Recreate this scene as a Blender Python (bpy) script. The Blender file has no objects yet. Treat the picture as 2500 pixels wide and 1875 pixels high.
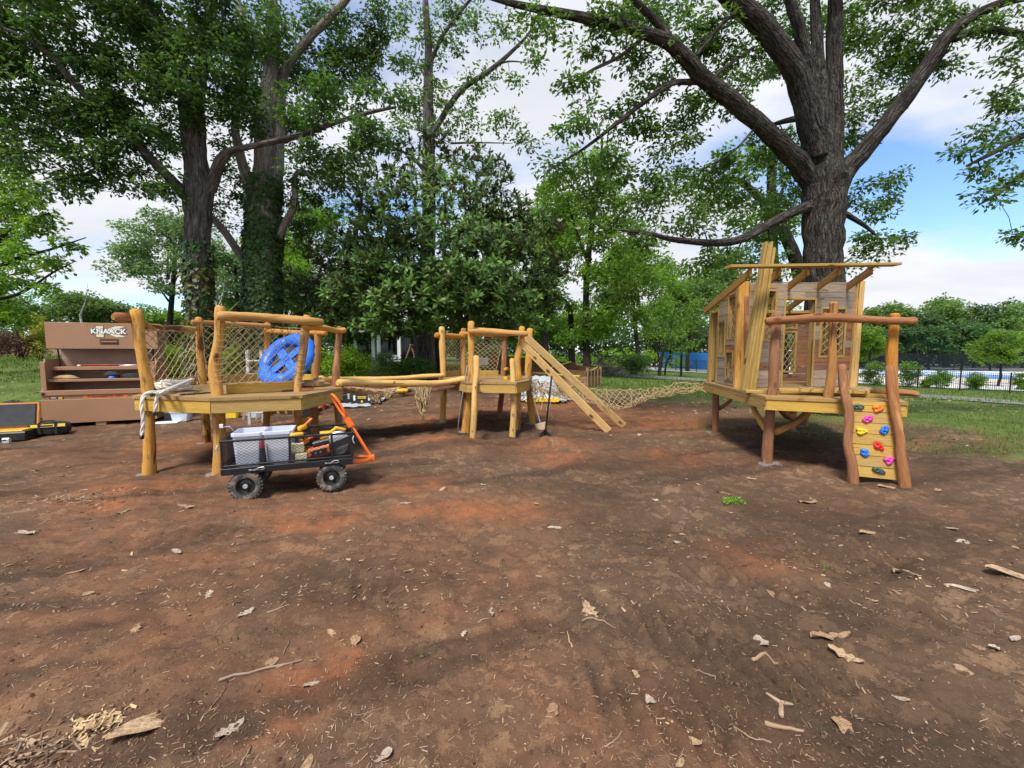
import bpy, math, random
import numpy as np
from mathutils import Vector, Matrix

# ------------------------------------------------------------------ camera, sky, sun, exposure
SC = bpy.context.scene
COL = SC.collection
CAM_H, PITCH, FPX = 1.5, math.radians(4.38), 1012.0      # eye height, tilt down, focal length in px of a 2500 px wide frame
cam_d = bpy.data.cameras.new('camera')
cam_d.sensor_width = 36.0
cam_d.lens = 36.0 * FPX / 2500.0
cam_d.clip_start = 0.05
cam_d.clip_end = 2000
cam = bpy.data.objects.new('camera', cam_d)
COL.objects.link(cam)
cam.location = (0, 0, CAM_H)
cam.rotation_euler = (math.pi / 2 - PITCH, 0, 0)
SC.camera = cam

SUN_EL, SUN_AZ = math.radians(57), math.radians(205)      # azimuth clockwise from +Y (view direction)
sun_d = bpy.data.lights.new('sun', 'SUN')
sun_d.energy = 2.0
sun_d.angle = math.radians(16)
sun_d.color = (1.0, 0.95, 0.88)
sun = bpy.data.objects.new('sun', sun_d)
COL.objects.link(sun)
sv = Vector((math.sin(SUN_AZ) * math.cos(SUN_EL), math.cos(SUN_AZ) * math.cos(SUN_EL), math.sin(SUN_EL)))
sun.rotation_euler = sv.to_track_quat('Z', 'Y').to_euler()
sun.location = sv * 40

SC.view_settings.view_transform = 'Standard'
SC.view_settings.look = 'None'
SC.view_settings.gamma = 1.0
SC.view_settings.exposure = 1.3
SC.cycles.max_bounces = 6
SC.cycles.diffuse_bounces = 3
SC.cycles.transparent_max_bounces = 6
SC.cycles.use_adaptive_sampling = True
SC.cycles.adaptive_threshold = 0.02
SC.cycles.use_denoising = True

W = bpy.data.worlds.new('World')
SC.world = W
W.use_nodes = True
wn, wl = W.node_tree.nodes, W.node_tree.links
wn.clear()
w_out = wn.new('ShaderNodeOutputWorld')
w_bg = wn.new('ShaderNodeBackground')
w_sky = wn.new('ShaderNodeTexSky')
w_sky.sky_type = 'NISHITA'
w_sky.sun_disc = False
w_sky.sun_elevation = SUN_EL
w_sky.sun_rotation = SUN_AZ
w_sky.air_density = 1.0
w_sky.dust_density = 0.0
w_sky.ozone_density = 3.0
w_bg.inputs['Strength'].default_value = 0.1
w_tc = wn.new('ShaderNodeTexCoord')
w_sep = wn.new('ShaderNodeSeparateXYZ')
wl.new(w_tc.outputs['Generated'], w_sep.inputs[0])
def wmath(op, a, b=None):
    n = wn.new('ShaderNodeMath'); n.operation = op
    for i, v in enumerate((a, b)):
        if v is None: continue
        if isinstance(v, (int, float)): n.inputs[i].default_value = v
        else: wl.new(v, n.inputs[i])
    return n.outputs[0]
zz = wmath('ADD', wmath('MAXIMUM', w_sep.outputs[2], 0.0), 0.16)
w_cmb = wn.new('ShaderNodeCombineXYZ')
wl.new(wmath('DIVIDE', w_sep.outputs[0], zz), w_cmb.inputs[0])
wl.new(wmath('DIVIDE', w_sep.outputs[1], zz), w_cmb.inputs[1])
w_map = wn.new('ShaderNodeMapping')
w_map.inputs['Location'].default_value = (113.85, 65.75, 31.9)
w_map.inputs['Scale'].default_value = (0.55, 0.8, 1)
wl.new(w_cmb.outputs[0], w_map.inputs['Vector'])
w_n1 = wn.new('ShaderNodeTexNoise')
w_n1.inputs['Scale'].default_value = 0.9
w_n1.inputs['Detail'].default_value = 8
w_n1.inputs['Roughness'].default_value = 0.52
wl.new(w_map.outputs[0], w_n1.inputs['Vector'])
w_r = wn.new('ShaderNodeValToRGB')
w_r.color_ramp.elements[0].position = 0.38
w_r.color_ramp.elements[1].position = 0.49
wl.new(w_n1.outputs['Fac'], w_r.inputs[0])
w_n2 = wn.new('ShaderNodeTexNoise')
w_n2.inputs['Scale'].default_value = 2.2
w_n2.inputs['Detail'].default_value = 6
wl.new(w_map.outputs[0], w_n2.inputs['Vector'])
w_r2 = wn.new('ShaderNodeValToRGB')
w_r2.color_ramp.elements[0].color = (3.25, 3.36, 3.62, 1)
w_r2.color_ramp.elements[1].color = (3.95, 4.02, 4.2, 1)
w_r2.color_ramp.elements[0].position = 0.35
w_r2.color_ramp.elements[1].position = 0.65
wl.new(w_n2.outputs['Fac'], w_r2.inputs[0])
w_skc = wn.new('ShaderNodeMix'); w_skc.data_type = 'RGBA'; w_skc.blend_type = 'MULTIPLY'
w_skc.inputs[0].default_value = 1.0
w_skc.inputs[7].default_value = (0.82, 0.91, 1.0, 1)
wl.new(w_sky.outputs[0], w_skc.inputs[6])
w_mix = wn.new('ShaderNodeMix'); w_mix.data_type = 'RGBA'
wl.new(w_r.outputs[0], w_mix.inputs[0])
wl.new(w_skc.outputs[2], w_mix.inputs[6])
wl.new(w_r2.outputs[0], w_mix.inputs[7])
wl.new(w_mix.outputs[2], w_bg.inputs['Color'])
wl.new(w_bg.outputs[0], w_out.inputs['Surface'])

# ------------------------------------------------------------------ measuring helpers (photo px of a 2500x1875 frame -> metres)
CP, SP = math.cos(PITCH), math.sin(PITCH)
def ray(px, py):
    x = (px - 1250.0) / FPX; v = (937.5 - py) / FPX
    return Vector((x, CP + v * SP, v * CP - SP))
def at(px, py, Y):
    d = ray(px, py); t = Y / d.y
    return Vector((d.x * t, Y, CAM_H + d.z * t))
def on(px, py, z):
    d = ray(px, py); t = (z - CAM_H) / d.z
    return Vector((d.x * t, d.y * t, z))
def sstep(a, b, x):
    t = min(1.0, max(0.0, (x - a) / (b - a))); return t * t * (3 - 2 * t)
GBX = [-60, -20, -2, 3, 10, 19, 24, 32, 60]
GBZ = [1.2, 1.0, 0.75, 0.25, -0.05, -0.6, -0.8, -1.15, -1.6]
def gz(x, y):
    return sstep(8, 20, y) * float(np.interp(x, GBX, GBZ))
def gnd(px, py):
    d = ray(px, py); t = 0.5
    while t < 300:
        p = Vector((d.x * t, d.y * t, CAM_H + d.z * t))
        if p.z <= gz(p.x, p.y): break
        t *= 1.004
    p.z = gz(p.x, p.y)
    return p

# ------------------------------------------------------------------ numpy noise
def _hash(ix, iy, seed):
    h = (ix.astype(np.int64) * 374761393 + iy.astype(np.int64) * 668265263 + seed * 1442695041) & 0xFFFFFFFF
    h = ((h ^ (h >> 13)) * 1274126177) & 0xFFFFFFFF
    return ((h ^ (h >> 16)) & 0xFFFF) / 65535.0
def vnoise(x, y, seed=0):
    ix, iy = np.floor(x), np.floor(y)
    fx, fy = x - ix, y - iy
    fx = fx * fx * (3 - 2 * fx); fy = fy * fy * (3 - 2 * fy)
    ix = ix.astype(np.int64); iy = iy.astype(np.int64)
    a = _hash(ix, iy, seed); b = _hash(ix + 1, iy, seed); c = _hash(ix, iy + 1, seed); d = _hash(ix + 1, iy + 1, seed)
    return (a * (1 - fx) + b * fx) * (1 - fy) + (c * (1 - fx) + d * fx) * fy - 0.5
def fbm(x, y, seed=0, o=4, g=0.5):
    r = np.zeros_like(x); a = 1.0; f = 1.0
    for i in range(o):
        r += a * vnoise(x * f + i * 17.3, y * f - i * 9.1, seed + i); a *= g; f *= 2.03
    return r

# ------------------------------------------------------------------ object helpers
def put(o, parent=None, base=None):
    COL.objects.link(o)
    if parent is not None: o.parent = parent
    return o
def tag(o, label=None, cat=None, group=None, kind=None):
    if label: o['label'] = label
    if cat: o['category'] = cat
    if group: o['group'] = group
    if kind: o['kind'] = kind
    return o
def thing(name, label, cat, loc=(0, 0, 0), group=None):
    o = bpy.data.objects.new(name, None)
    o.empty_display_size = 0.2
    COL.objects.link(o)
    o.location = Vector(loc)
    tag(o, label, cat, group)
    return o
def base_of(parent):
    v = Vector((0, 0, 0)); p = parent
    while p is not None:
        v += p.location; p = p.parent
    return v

def finish(me, name, mat, parent, origin, smooth):
    if smooth:
        me.polygons.foreach_set('use_smooth', np.ones(len(me.polygons), dtype=bool))
    me.materials.append(mat)
    o = bpy.data.objects.new(name, me)
    COL.objects.link(o)
    if parent is not None: o.parent = parent
    elif origin is not None: o.location = origin
    return o

def np_obj(name, V, F, mat, parent=None, origin=None, smooth=False, locs=None):
    """mesh from numpy: V (n,3) world coordinates, F (m,k) of one face size"""
    b = base_of(parent) if parent is not None else Vector(origin or (0, 0, 0))
    V = np.asarray(V, dtype=np.float32) - np.array(b, dtype=np.float32)
    F = np.asarray(F, dtype=np.int32)
    me = bpy.data.meshes.new(name)
    me.vertices.add(len(V)); me.vertices.foreach_set('co', V.ravel())
    k = F.shape[1]
    me.loops.add(F.size); me.loops.foreach_set('vertex_index', F.ravel())
    me.polygons.add(len(F))
    me.polygons.foreach_set('loop_start', np.arange(0, F.size, k, dtype=np.int32))
    me.polygons.foreach_set('loop_total', np.full(len(F), k, dtype=np.int32))
    me.update(calc_edges=True)
    if locs is not None:
        a = me.attributes.new('loc', 'FLOAT_VECTOR', 'POINT')
        a.data.foreach_set('vector', np.asarray(locs, dtype=np.float32).ravel())
    return finish(me, name, mat, parent, origin, smooth)

RNG = random.Random(7)
class M:
    """collects shapes, build() links them as one mesh object"""
    def __init__(s, frame=None):
        s.v, s.f, s.l = [], [], []
        s.frame = frame
    def add(s, verts, faces, locs=None):
        n = len(s.v)
        if s.frame is not None:
            verts = [s.frame @ Vector(q) for q in verts]
        s.v.extend([tuple(q) for q in verts])
        s.f.extend([tuple(i + n for i in f) for f in faces])
        s.l.extend(locs if locs is not None else [tuple(q) for q in verts])
        return s
    def tube(s, pts, rad, n=8, caps=True, bump=0.0, seed=None, end=0.5, twist=0.0):
        pts = [Vector(p) for p in pts]
        if isinstance(rad, (int, float)): rad = [rad] * len(pts)
        rng = random.Random(seed if seed is not None else RNG.random())
        rings = []
        # rounded ends
        if caps and end > 0:
            d0 = (pts[0] - pts[1]).normalized(); d1 = (pts[-1] - pts[-2]).normalized()
            e0, e1 = rad[0] * end, rad[-1] * end
            pts = [pts[0] + d0 * e0] + pts + [pts[-1] + d1 * e1]
            rad = [rad[0] * 0.62] + list(rad) + [rad[-1] * 0.62]
        t = (pts[1] - pts[0]).normalized()
        u = t.orthogonal().normalized()
        verts, faces, locs = [], [], []
        off = (rng.uniform(0, 50), rng.uniform(0, 50), rng.uniform(0, 50))
        ph = [rng.uniform(0, 6.28) for _ in range(4)]
        L = 0.0
        for i, p in enumerate(pts):
            if i > 0: L += (pts[i] - pts[i - 1]).length
            if 0 < i < len(pts) - 1: tn = (pts[i + 1] - pts[i - 1])
            elif i == 0: tn = pts[1] - pts[0]
            else: tn = pts[-1] - pts[-2]
            if tn.length < 1e-9: tn = t
            tn = tn.normalized()
            u = (u - tn * u.dot(tn))
            u = u.normalized() if u.length > 1e-6 else tn.orthogonal().normalized()
            w = tn.cross(u)
            for k in range(n):
                a = 2 * math.pi * k / n + twist * i
                r = rad[i]
                if bump:
                    r *= 1 + bump * (math.sin(2 * a + ph[0] + L * 2.1) * .4 + math.sin(3 * a + ph[1] - L * 5.3) * .3 + math.sin(a + ph[2] + L * 9.0) * .3 + rng.uniform(-.25, .25))
                q = p + (u * math.cos(a) + w * math.sin(a)) * r
                verts.append(q)
                locs.append((off[0] + math.cos(a) * rad[i], off[1] + math.sin(a) * rad[i], off[2] + L))
        for i in range(len(pts) - 1):
            for k in range(n):
                k2 = (k + 1) % n
                faces.append((i * n + k, i * n + k2, (i + 1) * n + k2, (i + 1) * n + k))
        if caps:
            faces.append(tuple(range(n - 1, -1, -1)))
            faces.append(tuple((len(pts) - 1) * n + k for k in range(n)))
        return s.add(verts, faces, locs)
    def board(s, p0, p1, w, t, up=(0, 0, 1), ch=0.004, seed=None):
        """board from p0 to p1; t is its thickness along 'up', w its width across"""
        p0, p1 = Vector(p0), Vector(p1)
        d = (p1 - p0); L = d.length; d.normalize()
        up = Vector(up); up = (up - d * up.dot(d)).normalized()
        sd = d.cross(up)
        ch = min(ch, w * .3, t * .3)
        a, b = w / 2, t / 2
        prof = [(-a + ch, -b), (a - ch, -b), (a, -b + ch), (a, b - ch), (a - ch, b), (-a + ch, b), (-a, b - ch), (-a, -b + ch)]
        rng = random.Random(seed if seed is not None else RNG.random())
        off = (rng.uniform(0, 50), rng.uniform(0, 50), rng.uniform(0, 50))
        V, Lc = [], []
        for e, pp in ((0, p0), (L, p1)):
            for x, y in prof:
                V.append(pp + sd * x + up * y); Lc.append((off[0] + x, off[1] + y, off[2] + e))
        F = [(i, (i + 1) % 8, 8 + (i + 1) % 8, 8 + i) for i in range(8)]
        F += [tuple(range(7, -1, -1)), tuple(range(8, 16))]
        return s.add(V, F, Lc)
    def box(s, c, size, rz=0.0, ch=0.004):
        c = Vector(c); d = Vector((math.cos(rz), math.sin(rz), 0)) * size[0] / 2
        return s.board(c - d, c + d, size[1], size[2], (0, 0, 1), ch)
    def prism(s, poly, z0, z1, axis=None, ax=(0, 1)):
        """poly of (x,y), extruded in z; grain along axis"""
        n = len(poly)
        off = (RNG.uniform(0, 50), RNG.uniform(0, 50), RNG.uniform(0, 50))
        V = [Vector((x, y, z0)) for x, y in poly] + [Vector((x, y, z1)) for x, y in poly]
        A = Vector((axis[0], axis[1], 0)).normalized() if axis is not None else Vector((1, 0, 0))
        B = Vector((-A.y, A.x, 0))
        Lc = [(off[0] + v.dot(B) % 7, off[1] + v.z, off[2] + v.dot(A)) for v in V]
        F = [tuple(range(n - 1, -1, -1)), tuple(range(n, 2 * n))] + [(i, (i + 1) % n, n + (i + 1) % n, n + i) for i in range(n)]
        return s.add(V, F, Lc)
    def slab(s, c4, nrm, t):
        """four corners (counter-clockwise seen from nrm) thickened by t behind"""
        nrm = Vector(nrm).normalized()
        c4 = [Vector(c) for c in c4]
        V = [c for c in c4] + [c - nrm * t for c in c4]
        d = (c4[1] - c4[0]).normalized(); e = nrm.cross(d)
        off = (RNG.uniform(0, 50), RNG.uniform(0, 50), RNG.uniform(0, 50))
        Lc = [(off[0] + (v - c4[0]).dot(e), off[1] + (v - c4[0]).dot(nrm), off[2] + (v - c4[0]).dot(d)) for v in V]
        F = [(0, 1, 2, 3), (7, 6, 5, 4)] + [(i, i + 4, (i + 1) % 4 + 4, (i + 1) % 4) for i in range(4)]
        return s.add(V, F, Lc)
    def lathe(s, prof, c, axis, n=20):
        """prof of (radius, offset along axis)"""
        c = Vector(c); ax = Vector(axis).normalized(); u = ax.orthogonal().normalized(); w = ax.cross(u)
        V = []
        for r, h in prof:
            for k in range(n):
                a = 2 * math.pi * k / n
                V.append(c + ax * h + (u * math.cos(a) + w * math.sin(a)) * r)
        F = []
        for i in range(len(prof) - 1):
            for k in range(n):
                k2 = (k + 1) % n
                F.append((i * n + k, i * n + k2, (i + 1) * n + k2, (i + 1) * n + k))
        return s.add(V, F)
    def disc(s, c, axis, r, n=16):
        c = Vector(c); ax = Vector(axis).normalized(); u = ax.orthogonal().normalized(); w = ax.cross(u)
        return s.add([c + (u * math.cos(6.2832 * k / n) + w * math.sin(6.2832 * k / n)) * r for k in range(n)], [tuple(range(n))])
    def blob(s, c, r, n=8, m=6, jit=0.0, seed=0, rot=None):
        """uneven ellipsoid"""
        rng = random.Random(seed); c = Vector(c)
        V = []
        for i in range(m + 1):
            th = math.pi * i / m
            for k in range(n):
                ph = 2 * math.pi * k / n
                j = 1 + rng.uniform(-jit, jit)
                q = Vector((r[0] * math.sin(th) * math.cos(ph) * j, r[1] * math.sin(th) * math.sin(ph) * j, r[2] * math.cos(th) * j))
                if rot is not None: q = rot @ q
                V.append(c + q)
        F = []
        for i in range(m):
            for k in range(n):
                k2 = (k + 1) % n
                F.append((i * n + k, (i + 1) * n + k, (i + 1) * n + k2, i * n + k2))
        return s.add(V, F)
    def build(s, name, mat, parent=None, origin=None, smooth=False):
        b = base_of(parent) if parent is not None else Vector(origin or (0, 0, 0))
        me = bpy.data.meshes.new(name)
        me.from_pydata([(x - b.x, y - b.y, z - b.z) for x, y, z in s.v], [], s.f)
        a = me.attributes.new('loc', 'FLOAT_VECTOR', 'POINT')
        a.data.foreach_set('vector', np.asarray(s.l, dtype=np.float32).ravel())
        me.update()
        o = finish(me, name, mat, parent, origin, smooth)
        if smooth: me.set_sharp_from_angle(angle=math.radians(42))
        return o

def spl(pts, k=4):
    """smooth curve through points (Catmull-Rom); works on Vectors or tuples of any length"""
    P = [np.array(p, dtype=float) for p in pts]
    if len(P) < 3:
        return [P[0] + (P[-1] - P[0]) * i / k for i in range(k + 1)]
    out = []
    for i in range(len(P) - 1):
        a = P[i - 1] if i > 0 else 2 * P[0] - P[1]
        b, c = P[i], P[i + 1]
        d = P[i + 2] if i + 2 < len(P) else 2 * P[-1] - P[-2]
        for j in range(k):
            t = j / k
            out.append(0.5 * ((2 * b) + (-a + c) * t + (2 * a - 5 * b + 4 * c - d) * t * t + (-a + 3 * b - 3 * c + d) * t ** 3))
    out.append(P[-1])
    return out

def log(pts, r, seed=0, n=12, step=0.09, wob=0.012, bump=0.13, mat=None, name='log', parent=None, origin=None, end=0.45):
    """peeled log: uneven round pole through points"""
    rng = random.Random(seed)
    r0, r1 = (r, r) if isinstance(r, (int, float)) else r
    P = spl(pts, 6)
    D = [0.0]
    for a, b in zip(P, P[1:]): D.append(D[-1] + float(np.linalg.norm(b - a)))
    T = D[-1]; m = max(5, int(T / step))
    Q, R = [], []
    ph = [rng.uniform(0, 6) for _ in range(4)]
    for i in range(m + 1):
        s_ = T * i / m
        j = max(0, min(len(D) - 2, int(np.searchsorted(D, s_)) - 1))
        f = (s_ - D[j]) / max(1e-6, D[j + 1] - D[j])
        p = P[j] + (P[j + 1] - P[j]) * f
        p = p + np.array([math.sin(s_ * 3.1 + ph[0]), math.sin(s_ * 2.7 + ph[1]), 0.3 * math.sin(s_ * 4 + ph[2])]) * wob
        Q.append(Vector(p)); R.append((r0 + (r1 - r0) * i / m) * (1 + .06 * math.sin(s_ * 6 + ph[3]) + rng.uniform(-.03, .03)))
    mb = M(); mb.tube(Q, R, n=n, bump=bump, seed=seed, end=end)
    # a few knot stubs
    return mb.build(name, mat, parent, origin, smooth=True)

def clip_poly(poly, nx, ny, c):
    """keep the side nx*x+ny*y <= c"""
    out = []
    for i in range(len(poly)):
        a, b = poly[i], poly[(i + 1) % len(poly)]
        da, db = nx * a[0] + ny * a[1] - c, nx * b[0] + ny * b[1] - c
        if da <= 0: out.append(a)
        if (da < 0) != (db < 0):
            t = da / (da - db); out.append((a[0] + (b[0] - a[0]) * t, a[1] + (b[1] - a[1]) * t))
    return out
def deck_boards(poly, d, z, parent, mat, w=0.138, gap=0.006, t=0.036):
    d = Vector((d[0], d[1])).normalized(); nrm = Vector((-d.y, d.x))
    vals = [nrm.x * x + nrm.y * y for x, y in poly]
    c = min(vals)
    while c < max(vals):
        q = clip_poly(clip_poly(poly, nrm.x, nrm.y, c + w), -nrm.x, -nrm.y, -c)
        if len(q) >= 3:
            m = M(); m.prism(q, z - t, z + RNG.uniform(-.0015, .0015), (d.x, d.y)); m.build('deck_board', mat, parent)
        c += w + gap
def off_poly(poly, d):
    """shrink a convex polygon about its centre by about d metres"""
    cx = sum(p[0] for p in poly) / len(poly); cy = sum(p[1] for p in poly) / len(poly)
    out = []
    for x, y in poly:
        l = math.hypot(x - cx, y - cy); out.append((cx + (x - cx) * (l - d) / l, cy + (y - cy) * (l - d) / l))
    return out

def net(c00, c10, c11, c01, nu, nv, r, mat, parent=None, name='rope_net', sag=0.0, jit=0.006, seed=0, border=True, fold=0.0, sides=4, origin=None, warp=None):
    """diamond rope mesh on a four-cornered patch"""
    rng = random.Random(seed)
    c00, c10, c11, c01 = [Vector(c) for c in (c00, c10, c11, c01)]
    J = {}
    nrm = (c10 - c00).cross(c01 - c00).normalized()
    def P(i, j):
        if (i, j) not in J:
            u, v = i / (2 * nu), j / (2 * nv)
            p = (c00 * (1 - u) + c10 * u) * (1 - v) + (c01 * (1 - u) + c11 * u) * v
            e = math.sin(math.pi * u) * math.sin(math.pi * v)
            p = p + Vector((rng.uniform(-jit, jit), rng.uniform(-jit, jit), rng.uniform(-jit, jit) - sag * e)) + nrm * (rng.uniform(-fold, fold) * (0.4 + e))
            if warp is not None: p = warp(p, u, v, rng)
            J[(i, j)] = p
        return J[(i, j)]
    mb = M()
    for s0 in range(-2 * nv, 2 * nu + 1):
        if s0 % 2: continue
        a = [P(s0 + j, j) for j in range(0, 2 * nv + 1) if 0 <= s0 + j <= 2 * nu]
        if len(a) > 1: mb.tube(a, r, n=sides, caps=False)
    for s0 in range(0, 2 * nu + 2 * nv + 1):
        if s0 % 2: continue
        a = [P(s0 - j, j) for j in range(0, 2 * nv + 1) if 0 <= s0 - j <= 2 * nu]
        if len(a) > 1: mb.tube(a, r, n=sides, caps=False)
    if border:
        for a in ([P(i, 0) for i in range(2 * nu + 1)], [P(i, 2 * nv) for i in range(2 * nu + 1)], [P(0, j) for j in range(2 * nv + 1)], [P(2 * nu, j) for j in range(2 * nv + 1)]):
            mb.tube(a, r * 1.25, n=sides, caps=False)
    for (i, j), p in list(J.items())[::1]:
        if (i + j) % 2 == 0 and fold == 0: mb.box(p, (r * 3.2, r * 3.2, r * 3.2), rng.uniform(0, 3))
    return mb.build(name, mat, parent, origin)

def text_obj(txt, size, mat, parent, o, ux, uy, name='lettering', depth=0.002, bold=0.0, xs=1.0):
    """flat lettering, centred at o, running along ux with height along uy"""
    cu = bpy.data.curves.new('lettering', 'FONT')
    cu.body = txt; cu.size = size; cu.align_x = 'CENTER'; cu.align_y = 'CENTER'; cu.extrude = depth; cu.offset = bold; cu.resolution_u = 3
    ob = bpy.data.objects.new('lettering_source', cu); COL.objects.link(ob)
    me = bpy.data.meshes.new_from_object(ob.evaluated_get(bpy.context.evaluated_depsgraph_get()))
    bpy.data.objects.remove(ob); bpy.data.curves.remove(cu)
    ux, uy = Vector(ux).normalized(), Vector(uy).normalized(); uz = ux.cross(uy)
    b = base_of(parent)
    for v in me.vertices:
        v.co = Vector(o) + ux * v.co.x * xs + uy * v.co.y + uz * v.co.z - b
    me.materials.clear(); me.materials.append(mat)
    ob = bpy.data.objects.new(name, me); COL.objects.link(ob); ob.parent = parent
    return ob
# ------------------------------------------------------------------ materials
class NT:
    def __init__(s, name):
        s.m = bpy.data.materials.new(name); s.m.use_nodes = True
        s.n, s.k = s.m.node_tree.nodes, s.m.node_tree.links
        s.n.clear()
        s.out = s.n.new('ShaderNodeOutputMaterial')
    def node(s, t, **kw):
        n = s.n.new(t)
        for a, v in kw.items(): setattr(n, a, v)
        return n
    def link(s, a, b): s.k.new(a, b)
    def setin(s, n, i, v):
        if hasattr(v, 'node'): s.k.new(v, n.inputs[i])
        elif isinstance(v, (tuple, list)) and len(v) == 3 and n.inputs[i].type == 'RGBA': n.inputs[i].default_value = (*v, 1)
        else: n.inputs[i].default_value = v
    def attr(s, name='loc'): return s.node('ShaderNodeAttribute', attribute_name=name).outputs['Vector']
    def mapping(s, vec, scale, loc=(0, 0, 0)):
        n = s.node('ShaderNodeMapping'); s.link(vec, n.inputs['Vector'])
        n.inputs['Scale'].default_value = scale; n.inputs['Location'].default_value = loc
        return n.outputs[0]
    def noise(s, vec, scale, detail=4, rough=0.55, dist=0.0):
        n = s.node('ShaderNodeTexNoise'); s.link(vec, n.inputs['Vector'])
        n.inputs['Scale'].default_value = scale; n.inputs['Detail'].default_value = detail
        n.inputs['Roughness'].default_value = rough; n.inputs['Distortion'].default_value = dist
        return n.outputs['Fac']
    def ramp(s, fac, a, b, ca=(0, 0, 0), cb=(1, 1, 1)):
        n = s.node('ShaderNodeValToRGB'); s.link(fac, n.inputs[0])
        e = n.color_ramp.elements; e[0].position = a; e[1].position = b
        e[0].color = (*ca, 1); e[1].color = (*cb, 1)
        return n.outputs[0]
    def mix(s, fac, a, b, blend='MIX'):
        n = s.node('ShaderNodeMix', data_type='RGBA', blend_type=blend)
        s.setin(n, 0, fac); s.setin(n, 6, a); s.setin(n, 7, b)
        return n.outputs[2]
    def math(s, op, a, b=0.0):
        n = s.node('ShaderNodeMath', operation=op); s.setin(n, 0, a); s.setin(n, 1, b)
        return n.outputs[0]
    def hsv(s, col, h=0.5, sat=1.0, v=1.0):
        n = s.node('ShaderNodeHueSaturation'); s.setin(n, 'Hue', h); s.setin(n, 'Saturation', sat); s.setin(n, 'Value', v); s.setin(n, 'Color', col)
        return n.outputs[0]
    def rnd(s): return s.node('ShaderNodeObjectInfo').outputs['Random']
    def maprange(s, v, a, b):
        n = s.node('ShaderNodeMapRange'); s.link(v, n.inputs[0]); n.inputs[3].default_value = a; n.inputs[4].default_value = b
        return n.outputs[0]
    def bump(s, h, strength=0.3, dist=0.01):
        n = s.node('ShaderNodeBump'); n.inputs['Strength'].default_value = strength; n.inputs['Distance'].default_value = dist
        s.link(h, n.inputs['Height']); return n.outputs[0]
    def bsdf(s, col, rough=0.6, metal=0.0, normal=None, spec=0.5, **kw):
        p = s.node('ShaderNodeBsdfPrincipled')
        s.setin(p, 'Base Color', col); s.setin(p, 'Roughness', rough); s.setin(p, 'Metallic', metal); s.setin(p, 'Specular IOR Level', spec)
        if normal is not None: s.link(normal, p.inputs['Normal'])
        for k, v in kw.items(): s.setin(p, k, v)
        s.link(p.outputs[0], s.out.inputs[0]); return p

def wood(name, c1, c2, patch=None, amt=0.5, rough=0.8, knots=True, var=0.12, grain=(9, 9, .8), bs=0.45):
    t = NT(name); v = t.attr()
    g = t.noise(t.mapping(v, grain), 3.0, 6, 0.6, 0.6)
    col = t.ramp(g, 0.34, 0.68, c1, c2)
    col = t.mix(t.ramp(t.noise(t.mapping(v, (40, 40, 2.5)), 3, 3), 0.35, 0.6), t.mix(0.34, col, (0.12, 0.05, 0.015)), col)
    col = t.mix(t.math('MULTIPLY', t.ramp(t.noise(t.mapping(v, (3, 3, 1.3)), 1.2, 5, .6), .3, .75), .38), col, c2)
    if patch is not None:
        pm = t.noise(t.mapping(v, (5, 5, 1.1)), 1.6, 5, 0.62, 0.4)
        col = t.mix(t.ramp(pm, amt, amt + 0.09), col, patch)
    if knots:
        vo = t.node('ShaderNodeTexVoronoi'); t.link(t.mapping(v, (4.2, 4.2, 2.2)), vo.inputs['Vector']); vo.inputs['Scale'].default_value = 1.0
        col = t.mix(t.ramp(vo.outputs['Distance'], 0.07, 0.16, (1, 1, 1), (0, 0, 0)), col, (0.13, 0.05, 0.02))
    ck = t.ramp(t.noise(t.mapping(v, (26, 26, .55)), 1.7, 4, .5, .3), 0.662, 0.685)
    col = t.mix(t.math('MULTIPLY', ck, 0.8), col, (0.07, 0.03, 0.012))
    r = t.rnd()
    col = t.hsv(col, 0.5, t.maprange(r, 1 - var * .6, 1 + var * .4), t.maprange(r, 1 - var, 1 + var))
    nb = t.noise(t.mapping(v, (30, 30, 3)), 3, 5)
    t.bsdf(col, rough, 0, t.bump(nb, bs, 0.008), 0.18)
    return t.m
def plain(name, col, rough=0.5, metal=0.0, var=0.15, dirt=None, spec=0.5, scale=9.0, bs=0.0, dirt_amt=0.56):
    t = NT(name); v = t.node('ShaderNodeTexCoord').outputs['Object']
    n = t.noise(v, scale, 5)
    c = t.mix(t.ramp(n, 0.3, 0.7), [x * (1 - var) for x in col], [min(1, x * (1 + var)) for x in col])
    if dirt is not None:
        c = t.mix(t.ramp(t.noise(v, scale * .7, 6, .65), dirt_amt, dirt_amt + .14), c, dirt)
    t.bsdf(c, rough, metal, t.bump(n, bs, 0.004) if bs else None, spec)
    return t.m
def leafy(name, ca, cb, trans=0.35, rough=0.45, spec=0.35, back=None, clump=0.6, vr=(.72, 1.3)):
    """foliage: every leaf has its own green; light shines through"""
    t = NT(name); g = t.node('ShaderNodeNewGeometry')
    r = g.outputs['Random Per Island']
    col = t.mix(r, ca, cb)
    pn = t.noise(g.outputs['Position'], clump, 3)
    col = t.hsv(col, t.maprange(pn, 0.485, 0.515), 1.0, t.maprange(t.ramp(pn, .3, .7), *vr))
    if back is not None: col = t.mix(g.outputs['Backfacing'], col, back)
    p = t.node('ShaderNodeBsdfPrincipled'); t.setin(p, 'Base Color', col); p.inputs['Roughness'].default_value = rough; p.inputs['Specular IOR Level'].default_value = spec
    tr = t.node('ShaderNodeBsdfTranslucent'); t.setin(tr, 'Color', t.hsv(col, 0.49, 1.1, 1.6))
    mx = t.node('ShaderNodeMixShader'); mx.inputs[0].default_value = trans
    t.link(p.outputs[0], mx.inputs[1]); t.link(tr.outputs[0], mx.inputs[2]); t.link(mx.outputs[0], t.out.inputs[0])
    return t.m
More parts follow.
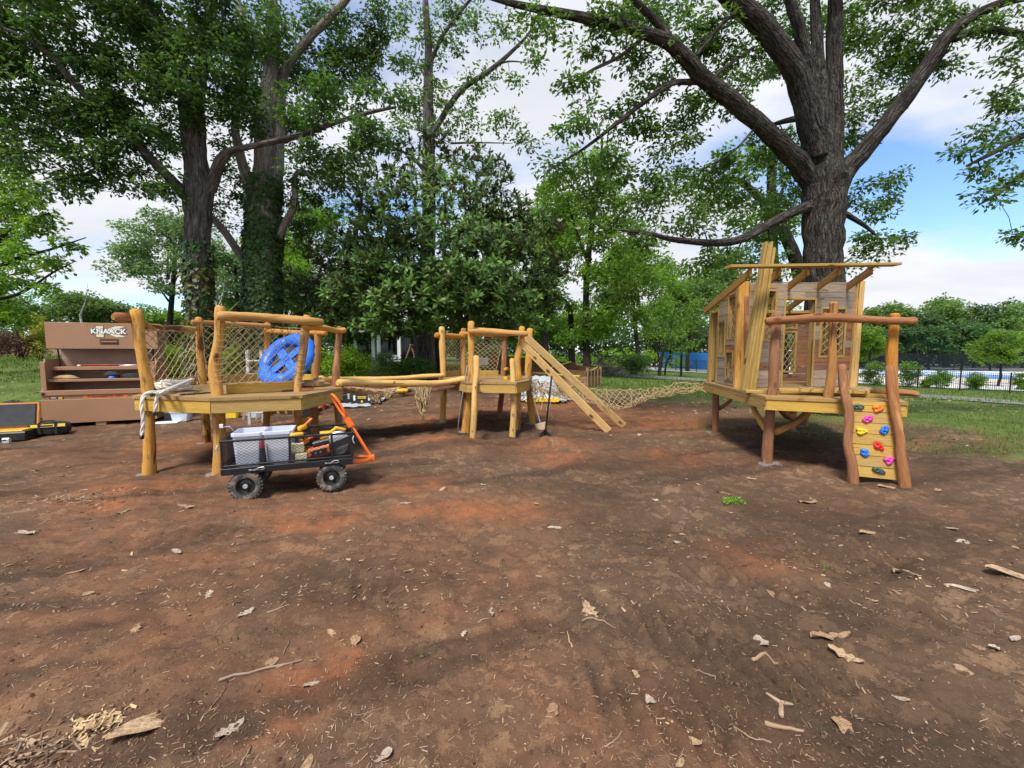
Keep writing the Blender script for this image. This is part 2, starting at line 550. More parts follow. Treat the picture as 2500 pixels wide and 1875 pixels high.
def bark(name, ca, cb, lichen=None, rib=7.0):
    t = NT(name); v = t.attr()
    n = t.noise(t.mapping(v, (rib, rib, .9)), 2.2, 7, 0.62, 0.5)
    col = t.ramp(n, 0.35, 0.66, ca, cb)
    vo = t.node('ShaderNodeTexVoronoi', feature='DISTANCE_TO_EDGE')
    wv = t.node('ShaderNodeVectorMath', operation='ADD'); t.link(t.mapping(v, (rib * 1.9, rib * 1.9, rib * .3)), wv.inputs[0])
    nz = t.node('ShaderNodeTexNoise'); t.link(t.mapping(v, (9, 9, 3)), nz.inputs['Vector']); nz.inputs['Scale'].default_value = 2.0; t.link(nz.outputs['Color'], wv.inputs[1])
    t.link(wv.outputs[0], vo.inputs['Vector']); vo.inputs['Scale'].default_value = 1.0
    pl = t.ramp(vo.outputs['Distance'], 0.0, 0.22)
    col = t.mix(t.math('MULTIPLY', t.math('SUBTRACT', 1.0, pl), .5), col, [x * .7 for x in ca])
    n = t.math('ADD', t.math('MULTIPLY', n, .9), t.math('MULTIPLY', pl, .35))
    n2 = t.noise(t.mapping(v, (2.2, 2.2, 1)), 1.6, 4)
    col = t.hsv(col, 0.5, 1, t.maprange(n2, 0.65, 1.4))
    if lichen is not None:
        col = t.mix(t.math('MULTIPLY', t.ramp(t.noise(t.mapping(v, (3, 3, 1.6)), 3.1, 6, .7), 0.52, 0.66), 0.7), col, lichen)
    t.bsdf(col, 0.9, 0, t.bump(n, 1.0, 0.09), 0.15)
    return t.m

MT = {}
MT['log_gold'] = wood('peeled_log', (0.68, 0.385, 0.11), (0.54, 0.265, 0.06), (0.25, 0.10, 0.034), 0.565)
MT['log_pale'] = wood('pale_peeled_log', (0.72, 0.47, 0.17), (0.62, 0.37, 0.115), (0.42, 0.2, 0.06), 0.66)
MT['log_red'] = wood('red_brown_log', (0.41, 0.19, 0.08), (0.27, 0.108, 0.045), (0.50, 0.26, 0.10), 0.56)
MT['log_mark'] = wood('patchy_log', (0.66, 0.37, 0.105), (0.52, 0.255, 0.056), (0.13, 0.055, 0.024), 0.515)
MT['log_amber'] = wood('amber_log', (0.55, 0.27, 0.07), (0.42, 0.175, 0.042), (0.22, 0.08, 0.028), 0.58)
MT['deck'] = wood('treated_deck_board', (0.42, 0.275, 0.115), (0.33, 0.205, 0.08), None, rough=.6)
MT['fascia'] = wood('treated_pine', (0.60, 0.39, 0.105), (0.49, 0.295, 0.068), None, knots=True, grain=(6, 6, .6))
MT['pine'] = wood('new_pine', (0.72, 0.50, 0.22), (0.63, 0.40, 0.15), None, grain=(6, 6, .6))
MT['stud'] = wood('treated_stud', (0.47, 0.32, 0.10), (0.37, 0.235, 0.065), None, grain=(6, 6, .6))
MT['rafter'] = wood('amber_rafter', (0.46, 0.27, 0.09), (0.38, 0.20, 0.06), None, grain=(6, 6, .6))
MT['grey_plank'] = wood('weathered_plank', (0.41, 0.34, 0.255), (0.28, 0.22, 0.155), (0.15, 0.10, 0.065), 0.64, rough=.85, var=.2)
MT['brown_plank'] = wood('brown_plank', (0.33, 0.175, 0.10), (0.22, 0.11, 0.06), (0.11, 0.05, 0.03), 0.62, rough=.85, var=.25)
MT['bed_plank'] = wood('bed_timber', (0.20, 0.115, 0.06), (0.13, 0.07, 0.035), None, var=.2)
MT['bed_pale'] = wood('bed_pale_timber', (0.42, 0.26, 0.14), (0.34, 0.20, 0.10), None, var=.15)
MT['rope_tan'] = plain('tan_rope', (0.45, 0.32, 0.16), 0.9, var=.25, scale=30)
MT['rope_white'] = plain('white_rope', (0.72, 0.68, 0.58), 0.85, var=.12, scale=25, dirt=(.4, .33, .24), dirt_amt=.62)
MT['black_tape'] = plain('black_tape', (0.02, 0.02, 0.02), 0.5)
MT['chest'] = plain('tan_steel', (0.36, 0.195, 0.105), 0.5, 0.0, .07, (0.24, 0.12, 0.06), scale=2.2, dirt_amt=.62)
MT['chest_in'] = plain('tan_steel_inside', (0.36, 0.235, 0.17), 0.6, 0.0, .1, (0.24, 0.16, 0.11), scale=4)
MT['orange_sticker'] = plain('orange_sticker', (0.85, 0.2, 0.03), 0.5)
MT['ink'] = plain('dark_print', (0.015, 0.015, 0.018), 0.5)
MT['white_print'] = plain('white_print', (0.82, 0.84, 0.82), 0.5, var=.05)
MT['cream_print'] = plain('cream_print', (0.78, 0.72, 0.45), 0.5, var=.05)
MT['yellow_print'] = plain('yellow_print', (0.85, 0.58, 0.03), 0.5)
MT['black_plastic'] = plain('black_plastic', (0.02, 0.02, 0.022), 0.42, dirt=(.07, .055, .045), dirt_amt=.6)
MT['black_cloth'] = plain('black_cloth', (0.025, 0.025, 0.027), 0.9, bs=.4, scale=20)
MT['yellow_plastic'] = plain('yellow_plastic', (0.75, 0.42, 0.02), 0.45, dirt=(.3, .17, .06), dirt_amt=.6)
MT['red_plastic'] = plain('red_plastic', (0.5, 0.03, 0.025), 0.45)
MT['orange_paint'] = plain('orange_paint', (0.85, 0.16, 0.012), 0.38, var=.06, dirt=(.45, .13, .04), dirt_amt=.64)
MT['orange_case'] = plain('orange_case_edge', (0.75, 0.27, 0.05), 0.45)
MT['grey_foam'] = plain('grey_foam', (0.05, 0.055, 0.06), 0.9)
MT['black_metal'] = plain('black_powder_coat', (0.018, 0.018, 0.02), 0.38, 0.2, dirt=(.06, .045, .035), dirt_amt=.62)
MT['rubber'] = plain('dusty_rubber', (0.06, 0.056, 0.052), 0.85, var=.35, dirt=(.26, .2, .15), scale=14, bs=.3, dirt_amt=.47)
MT['steel'] = plain('steel', (0.5, 0.5, 0.5), 0.35, 0.9, dirt=(.3, .25, .2))
MT['rim'] = plain('black_rim', (0.035, 0.034, 0.033), 0.32, 0.3, dirt=(.2, .16, .12), dirt_amt=.58)
MT['dull_steel'] = plain('dull_steel', (0.22, 0.21, 0.20), 0.55, 0.6, dirt=(.2, .1, .05))
MT['bin_white'] = plain('translucent_bin', (0.66, 0.68, 0.76), 0.35, var=.05, scale=3)
MT['bin_clear'] = plain('clear_bin', (0.55, 0.62, 0.68), 0.3, var=.15, scale=5)
MT['tarp_white'] = plain('white_tarp', (0.46, 0.48, 0.51), 0.55, var=.1, bs=.3, scale=4)
MT['tarp_grey'] = plain('grey_tarp', (0.42, 0.44, 0.46), 0.5, var=.15, scale=4)
MT['blue_vinyl'] = plain('blue_vinyl', (0.015, 0.16, 0.72), 0.42, var=.12, bs=.25, scale=7)
MT['black_web'] = plain('black_webbing', (0.03, 0.032, 0.038), 0.8, scale=40)
MT['canvas'] = plain('tan_canvas', (0.40, 0.26, 0.12), 0.9, var=.2, bs=.3)
MT['concrete'] = plain('wet_concrete', (0.19, 0.18, 0.165), 0.85, var=.2, dirt=(.17, .12, .085), scale=8, bs=.4, dirt_amt=.53)
MT['wood_handle'] = plain('ash_handle', (0.42, 0.29, 0.17), 0.6, dirt=(.25, .17, .1))
MT['fence_black'] = plain('black_fence', (0.014, 0.015, 0.016), 0.45)
MT['alu'] = plain('aluminium', (0.72, 0.73, 0.74), 0.4, 0.6)
MT['white_paint'] = plain('white_paint', (0.78, 0.79, 0.78), 0.5, var=.06)
MT['house_grey'] = plain('pale_siding', (0.55, 0.58, 0.6), 0.6)
MT['roof_dark'] = plain('dark_roof', (0.09, 0.085, 0.08), 0.85)
MT['glass_dark'] = plain('dark_glass', (0.02, 0.025, 0.03), 0.1)
MT['blue_tarp'] = plain('blue_windscreen', (0.015, 0.22, 0.62), 0.6, var=.12, scale=.6)
MT['blue_table'] = plain('blue_table_top', (0.25, 0.45, 0.75), 0.5)
MT['caution'] = plain('yellow_tape', (0.85, 0.66, 0.06), 0.5)
MT['hold_green'] = plain('dark_green_hold', (0.03, 0.085, 0.07), 0.45)
MT['hold_orange'] = plain('orange_hold', (0.9, 0.2, 0.015), 0.45)
MT['hold_pink'] = plain('pink_hold', (0.72, 0.05, 0.38), 0.45)
MT['hold_yellow'] = plain('yellow_hold', (0.88, 0.6, 0.015), 0.45)
MT['hold_blue'] = plain('blue_hold', (0.015, 0.16, 0.68), 0.45)
MT['hold_red'] = plain('red_hold', (0.75, 0.02, 0.02), 0.45)
MT['bark_oak'] = bark('oak_bark', (0.022, 0.018, 0.016), (0.135, 0.112, 0.093), (0.16, 0.175, 0.14), 10)
MT['bark_left'] = bark('furrowed_bark', (0.055, 0.047, 0.042), (0.26, 0.222, 0.195))
MT['bark_pale'] = bark('pale_bark', (0.20, 0.165, 0.14), (0.46, 0.40, 0.345))
MT['bark_dark'] = bark('dark_bark', (0.025, 0.02, 0.017), (0.085, 0.07, 0.057))
MT['bark_white'] = bark('bleached_bark', (0.38, 0.35, 0.32), (0.6, 0.57, 0.53))
MT['leaf_dark'] = leafy('dark_oak_leaf', (0.036, 0.086, 0.021), (0.085, 0.16, 0.03), 0.48)
MT['leaf_mid'] = leafy('mid_green_leaf', (0.05, 0.115, 0.026), (0.115, 0.205, 0.036), 0.5)
MT['leaf_lite'] = leafy('light_green_leaf', (0.085, 0.175, 0.028), (0.17, 0.29, 0.04), 0.52)
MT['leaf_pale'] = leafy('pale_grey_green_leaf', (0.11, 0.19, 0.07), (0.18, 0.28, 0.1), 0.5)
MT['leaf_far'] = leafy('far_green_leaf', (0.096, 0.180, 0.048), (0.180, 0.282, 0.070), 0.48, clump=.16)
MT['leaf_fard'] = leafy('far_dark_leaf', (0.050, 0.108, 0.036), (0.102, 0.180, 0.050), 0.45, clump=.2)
MT['leaf_magnolia'] = leafy('magnolia_leaf', (0.04, 0.098, 0.022), (0.12, 0.215, 0.036), 0.22, .42, .3, back=(.085, .085, .035), clump=.9, vr=(.5, 1.9))
MT['leaf_yellow'] = leafy('yellow_green_leaf', (0.22, 0.27, 0.04), (0.36, 0.36, 0.07), .4)
MT['leaf_red'] = leafy('dark_red_leaf', (0.07, 0.025, 0.022), (0.13, 0.05, 0.035), .35)
MT['leaf_ivy'] = leafy('ivy_leaf', (0.035, 0.085, 0.02), (0.08, 0.15, 0.032), .25)
MT['leaf_ivy_y'] = leafy('yellowing_ivy_leaf', (0.06, 0.075, 0.02), (0.26, 0.2, 0.03), .25)
MT['petal'] = leafy('magnolia_petal', (0.75, 0.72, 0.6), (0.82, 0.8, 0.72), .3)
MT['grass'] = leafy('grass_blade', (0.075, 0.14, 0.022), (0.16, 0.235, 0.045), .4, .5, .25)
MT['weed'] = leafy('weed_leaf', (0.14, 0.28, 0.025), (0.24, 0.40, 0.04), .42)
def dead_leaf(name, ca, cb):
    t = NT(name); v = t.node('ShaderNodeTexCoord').outputs['Object']; r = t.rnd()
    col = t.mix(r, ca, cb)
    col = t.mix(t.ramp(t.noise(v, 7, 6, .7), .42, .68), col, [x * .45 for x in ca])
    wv = t.node('ShaderNodeTexWave', wave_type='BANDS', bands_direction='DIAGONAL'); t.link(v, wv.inputs['Vector']); wv.inputs['Scale'].default_value = 5; wv.inputs['Distortion'].default_value = 1.5
    col = t.mix(t.math('MULTIPLY', t.ramp(wv.outputs['Fac'], .86, .97), .35), col, [min(1, x * 1.35) for x in cb])
    t.bsdf(col, .75, 0, t.bump(t.noise(v, 12, 5), .5, .02), .2)
    return t.m
MT['dry_leaf'] = dead_leaf('dry_leaf', (0.34, 0.20, 0.105), (0.56, 0.385, 0.225))
MT['dry_pale'] = dead_leaf('pale_dry_leaf', (0.44, 0.34, 0.245), (0.60, 0.49, 0.37))
MT['chip'] = leafy('wood_chip', (0.13, 0.075, 0.045), (0.46, 0.32, 0.19), .05, .8, .2, clump=2)
MT['clod'] = leafy('soil_crumb', (0.055, 0.03, 0.02), (0.19, 0.10, 0.062), 0, .95, .1, clump=2)
MT['stick'] = wood('dead_stick', (0.46, 0.33, 0.21), (0.32, 0.21, 0.13), None, knots=False, var=.3)

# ground: soil with clay, dark and grassy areas (the dark mask includes painted shade below the decks)
def ground_mat():
    t = NT('bare_soil'); a = t.node('ShaderNodeAttribute', attribute_name='soil')
    sep = t.node('ShaderNodeSeparateColor'); t.link(a.outputs['Color'], sep.inputs[0])
    pos = t.node('ShaderNodeNewGeometry').outputs['Position']
    n1 = t.noise(pos, 0.9, 8, 0.62, 0.3); n2 = t.noise(pos, 6.0, 8, 0.68); n3 = t.noise(pos, 45.0, 5, 0.7)
    col = t.ramp(n1, 0.33, 0.68, (0.098, 0.057, 0.031), (0.26, 0.157, 0.088))
    col = t.mix(t.math('MULTIPLY', t.ramp(n2, 0.42, 0.9), 0.6), col, (0.40, 0.265, 0.155))
    col = t.mix(t.math('MULTIPLY', t.ramp(n2, 0.46, 0.3), 0.6), col, (0.062, 0.036, 0.025))
    red = t.math('MULTIPLY', sep.outputs[0], t.ramp(t.noise(pos, 3.5, 6, .65), 0.3, 0.62))
    col = t.mix(red, col, t.mix(n2, (0.21, 0.073, 0.03), (0.38, 0.15, 0.064)))
    col = t.mix(t.math('MULTIPLY', sep.outputs[2], 0.82), col, (0.048, 0.032, 0.022))
    gcol = t.mix(t.ramp(t.noise(pos, 1.3, 6), .35, .65), (0.06, 0.095, 0.02), (0.13, 0.175, 0.04))
    gm = t.ramp(t.math('ADD', sep.outputs[1], t.math('MULTIPLY', t.math('SUBTRACT', n2, 0.5), 0.9)), 0.42, 0.62)
    col = t.mix(gm, col, gcol)
    col = t.hsv(col, 0.5, 1.0, t.maprange(n3, 0.62, 1.42))
    n4 = t.noise(pos, 170.0, 4, 0.7)
    col = t.hsv(col, 0.5, 1.0, t.maprange(n4, 0.7, 1.3))
    h = t.math('ADD', t.math('MULTIPLY', n2, 0.5), t.math('ADD', t.math('MULTIPLY', n3, 0.4), t.math('MULTIPLY', n4, .12)))
    t.bsdf(col, 0.95, 0, t.bump(h, 0.75, 0.025), 0.12)
    return t.m
MT['ground'] = ground_mat()
MT['path'] = plain('worn_asphalt', (0.20, 0.185, 0.17), 0.9, var=.2, scale=3, dirt=(.14, .11, .08))
MT['pool_deck'] = plain('pool_concrete', (0.62, 0.60, 0.57), 0.85, var=.12, scale=.7)
MT['sand'] = plain('sand_strip', (0.62, 0.5, 0.32), 0.9, var=.15, scale=.7)
MT['court'] = plain('court_green', (0.42, 0.55, 0.48), 0.85, var=.1, scale=.4)
def water_mat():
    t = NT('pool_water'); pos = t.node('ShaderNodeNewGeometry').outputs['Position']
    n = t.noise(pos, 2.0, 3)
    t.bsdf(t.mix(n, (0.06, 0.22, 0.5), (0.12, 0.33, 0.62)), 0.35, 0, t.bump(n, .1, .02), .3)
    return t.m
MT['water'] = water_mat()
def mesh_fence_mat():
    t = NT('wire_mesh'); d = t.node('ShaderNodeBsdfDiffuse'); d.inputs[0].default_value = (0.02, 0.025, 0.025, 1)
    tr = t.node('ShaderNodeBsdfTransparent'); mx = t.node('ShaderNodeMixShader'); mx.inputs[0].default_value = .55
    t.link(tr.outputs[0], mx.inputs[1]); t.link(d.outputs[0], mx.inputs[2]); t.link(mx.outputs[0], t.out.inputs[0])
    return t.m
MT['wire'] = mesh_fence_mat()

# ------------------------------------------------------------------ ground
def lines(segs):
    out = []
    for a, b, d in segs:
        n = max(1, int(round((b - a) / d))); out += [a + (b - a) * i / n for i in range(n)]
    out.append(segs[-1][1]); return np.array(out)
gx = lines([(-300, -60, 30), (-60, -20, 2), (-20, -11, .5), (-11, -4, .07), (-4, -1, .04), (-1, 4, .022), (4, 10, .07), (10, 16, .25), (16, 60, 2), (60, 300, 30)])
gy = lines([(-30, -2, 4), (-2, 1.0, .3), (1.0, 3.6, .018), (3.6, 6, .036), (6, 11, .07), (11, 20, .25), (20, 60, 1.5), (60, 400, 20)])
GX, GY = np.meshgrid(gx, gy)
SG = np.clip((GY - 8) / 12, 0, 1); SG = SG * SG * (3 - 2 * SG)
GZ = SG * np.interp(GX, GBX, GBZ)
near = np.clip((14 - GY) / 6, 0, 1)
H = fbm(GX * .55, GY * .55, 3, 3) * .05 + fbm(GX * 2.3, GY * 2.3, 11, 4) * .04 + fbm(GX * 11, GY * 11, 21, 4, .6) * .024
H -= np.abs(fbm(GX * 5.5 + GY * 2, GY * 5.5 - GX * 1.2, 71, 4, .6)) * .03
H += np.maximum(0, fbm(GX * 4, GY * 4, 41, 3) - .12) * .05
# wheel tracks with tread bars
TR = np.zeros_like(GX); TRACK_DARK = np.zeros_like(GX)
def track(p0, p1, wdt, per, ang, amp):
    global TRACK_DARK
    d = np.array([p1[0] - p0[0], p1[1] - p0[1]]); L = np.hypot(*d); d /= L
    s = (GX - p0[0]) * d[0] + (GY - p0[1]) * d[1]
    q = -(GX - p0[0]) * d[1] + (GY - p0[1]) * d[0] + fbm(s * .7, s * 0 + 3.3, 5, 2) * .12
    w = np.clip(1 - np.abs(q) / wdt, 0, 1) ** .6 * np.clip(s / .3, 0, 1) * np.clip((L - s) / .3, 0, 1)
    patch = np.clip(fbm(GX * 1.1, GY * 1.1, 77, 2) * 2.2 + .75, 0, 1)
    tread = np.sin((s + q * ang + fbm(GX * 3, GY * 3, 9, 2) * .06) * 6.2832 / per)
    TRACK_DARK = np.maximum(TRACK_DARK, w * patch * np.clip(.75 - tread * .35 + fbm(GX * 6, GY * 6, 13, 3) * .9, 0, 1))  # darker along the tracks, most between the tread bars
    return w * patch * (tread * amp - amp * 1.3)
for a, b, wd in (((1700, 1290), (2480, 1420), .26), ((1480, 1480), (2480, 1760), .3), ((1330, 1620), (2000, 1870), .26), ((1620, 1370), (2500, 1560), .2)):
    p, q = gnd(*a), gnd(*b); TR += track(p, q, wd, .135, .6, .022)
for a, b, wd in (((60, 1370), (900, 1240), .2), ((700, 1500), (1250, 1330), .22)):
    p, q = gnd(*a), gnd(*b); TR += track(p, q, wd, .13, -.4, .012)
H += TR
def bump_at(px, py, r, amp, sx=1.0):
    p = gnd(px, py); d2 = ((GX - p.x) / (r * sx)) ** 2 + ((GY - p.y) / r) ** 2
    return amp * np.exp(-d2)
MOUNDS = [(1085, 1090, .42, .15, 1.5), (1350, 1085, .28, .14, 1.3), (1010, 1110, .4, .05, 1.4), (1660, 1120, .22, .05, .9), (1610, 1105, .18, .06, 1), (1190, 1100, .3, .04, 1.6)]
HOLES = [(1178, 1066, .17, -.16, 1.3), (1275, 1064, .15, -.12, 1.2), (1680, 1125, .16, -.09, 1), (915, 1105, .18, -.03, 1.6), (335, 1150, .14, -.025, 1.3), (500, 1157, .13, -.025, 1.2), (2110, 1170, .2, -.02, 1.4)]
for m_ in MOUNDS + HOLES: H += bump_at(*m_)
GZ = GZ + H * near
POSTS_XY = []
soil = np.zeros(GX.shape + (4,), dtype=np.float32); soil[..., 3] = 1
def spot(px, py, r, sx=1.6): return np.clip(bump_at(px, py, r, 1.25, sx), 0, 1)
for a in [(760, 1262, .36, 1.6), (1085, 1085, .55, 1.5), (1330, 1085, .5, 1.5), (330, 1190, .35, 1.8), (1000, 1180, .3, 1.8), (1380, 1120, .35, 1.5), (1560, 1030, 1.0, 2.5), (1640, 1120, .5, 1.2), (820, 1640, .16, 1), (470, 1085, .6, 1.6), (1100, 1030, .9, 1.5), (260, 1230, .2, 2), (1830, 1350, .25, 1.3), (720, 1700, .22, 1), (1400, 1000, 1.4, 2), (1150, 1240, .4, 2)]:
    soil[..., 0] = np.maximum(soil[..., 0], spot(*a) * .95)
soil[..., 0] = np.maximum(soil[..., 0], np.clip(fbm(GX * .45, GY * .45, 91, 3) * 1.6 - .12, 0, .35) * near)
for a in [(2150, 1290, .5, 2.2), (1900, 1330, .35, 2), (850, 1420, .35, 2), (2300, 1850, .4, 1.6), (1480, 1130, .4, 1.6), (1980, 1090, .5, 1.6), (560, 1100, .5, 1.8), (1230, 1060, .8, 1.6), (1750, 1700, .2, 2), (1950, 1500, .3, 2.4)]:  # dark soil spots; those below the decks are deck shade painted in
    soil[..., 2] = np.maximum(soil[..., 2], spot(*a) * .7)
soil[..., 2] = np.maximum(soil[..., 2], np.clip(fbm(GX * .9, GY * .9, 55, 3) * 1.8 - .25, 0, .6))
soil[..., 2] = np.maximum(soil[..., 2], TRACK_DARK * .8)
# dragged streaks along the tracks
st = fbm((GX * .93 + GY * .36) * .5, (GY * .93 - GX * .36) * 3.2, 95, 4, .6)
soil[..., 2] = np.maximum(soil[..., 2], np.clip(st * 2.2 - .15, 0, .75) * near)
# grass: right of the playhouse, beyond the dirt, left bank
edge = fbm(GX * .35, GY * .35, 61, 3) * 3.0
gm = np.clip((GX * .95 + GY * .8 - 7.6 + edge * 1.3) / 9.0, 0, 1) * (GX > -1)
gm = np.maximum(gm, np.clip((GY - 13.2 + edge * .7 - np.clip(-GX - 5, 0, 6) * .45) / 3.0, 0, 1))
gm = np.maximum(gm, np.clip((-GX - 9.6 + (GY - 9) * .7 + edge * .4) / 2.5, 0, 1) * (GY > 8.6))
gm *= np.where(GY < 24, .74, 1.0)
gm = np.maximum(gm, np.clip(fbm(GX * 1.3, GY * 1.3, 31, 2) * 1.5 - .62, 0, .45))
soil[..., 1] = gm
ny, nx = GX.shape
idx = np.arange(nx * ny).reshape(ny, nx)
F = np.stack([idx[:-1, :-1], idx[:-1, 1:], idx[1:, 1:], idx[1:, :-1]], -1).reshape(-1, 4)
ground = np_obj('ground', np.stack([GX, GY, GZ], -1).reshape(-1, 3), F, MT['ground'], smooth=True)
tag(ground, 'bare reddish brown soil with wheel tracks, turning to thin grass further back', 'ground', kind='structure')
ca = ground.data.attributes.new('soil', 'FLOAT_COLOR', 'POINT')
ca.data.foreach_set('color', soil.reshape(-1))
def gh(x, y):
    """height of the built ground"""
    i = int(np.clip(np.searchsorted(gx, x) - 1, 0, nx - 2)); j = int(np.clip(np.searchsorted(gy, y) - 1, 0, ny - 2))
    fx = (x - gx[i]) / (gx[i + 1] - gx[i]); fy = (y - gy[j]) / (gy[j + 1] - gy[j])
    return float((GZ[j, i] * (1 - fx) + GZ[j, i + 1] * fx) * (1 - fy) + (GZ[j + 1, i] * (1 - fx) + GZ[j + 1, i + 1] * fx) * fy)
def ghv(x, y):
    i = np.clip(np.searchsorted(gx, x) - 1, 0, nx - 2); j = np.clip(np.searchsorted(gy, y) - 1, 0, ny - 2)
    fx = (x - gx[i]) / (gx[i + 1] - gx[i]); fy = (y - gy[j]) / (gy[j + 1] - gy[j])
    return (GZ[j, i] * (1 - fx) + GZ[j, i + 1] * fx) * (1 - fy) + (GZ[j + 1, i] * (1 - fx) + GZ[j + 1, i + 1] * fx) * fy
def gmask(x, y):
    i = np.clip(np.searchsorted(gx, x) - 1, 0, nx - 2); j = np.clip(np.searchsorted(gy, y) - 1, 0, ny - 2)
    return gm[j, i]
def sheet(name, mat, edge_a, edge_b, lift, label, n=40, m=6):
    """sheet draped on the ground between two px polylines lying on the ground"""
    A = spl([gnd(*p) for p in edge_a], 12); B = spl([gnd(*p) for p in edge_b], 12)
    V = []
    for i in range(n + 1):
        a = A[min(len(A) - 1, round(i * (len(A) - 1) / n))]; b = B[min(len(B) - 1, round(i * (len(B) - 1) / n))]
        for j in range(m + 1):
            p = a + (b - a) * j / m
            V.append((p[0], p[1], gh(p[0], p[1]) + lift))
    Fs = [(i * (m + 1) + j, (i + 1) * (m + 1) + j, (i + 1) * (m + 1) + j + 1, i * (m + 1) + j + 1) for i in range(n) for j in range(m)]
    o = np_obj(name, V, Fs, mat, smooth=True)
    return tag(o, label, name.split('_')[-1], kind='structure')
sheet('path', MT['path'], [(1380, 903), (1560, 917), (1718, 926), (1950, 940), (2228, 962), (2500, 981), (2900, 1008)], [(1380, 908), (1560, 923), (1718, 932), (1950, 948), (2228, 971), (2500, 991), (2900, 1020)], .03, 'narrow worn asphalt path crossing the grass')
sheet('pool_deck', MT['pool_deck'], [(1560, 905), (1720, 911), (2050, 934), (2500, 956), (2900, 980)], [(1560, 886), (1720, 885), (2050, 887), (2500, 892), (2900, 897)], .05, 'pale concrete terrace round the pool behind the black fence')
sheet('pool_water', MT['water'], [(2060, 915), (2240, 919), (2350, 923), (2480, 929)], [(2060, 901), (2240, 903), (2350, 905), (2480, 909)], .09, 'blue swimming pool behind the black fence on the right')
sheet('paddling_pool_water', MT['water'], [(1640, 897), (1730, 898)], [(1640, 892), (1730, 892)], .09, 'strip of blue pool water left of the playhouse')
sheet('sand_strip', MT['sand'], [(2060, 924), (2240, 928), (2350, 933), (2500, 940)], [(2060, 919), (2240, 922), (2350, 926), (2500, 932)], .09, 'sandy strip between pool and terrace')

# ------------------------------------------------------------------ foliage
def leaf_quads(C, R, per, ln, wd, seed, squash=0.6, droop=0.25, up=0.55):
    """leaves scattered in clumps: C (n,3) centres, R (n,) radii -> verts, quad faces"""
    rs = np.random.RandomState(seed)
    n = len(C) * per
    c = np.repeat(C, per, 0); r = np.repeat(R, per)
    d = rs.normal(size=(n, 3)); d /= np.linalg.norm(d, axis=1, keepdims=True) + 1e-9
    rad = r * rs.rand(n) ** .45
    p = c + d * rad[:, None] * np.array([1, 1, squash])
    ax = d * .7 + rs.normal(size=(n, 3)) * .6; ax[:, 2] = ax[:, 2] * .55 - droop
    ax /= np.linalg.norm(ax, axis=1, keepdims=True) + 1e-9
    nr = rs.normal(size=(n, 3)) * .55; nr[:, 2] += up
    sd = np.cross(ax, nr); sd /= np.linalg.norm(sd, axis=1, keepdims=True) + 1e-9
    nn = np.cross(sd, ax)
    L = ln * (0.65 + .7 * rs.rand(n))[:, None]; Wd = wd * (0.7 + .6 * rs.rand(n))[:, None]
    v0 = p; v1 = p + ax * L * .48 + sd * Wd * .5 + nn * L * .06; v2 = p + ax * L - nn * L * .06; v3 = p + ax * L * .48 - sd * Wd * .5 + nn * L * .06
    V = np.stack([v0, v1, v2, v3], 1).reshape(-1, 3)
    return V, np.arange(n * 4).reshape(-1, 4)
def ell(c, r, n, rs, shell=.35):
    """n points in an ellipsoid, more of them towards its skin"""
    d = rs.normal(size=(n, 3)); d /= np.linalg.norm(d, axis=1, keepdims=True)
    return np.array(c) + d * np.array(r) * (rs.rand(n) ** shell)[:, None]
def twigs(mb, nodes, centres, rmax, rmin=0.006, n=4):
    """join every leaf clump to the nearest limb or to a clump joined before it"""
    N = [np.array(q[:3]) for q in nodes]; Rr = [q[3] for q in nodes]
    NA = np.array(N)
    order = np.argsort([np.min(np.linalg.norm(NA - c, axis=1)) for c in centres])
    rng = random.Random(len(centres))
    for i in order:
        c = centres[i]; A = np.array(N); d = np.linalg.norm(A - c, axis=1); j = int(np.argmin(d))
        if d[j] < 1e-3: continue
        a = N[j]; r0 = min(rmax, Rr[j] * .6, 0.012 + d[j] * .016); r1 = max(rmin, r0 * .5)
        m = (a + c) / 2 + np.array([rng.uniform(-.1, .1), rng.uniform(-.1, .1), rng.uniform(.0, .16)]) * d[j]
        mb.tube([Vector(a), Vector(m), Vector(c)], [r0, (r0 + r1) / 2, r1], n=n, caps=False)
        N.append(m); Rr.append(r0); N.append(c); Rr.append(r1)
    return mb
def limb(pts, seed, mat, parent, name, n=14, k=5, bump=.07):
    """pts of (px, py, depth Y, radius)"""
    P = [np.array([*at(a, b, c), r]) for a, b, c, r in pts]
    Q = spl(P, k); rng = random.Random(seed)
    mb = M()
    mb.tube([Vector(q[:3]) + Vector((rng.uniform(-1, 1), rng.uniform(-1, 1), 0)) * q[3] * .06 for q in Q], [max(.008, q[3]) for q in Q], n=n, bump=bump, seed=seed, end=.3)
    mb.build(name, mat, parent, smooth=True)
    return Q
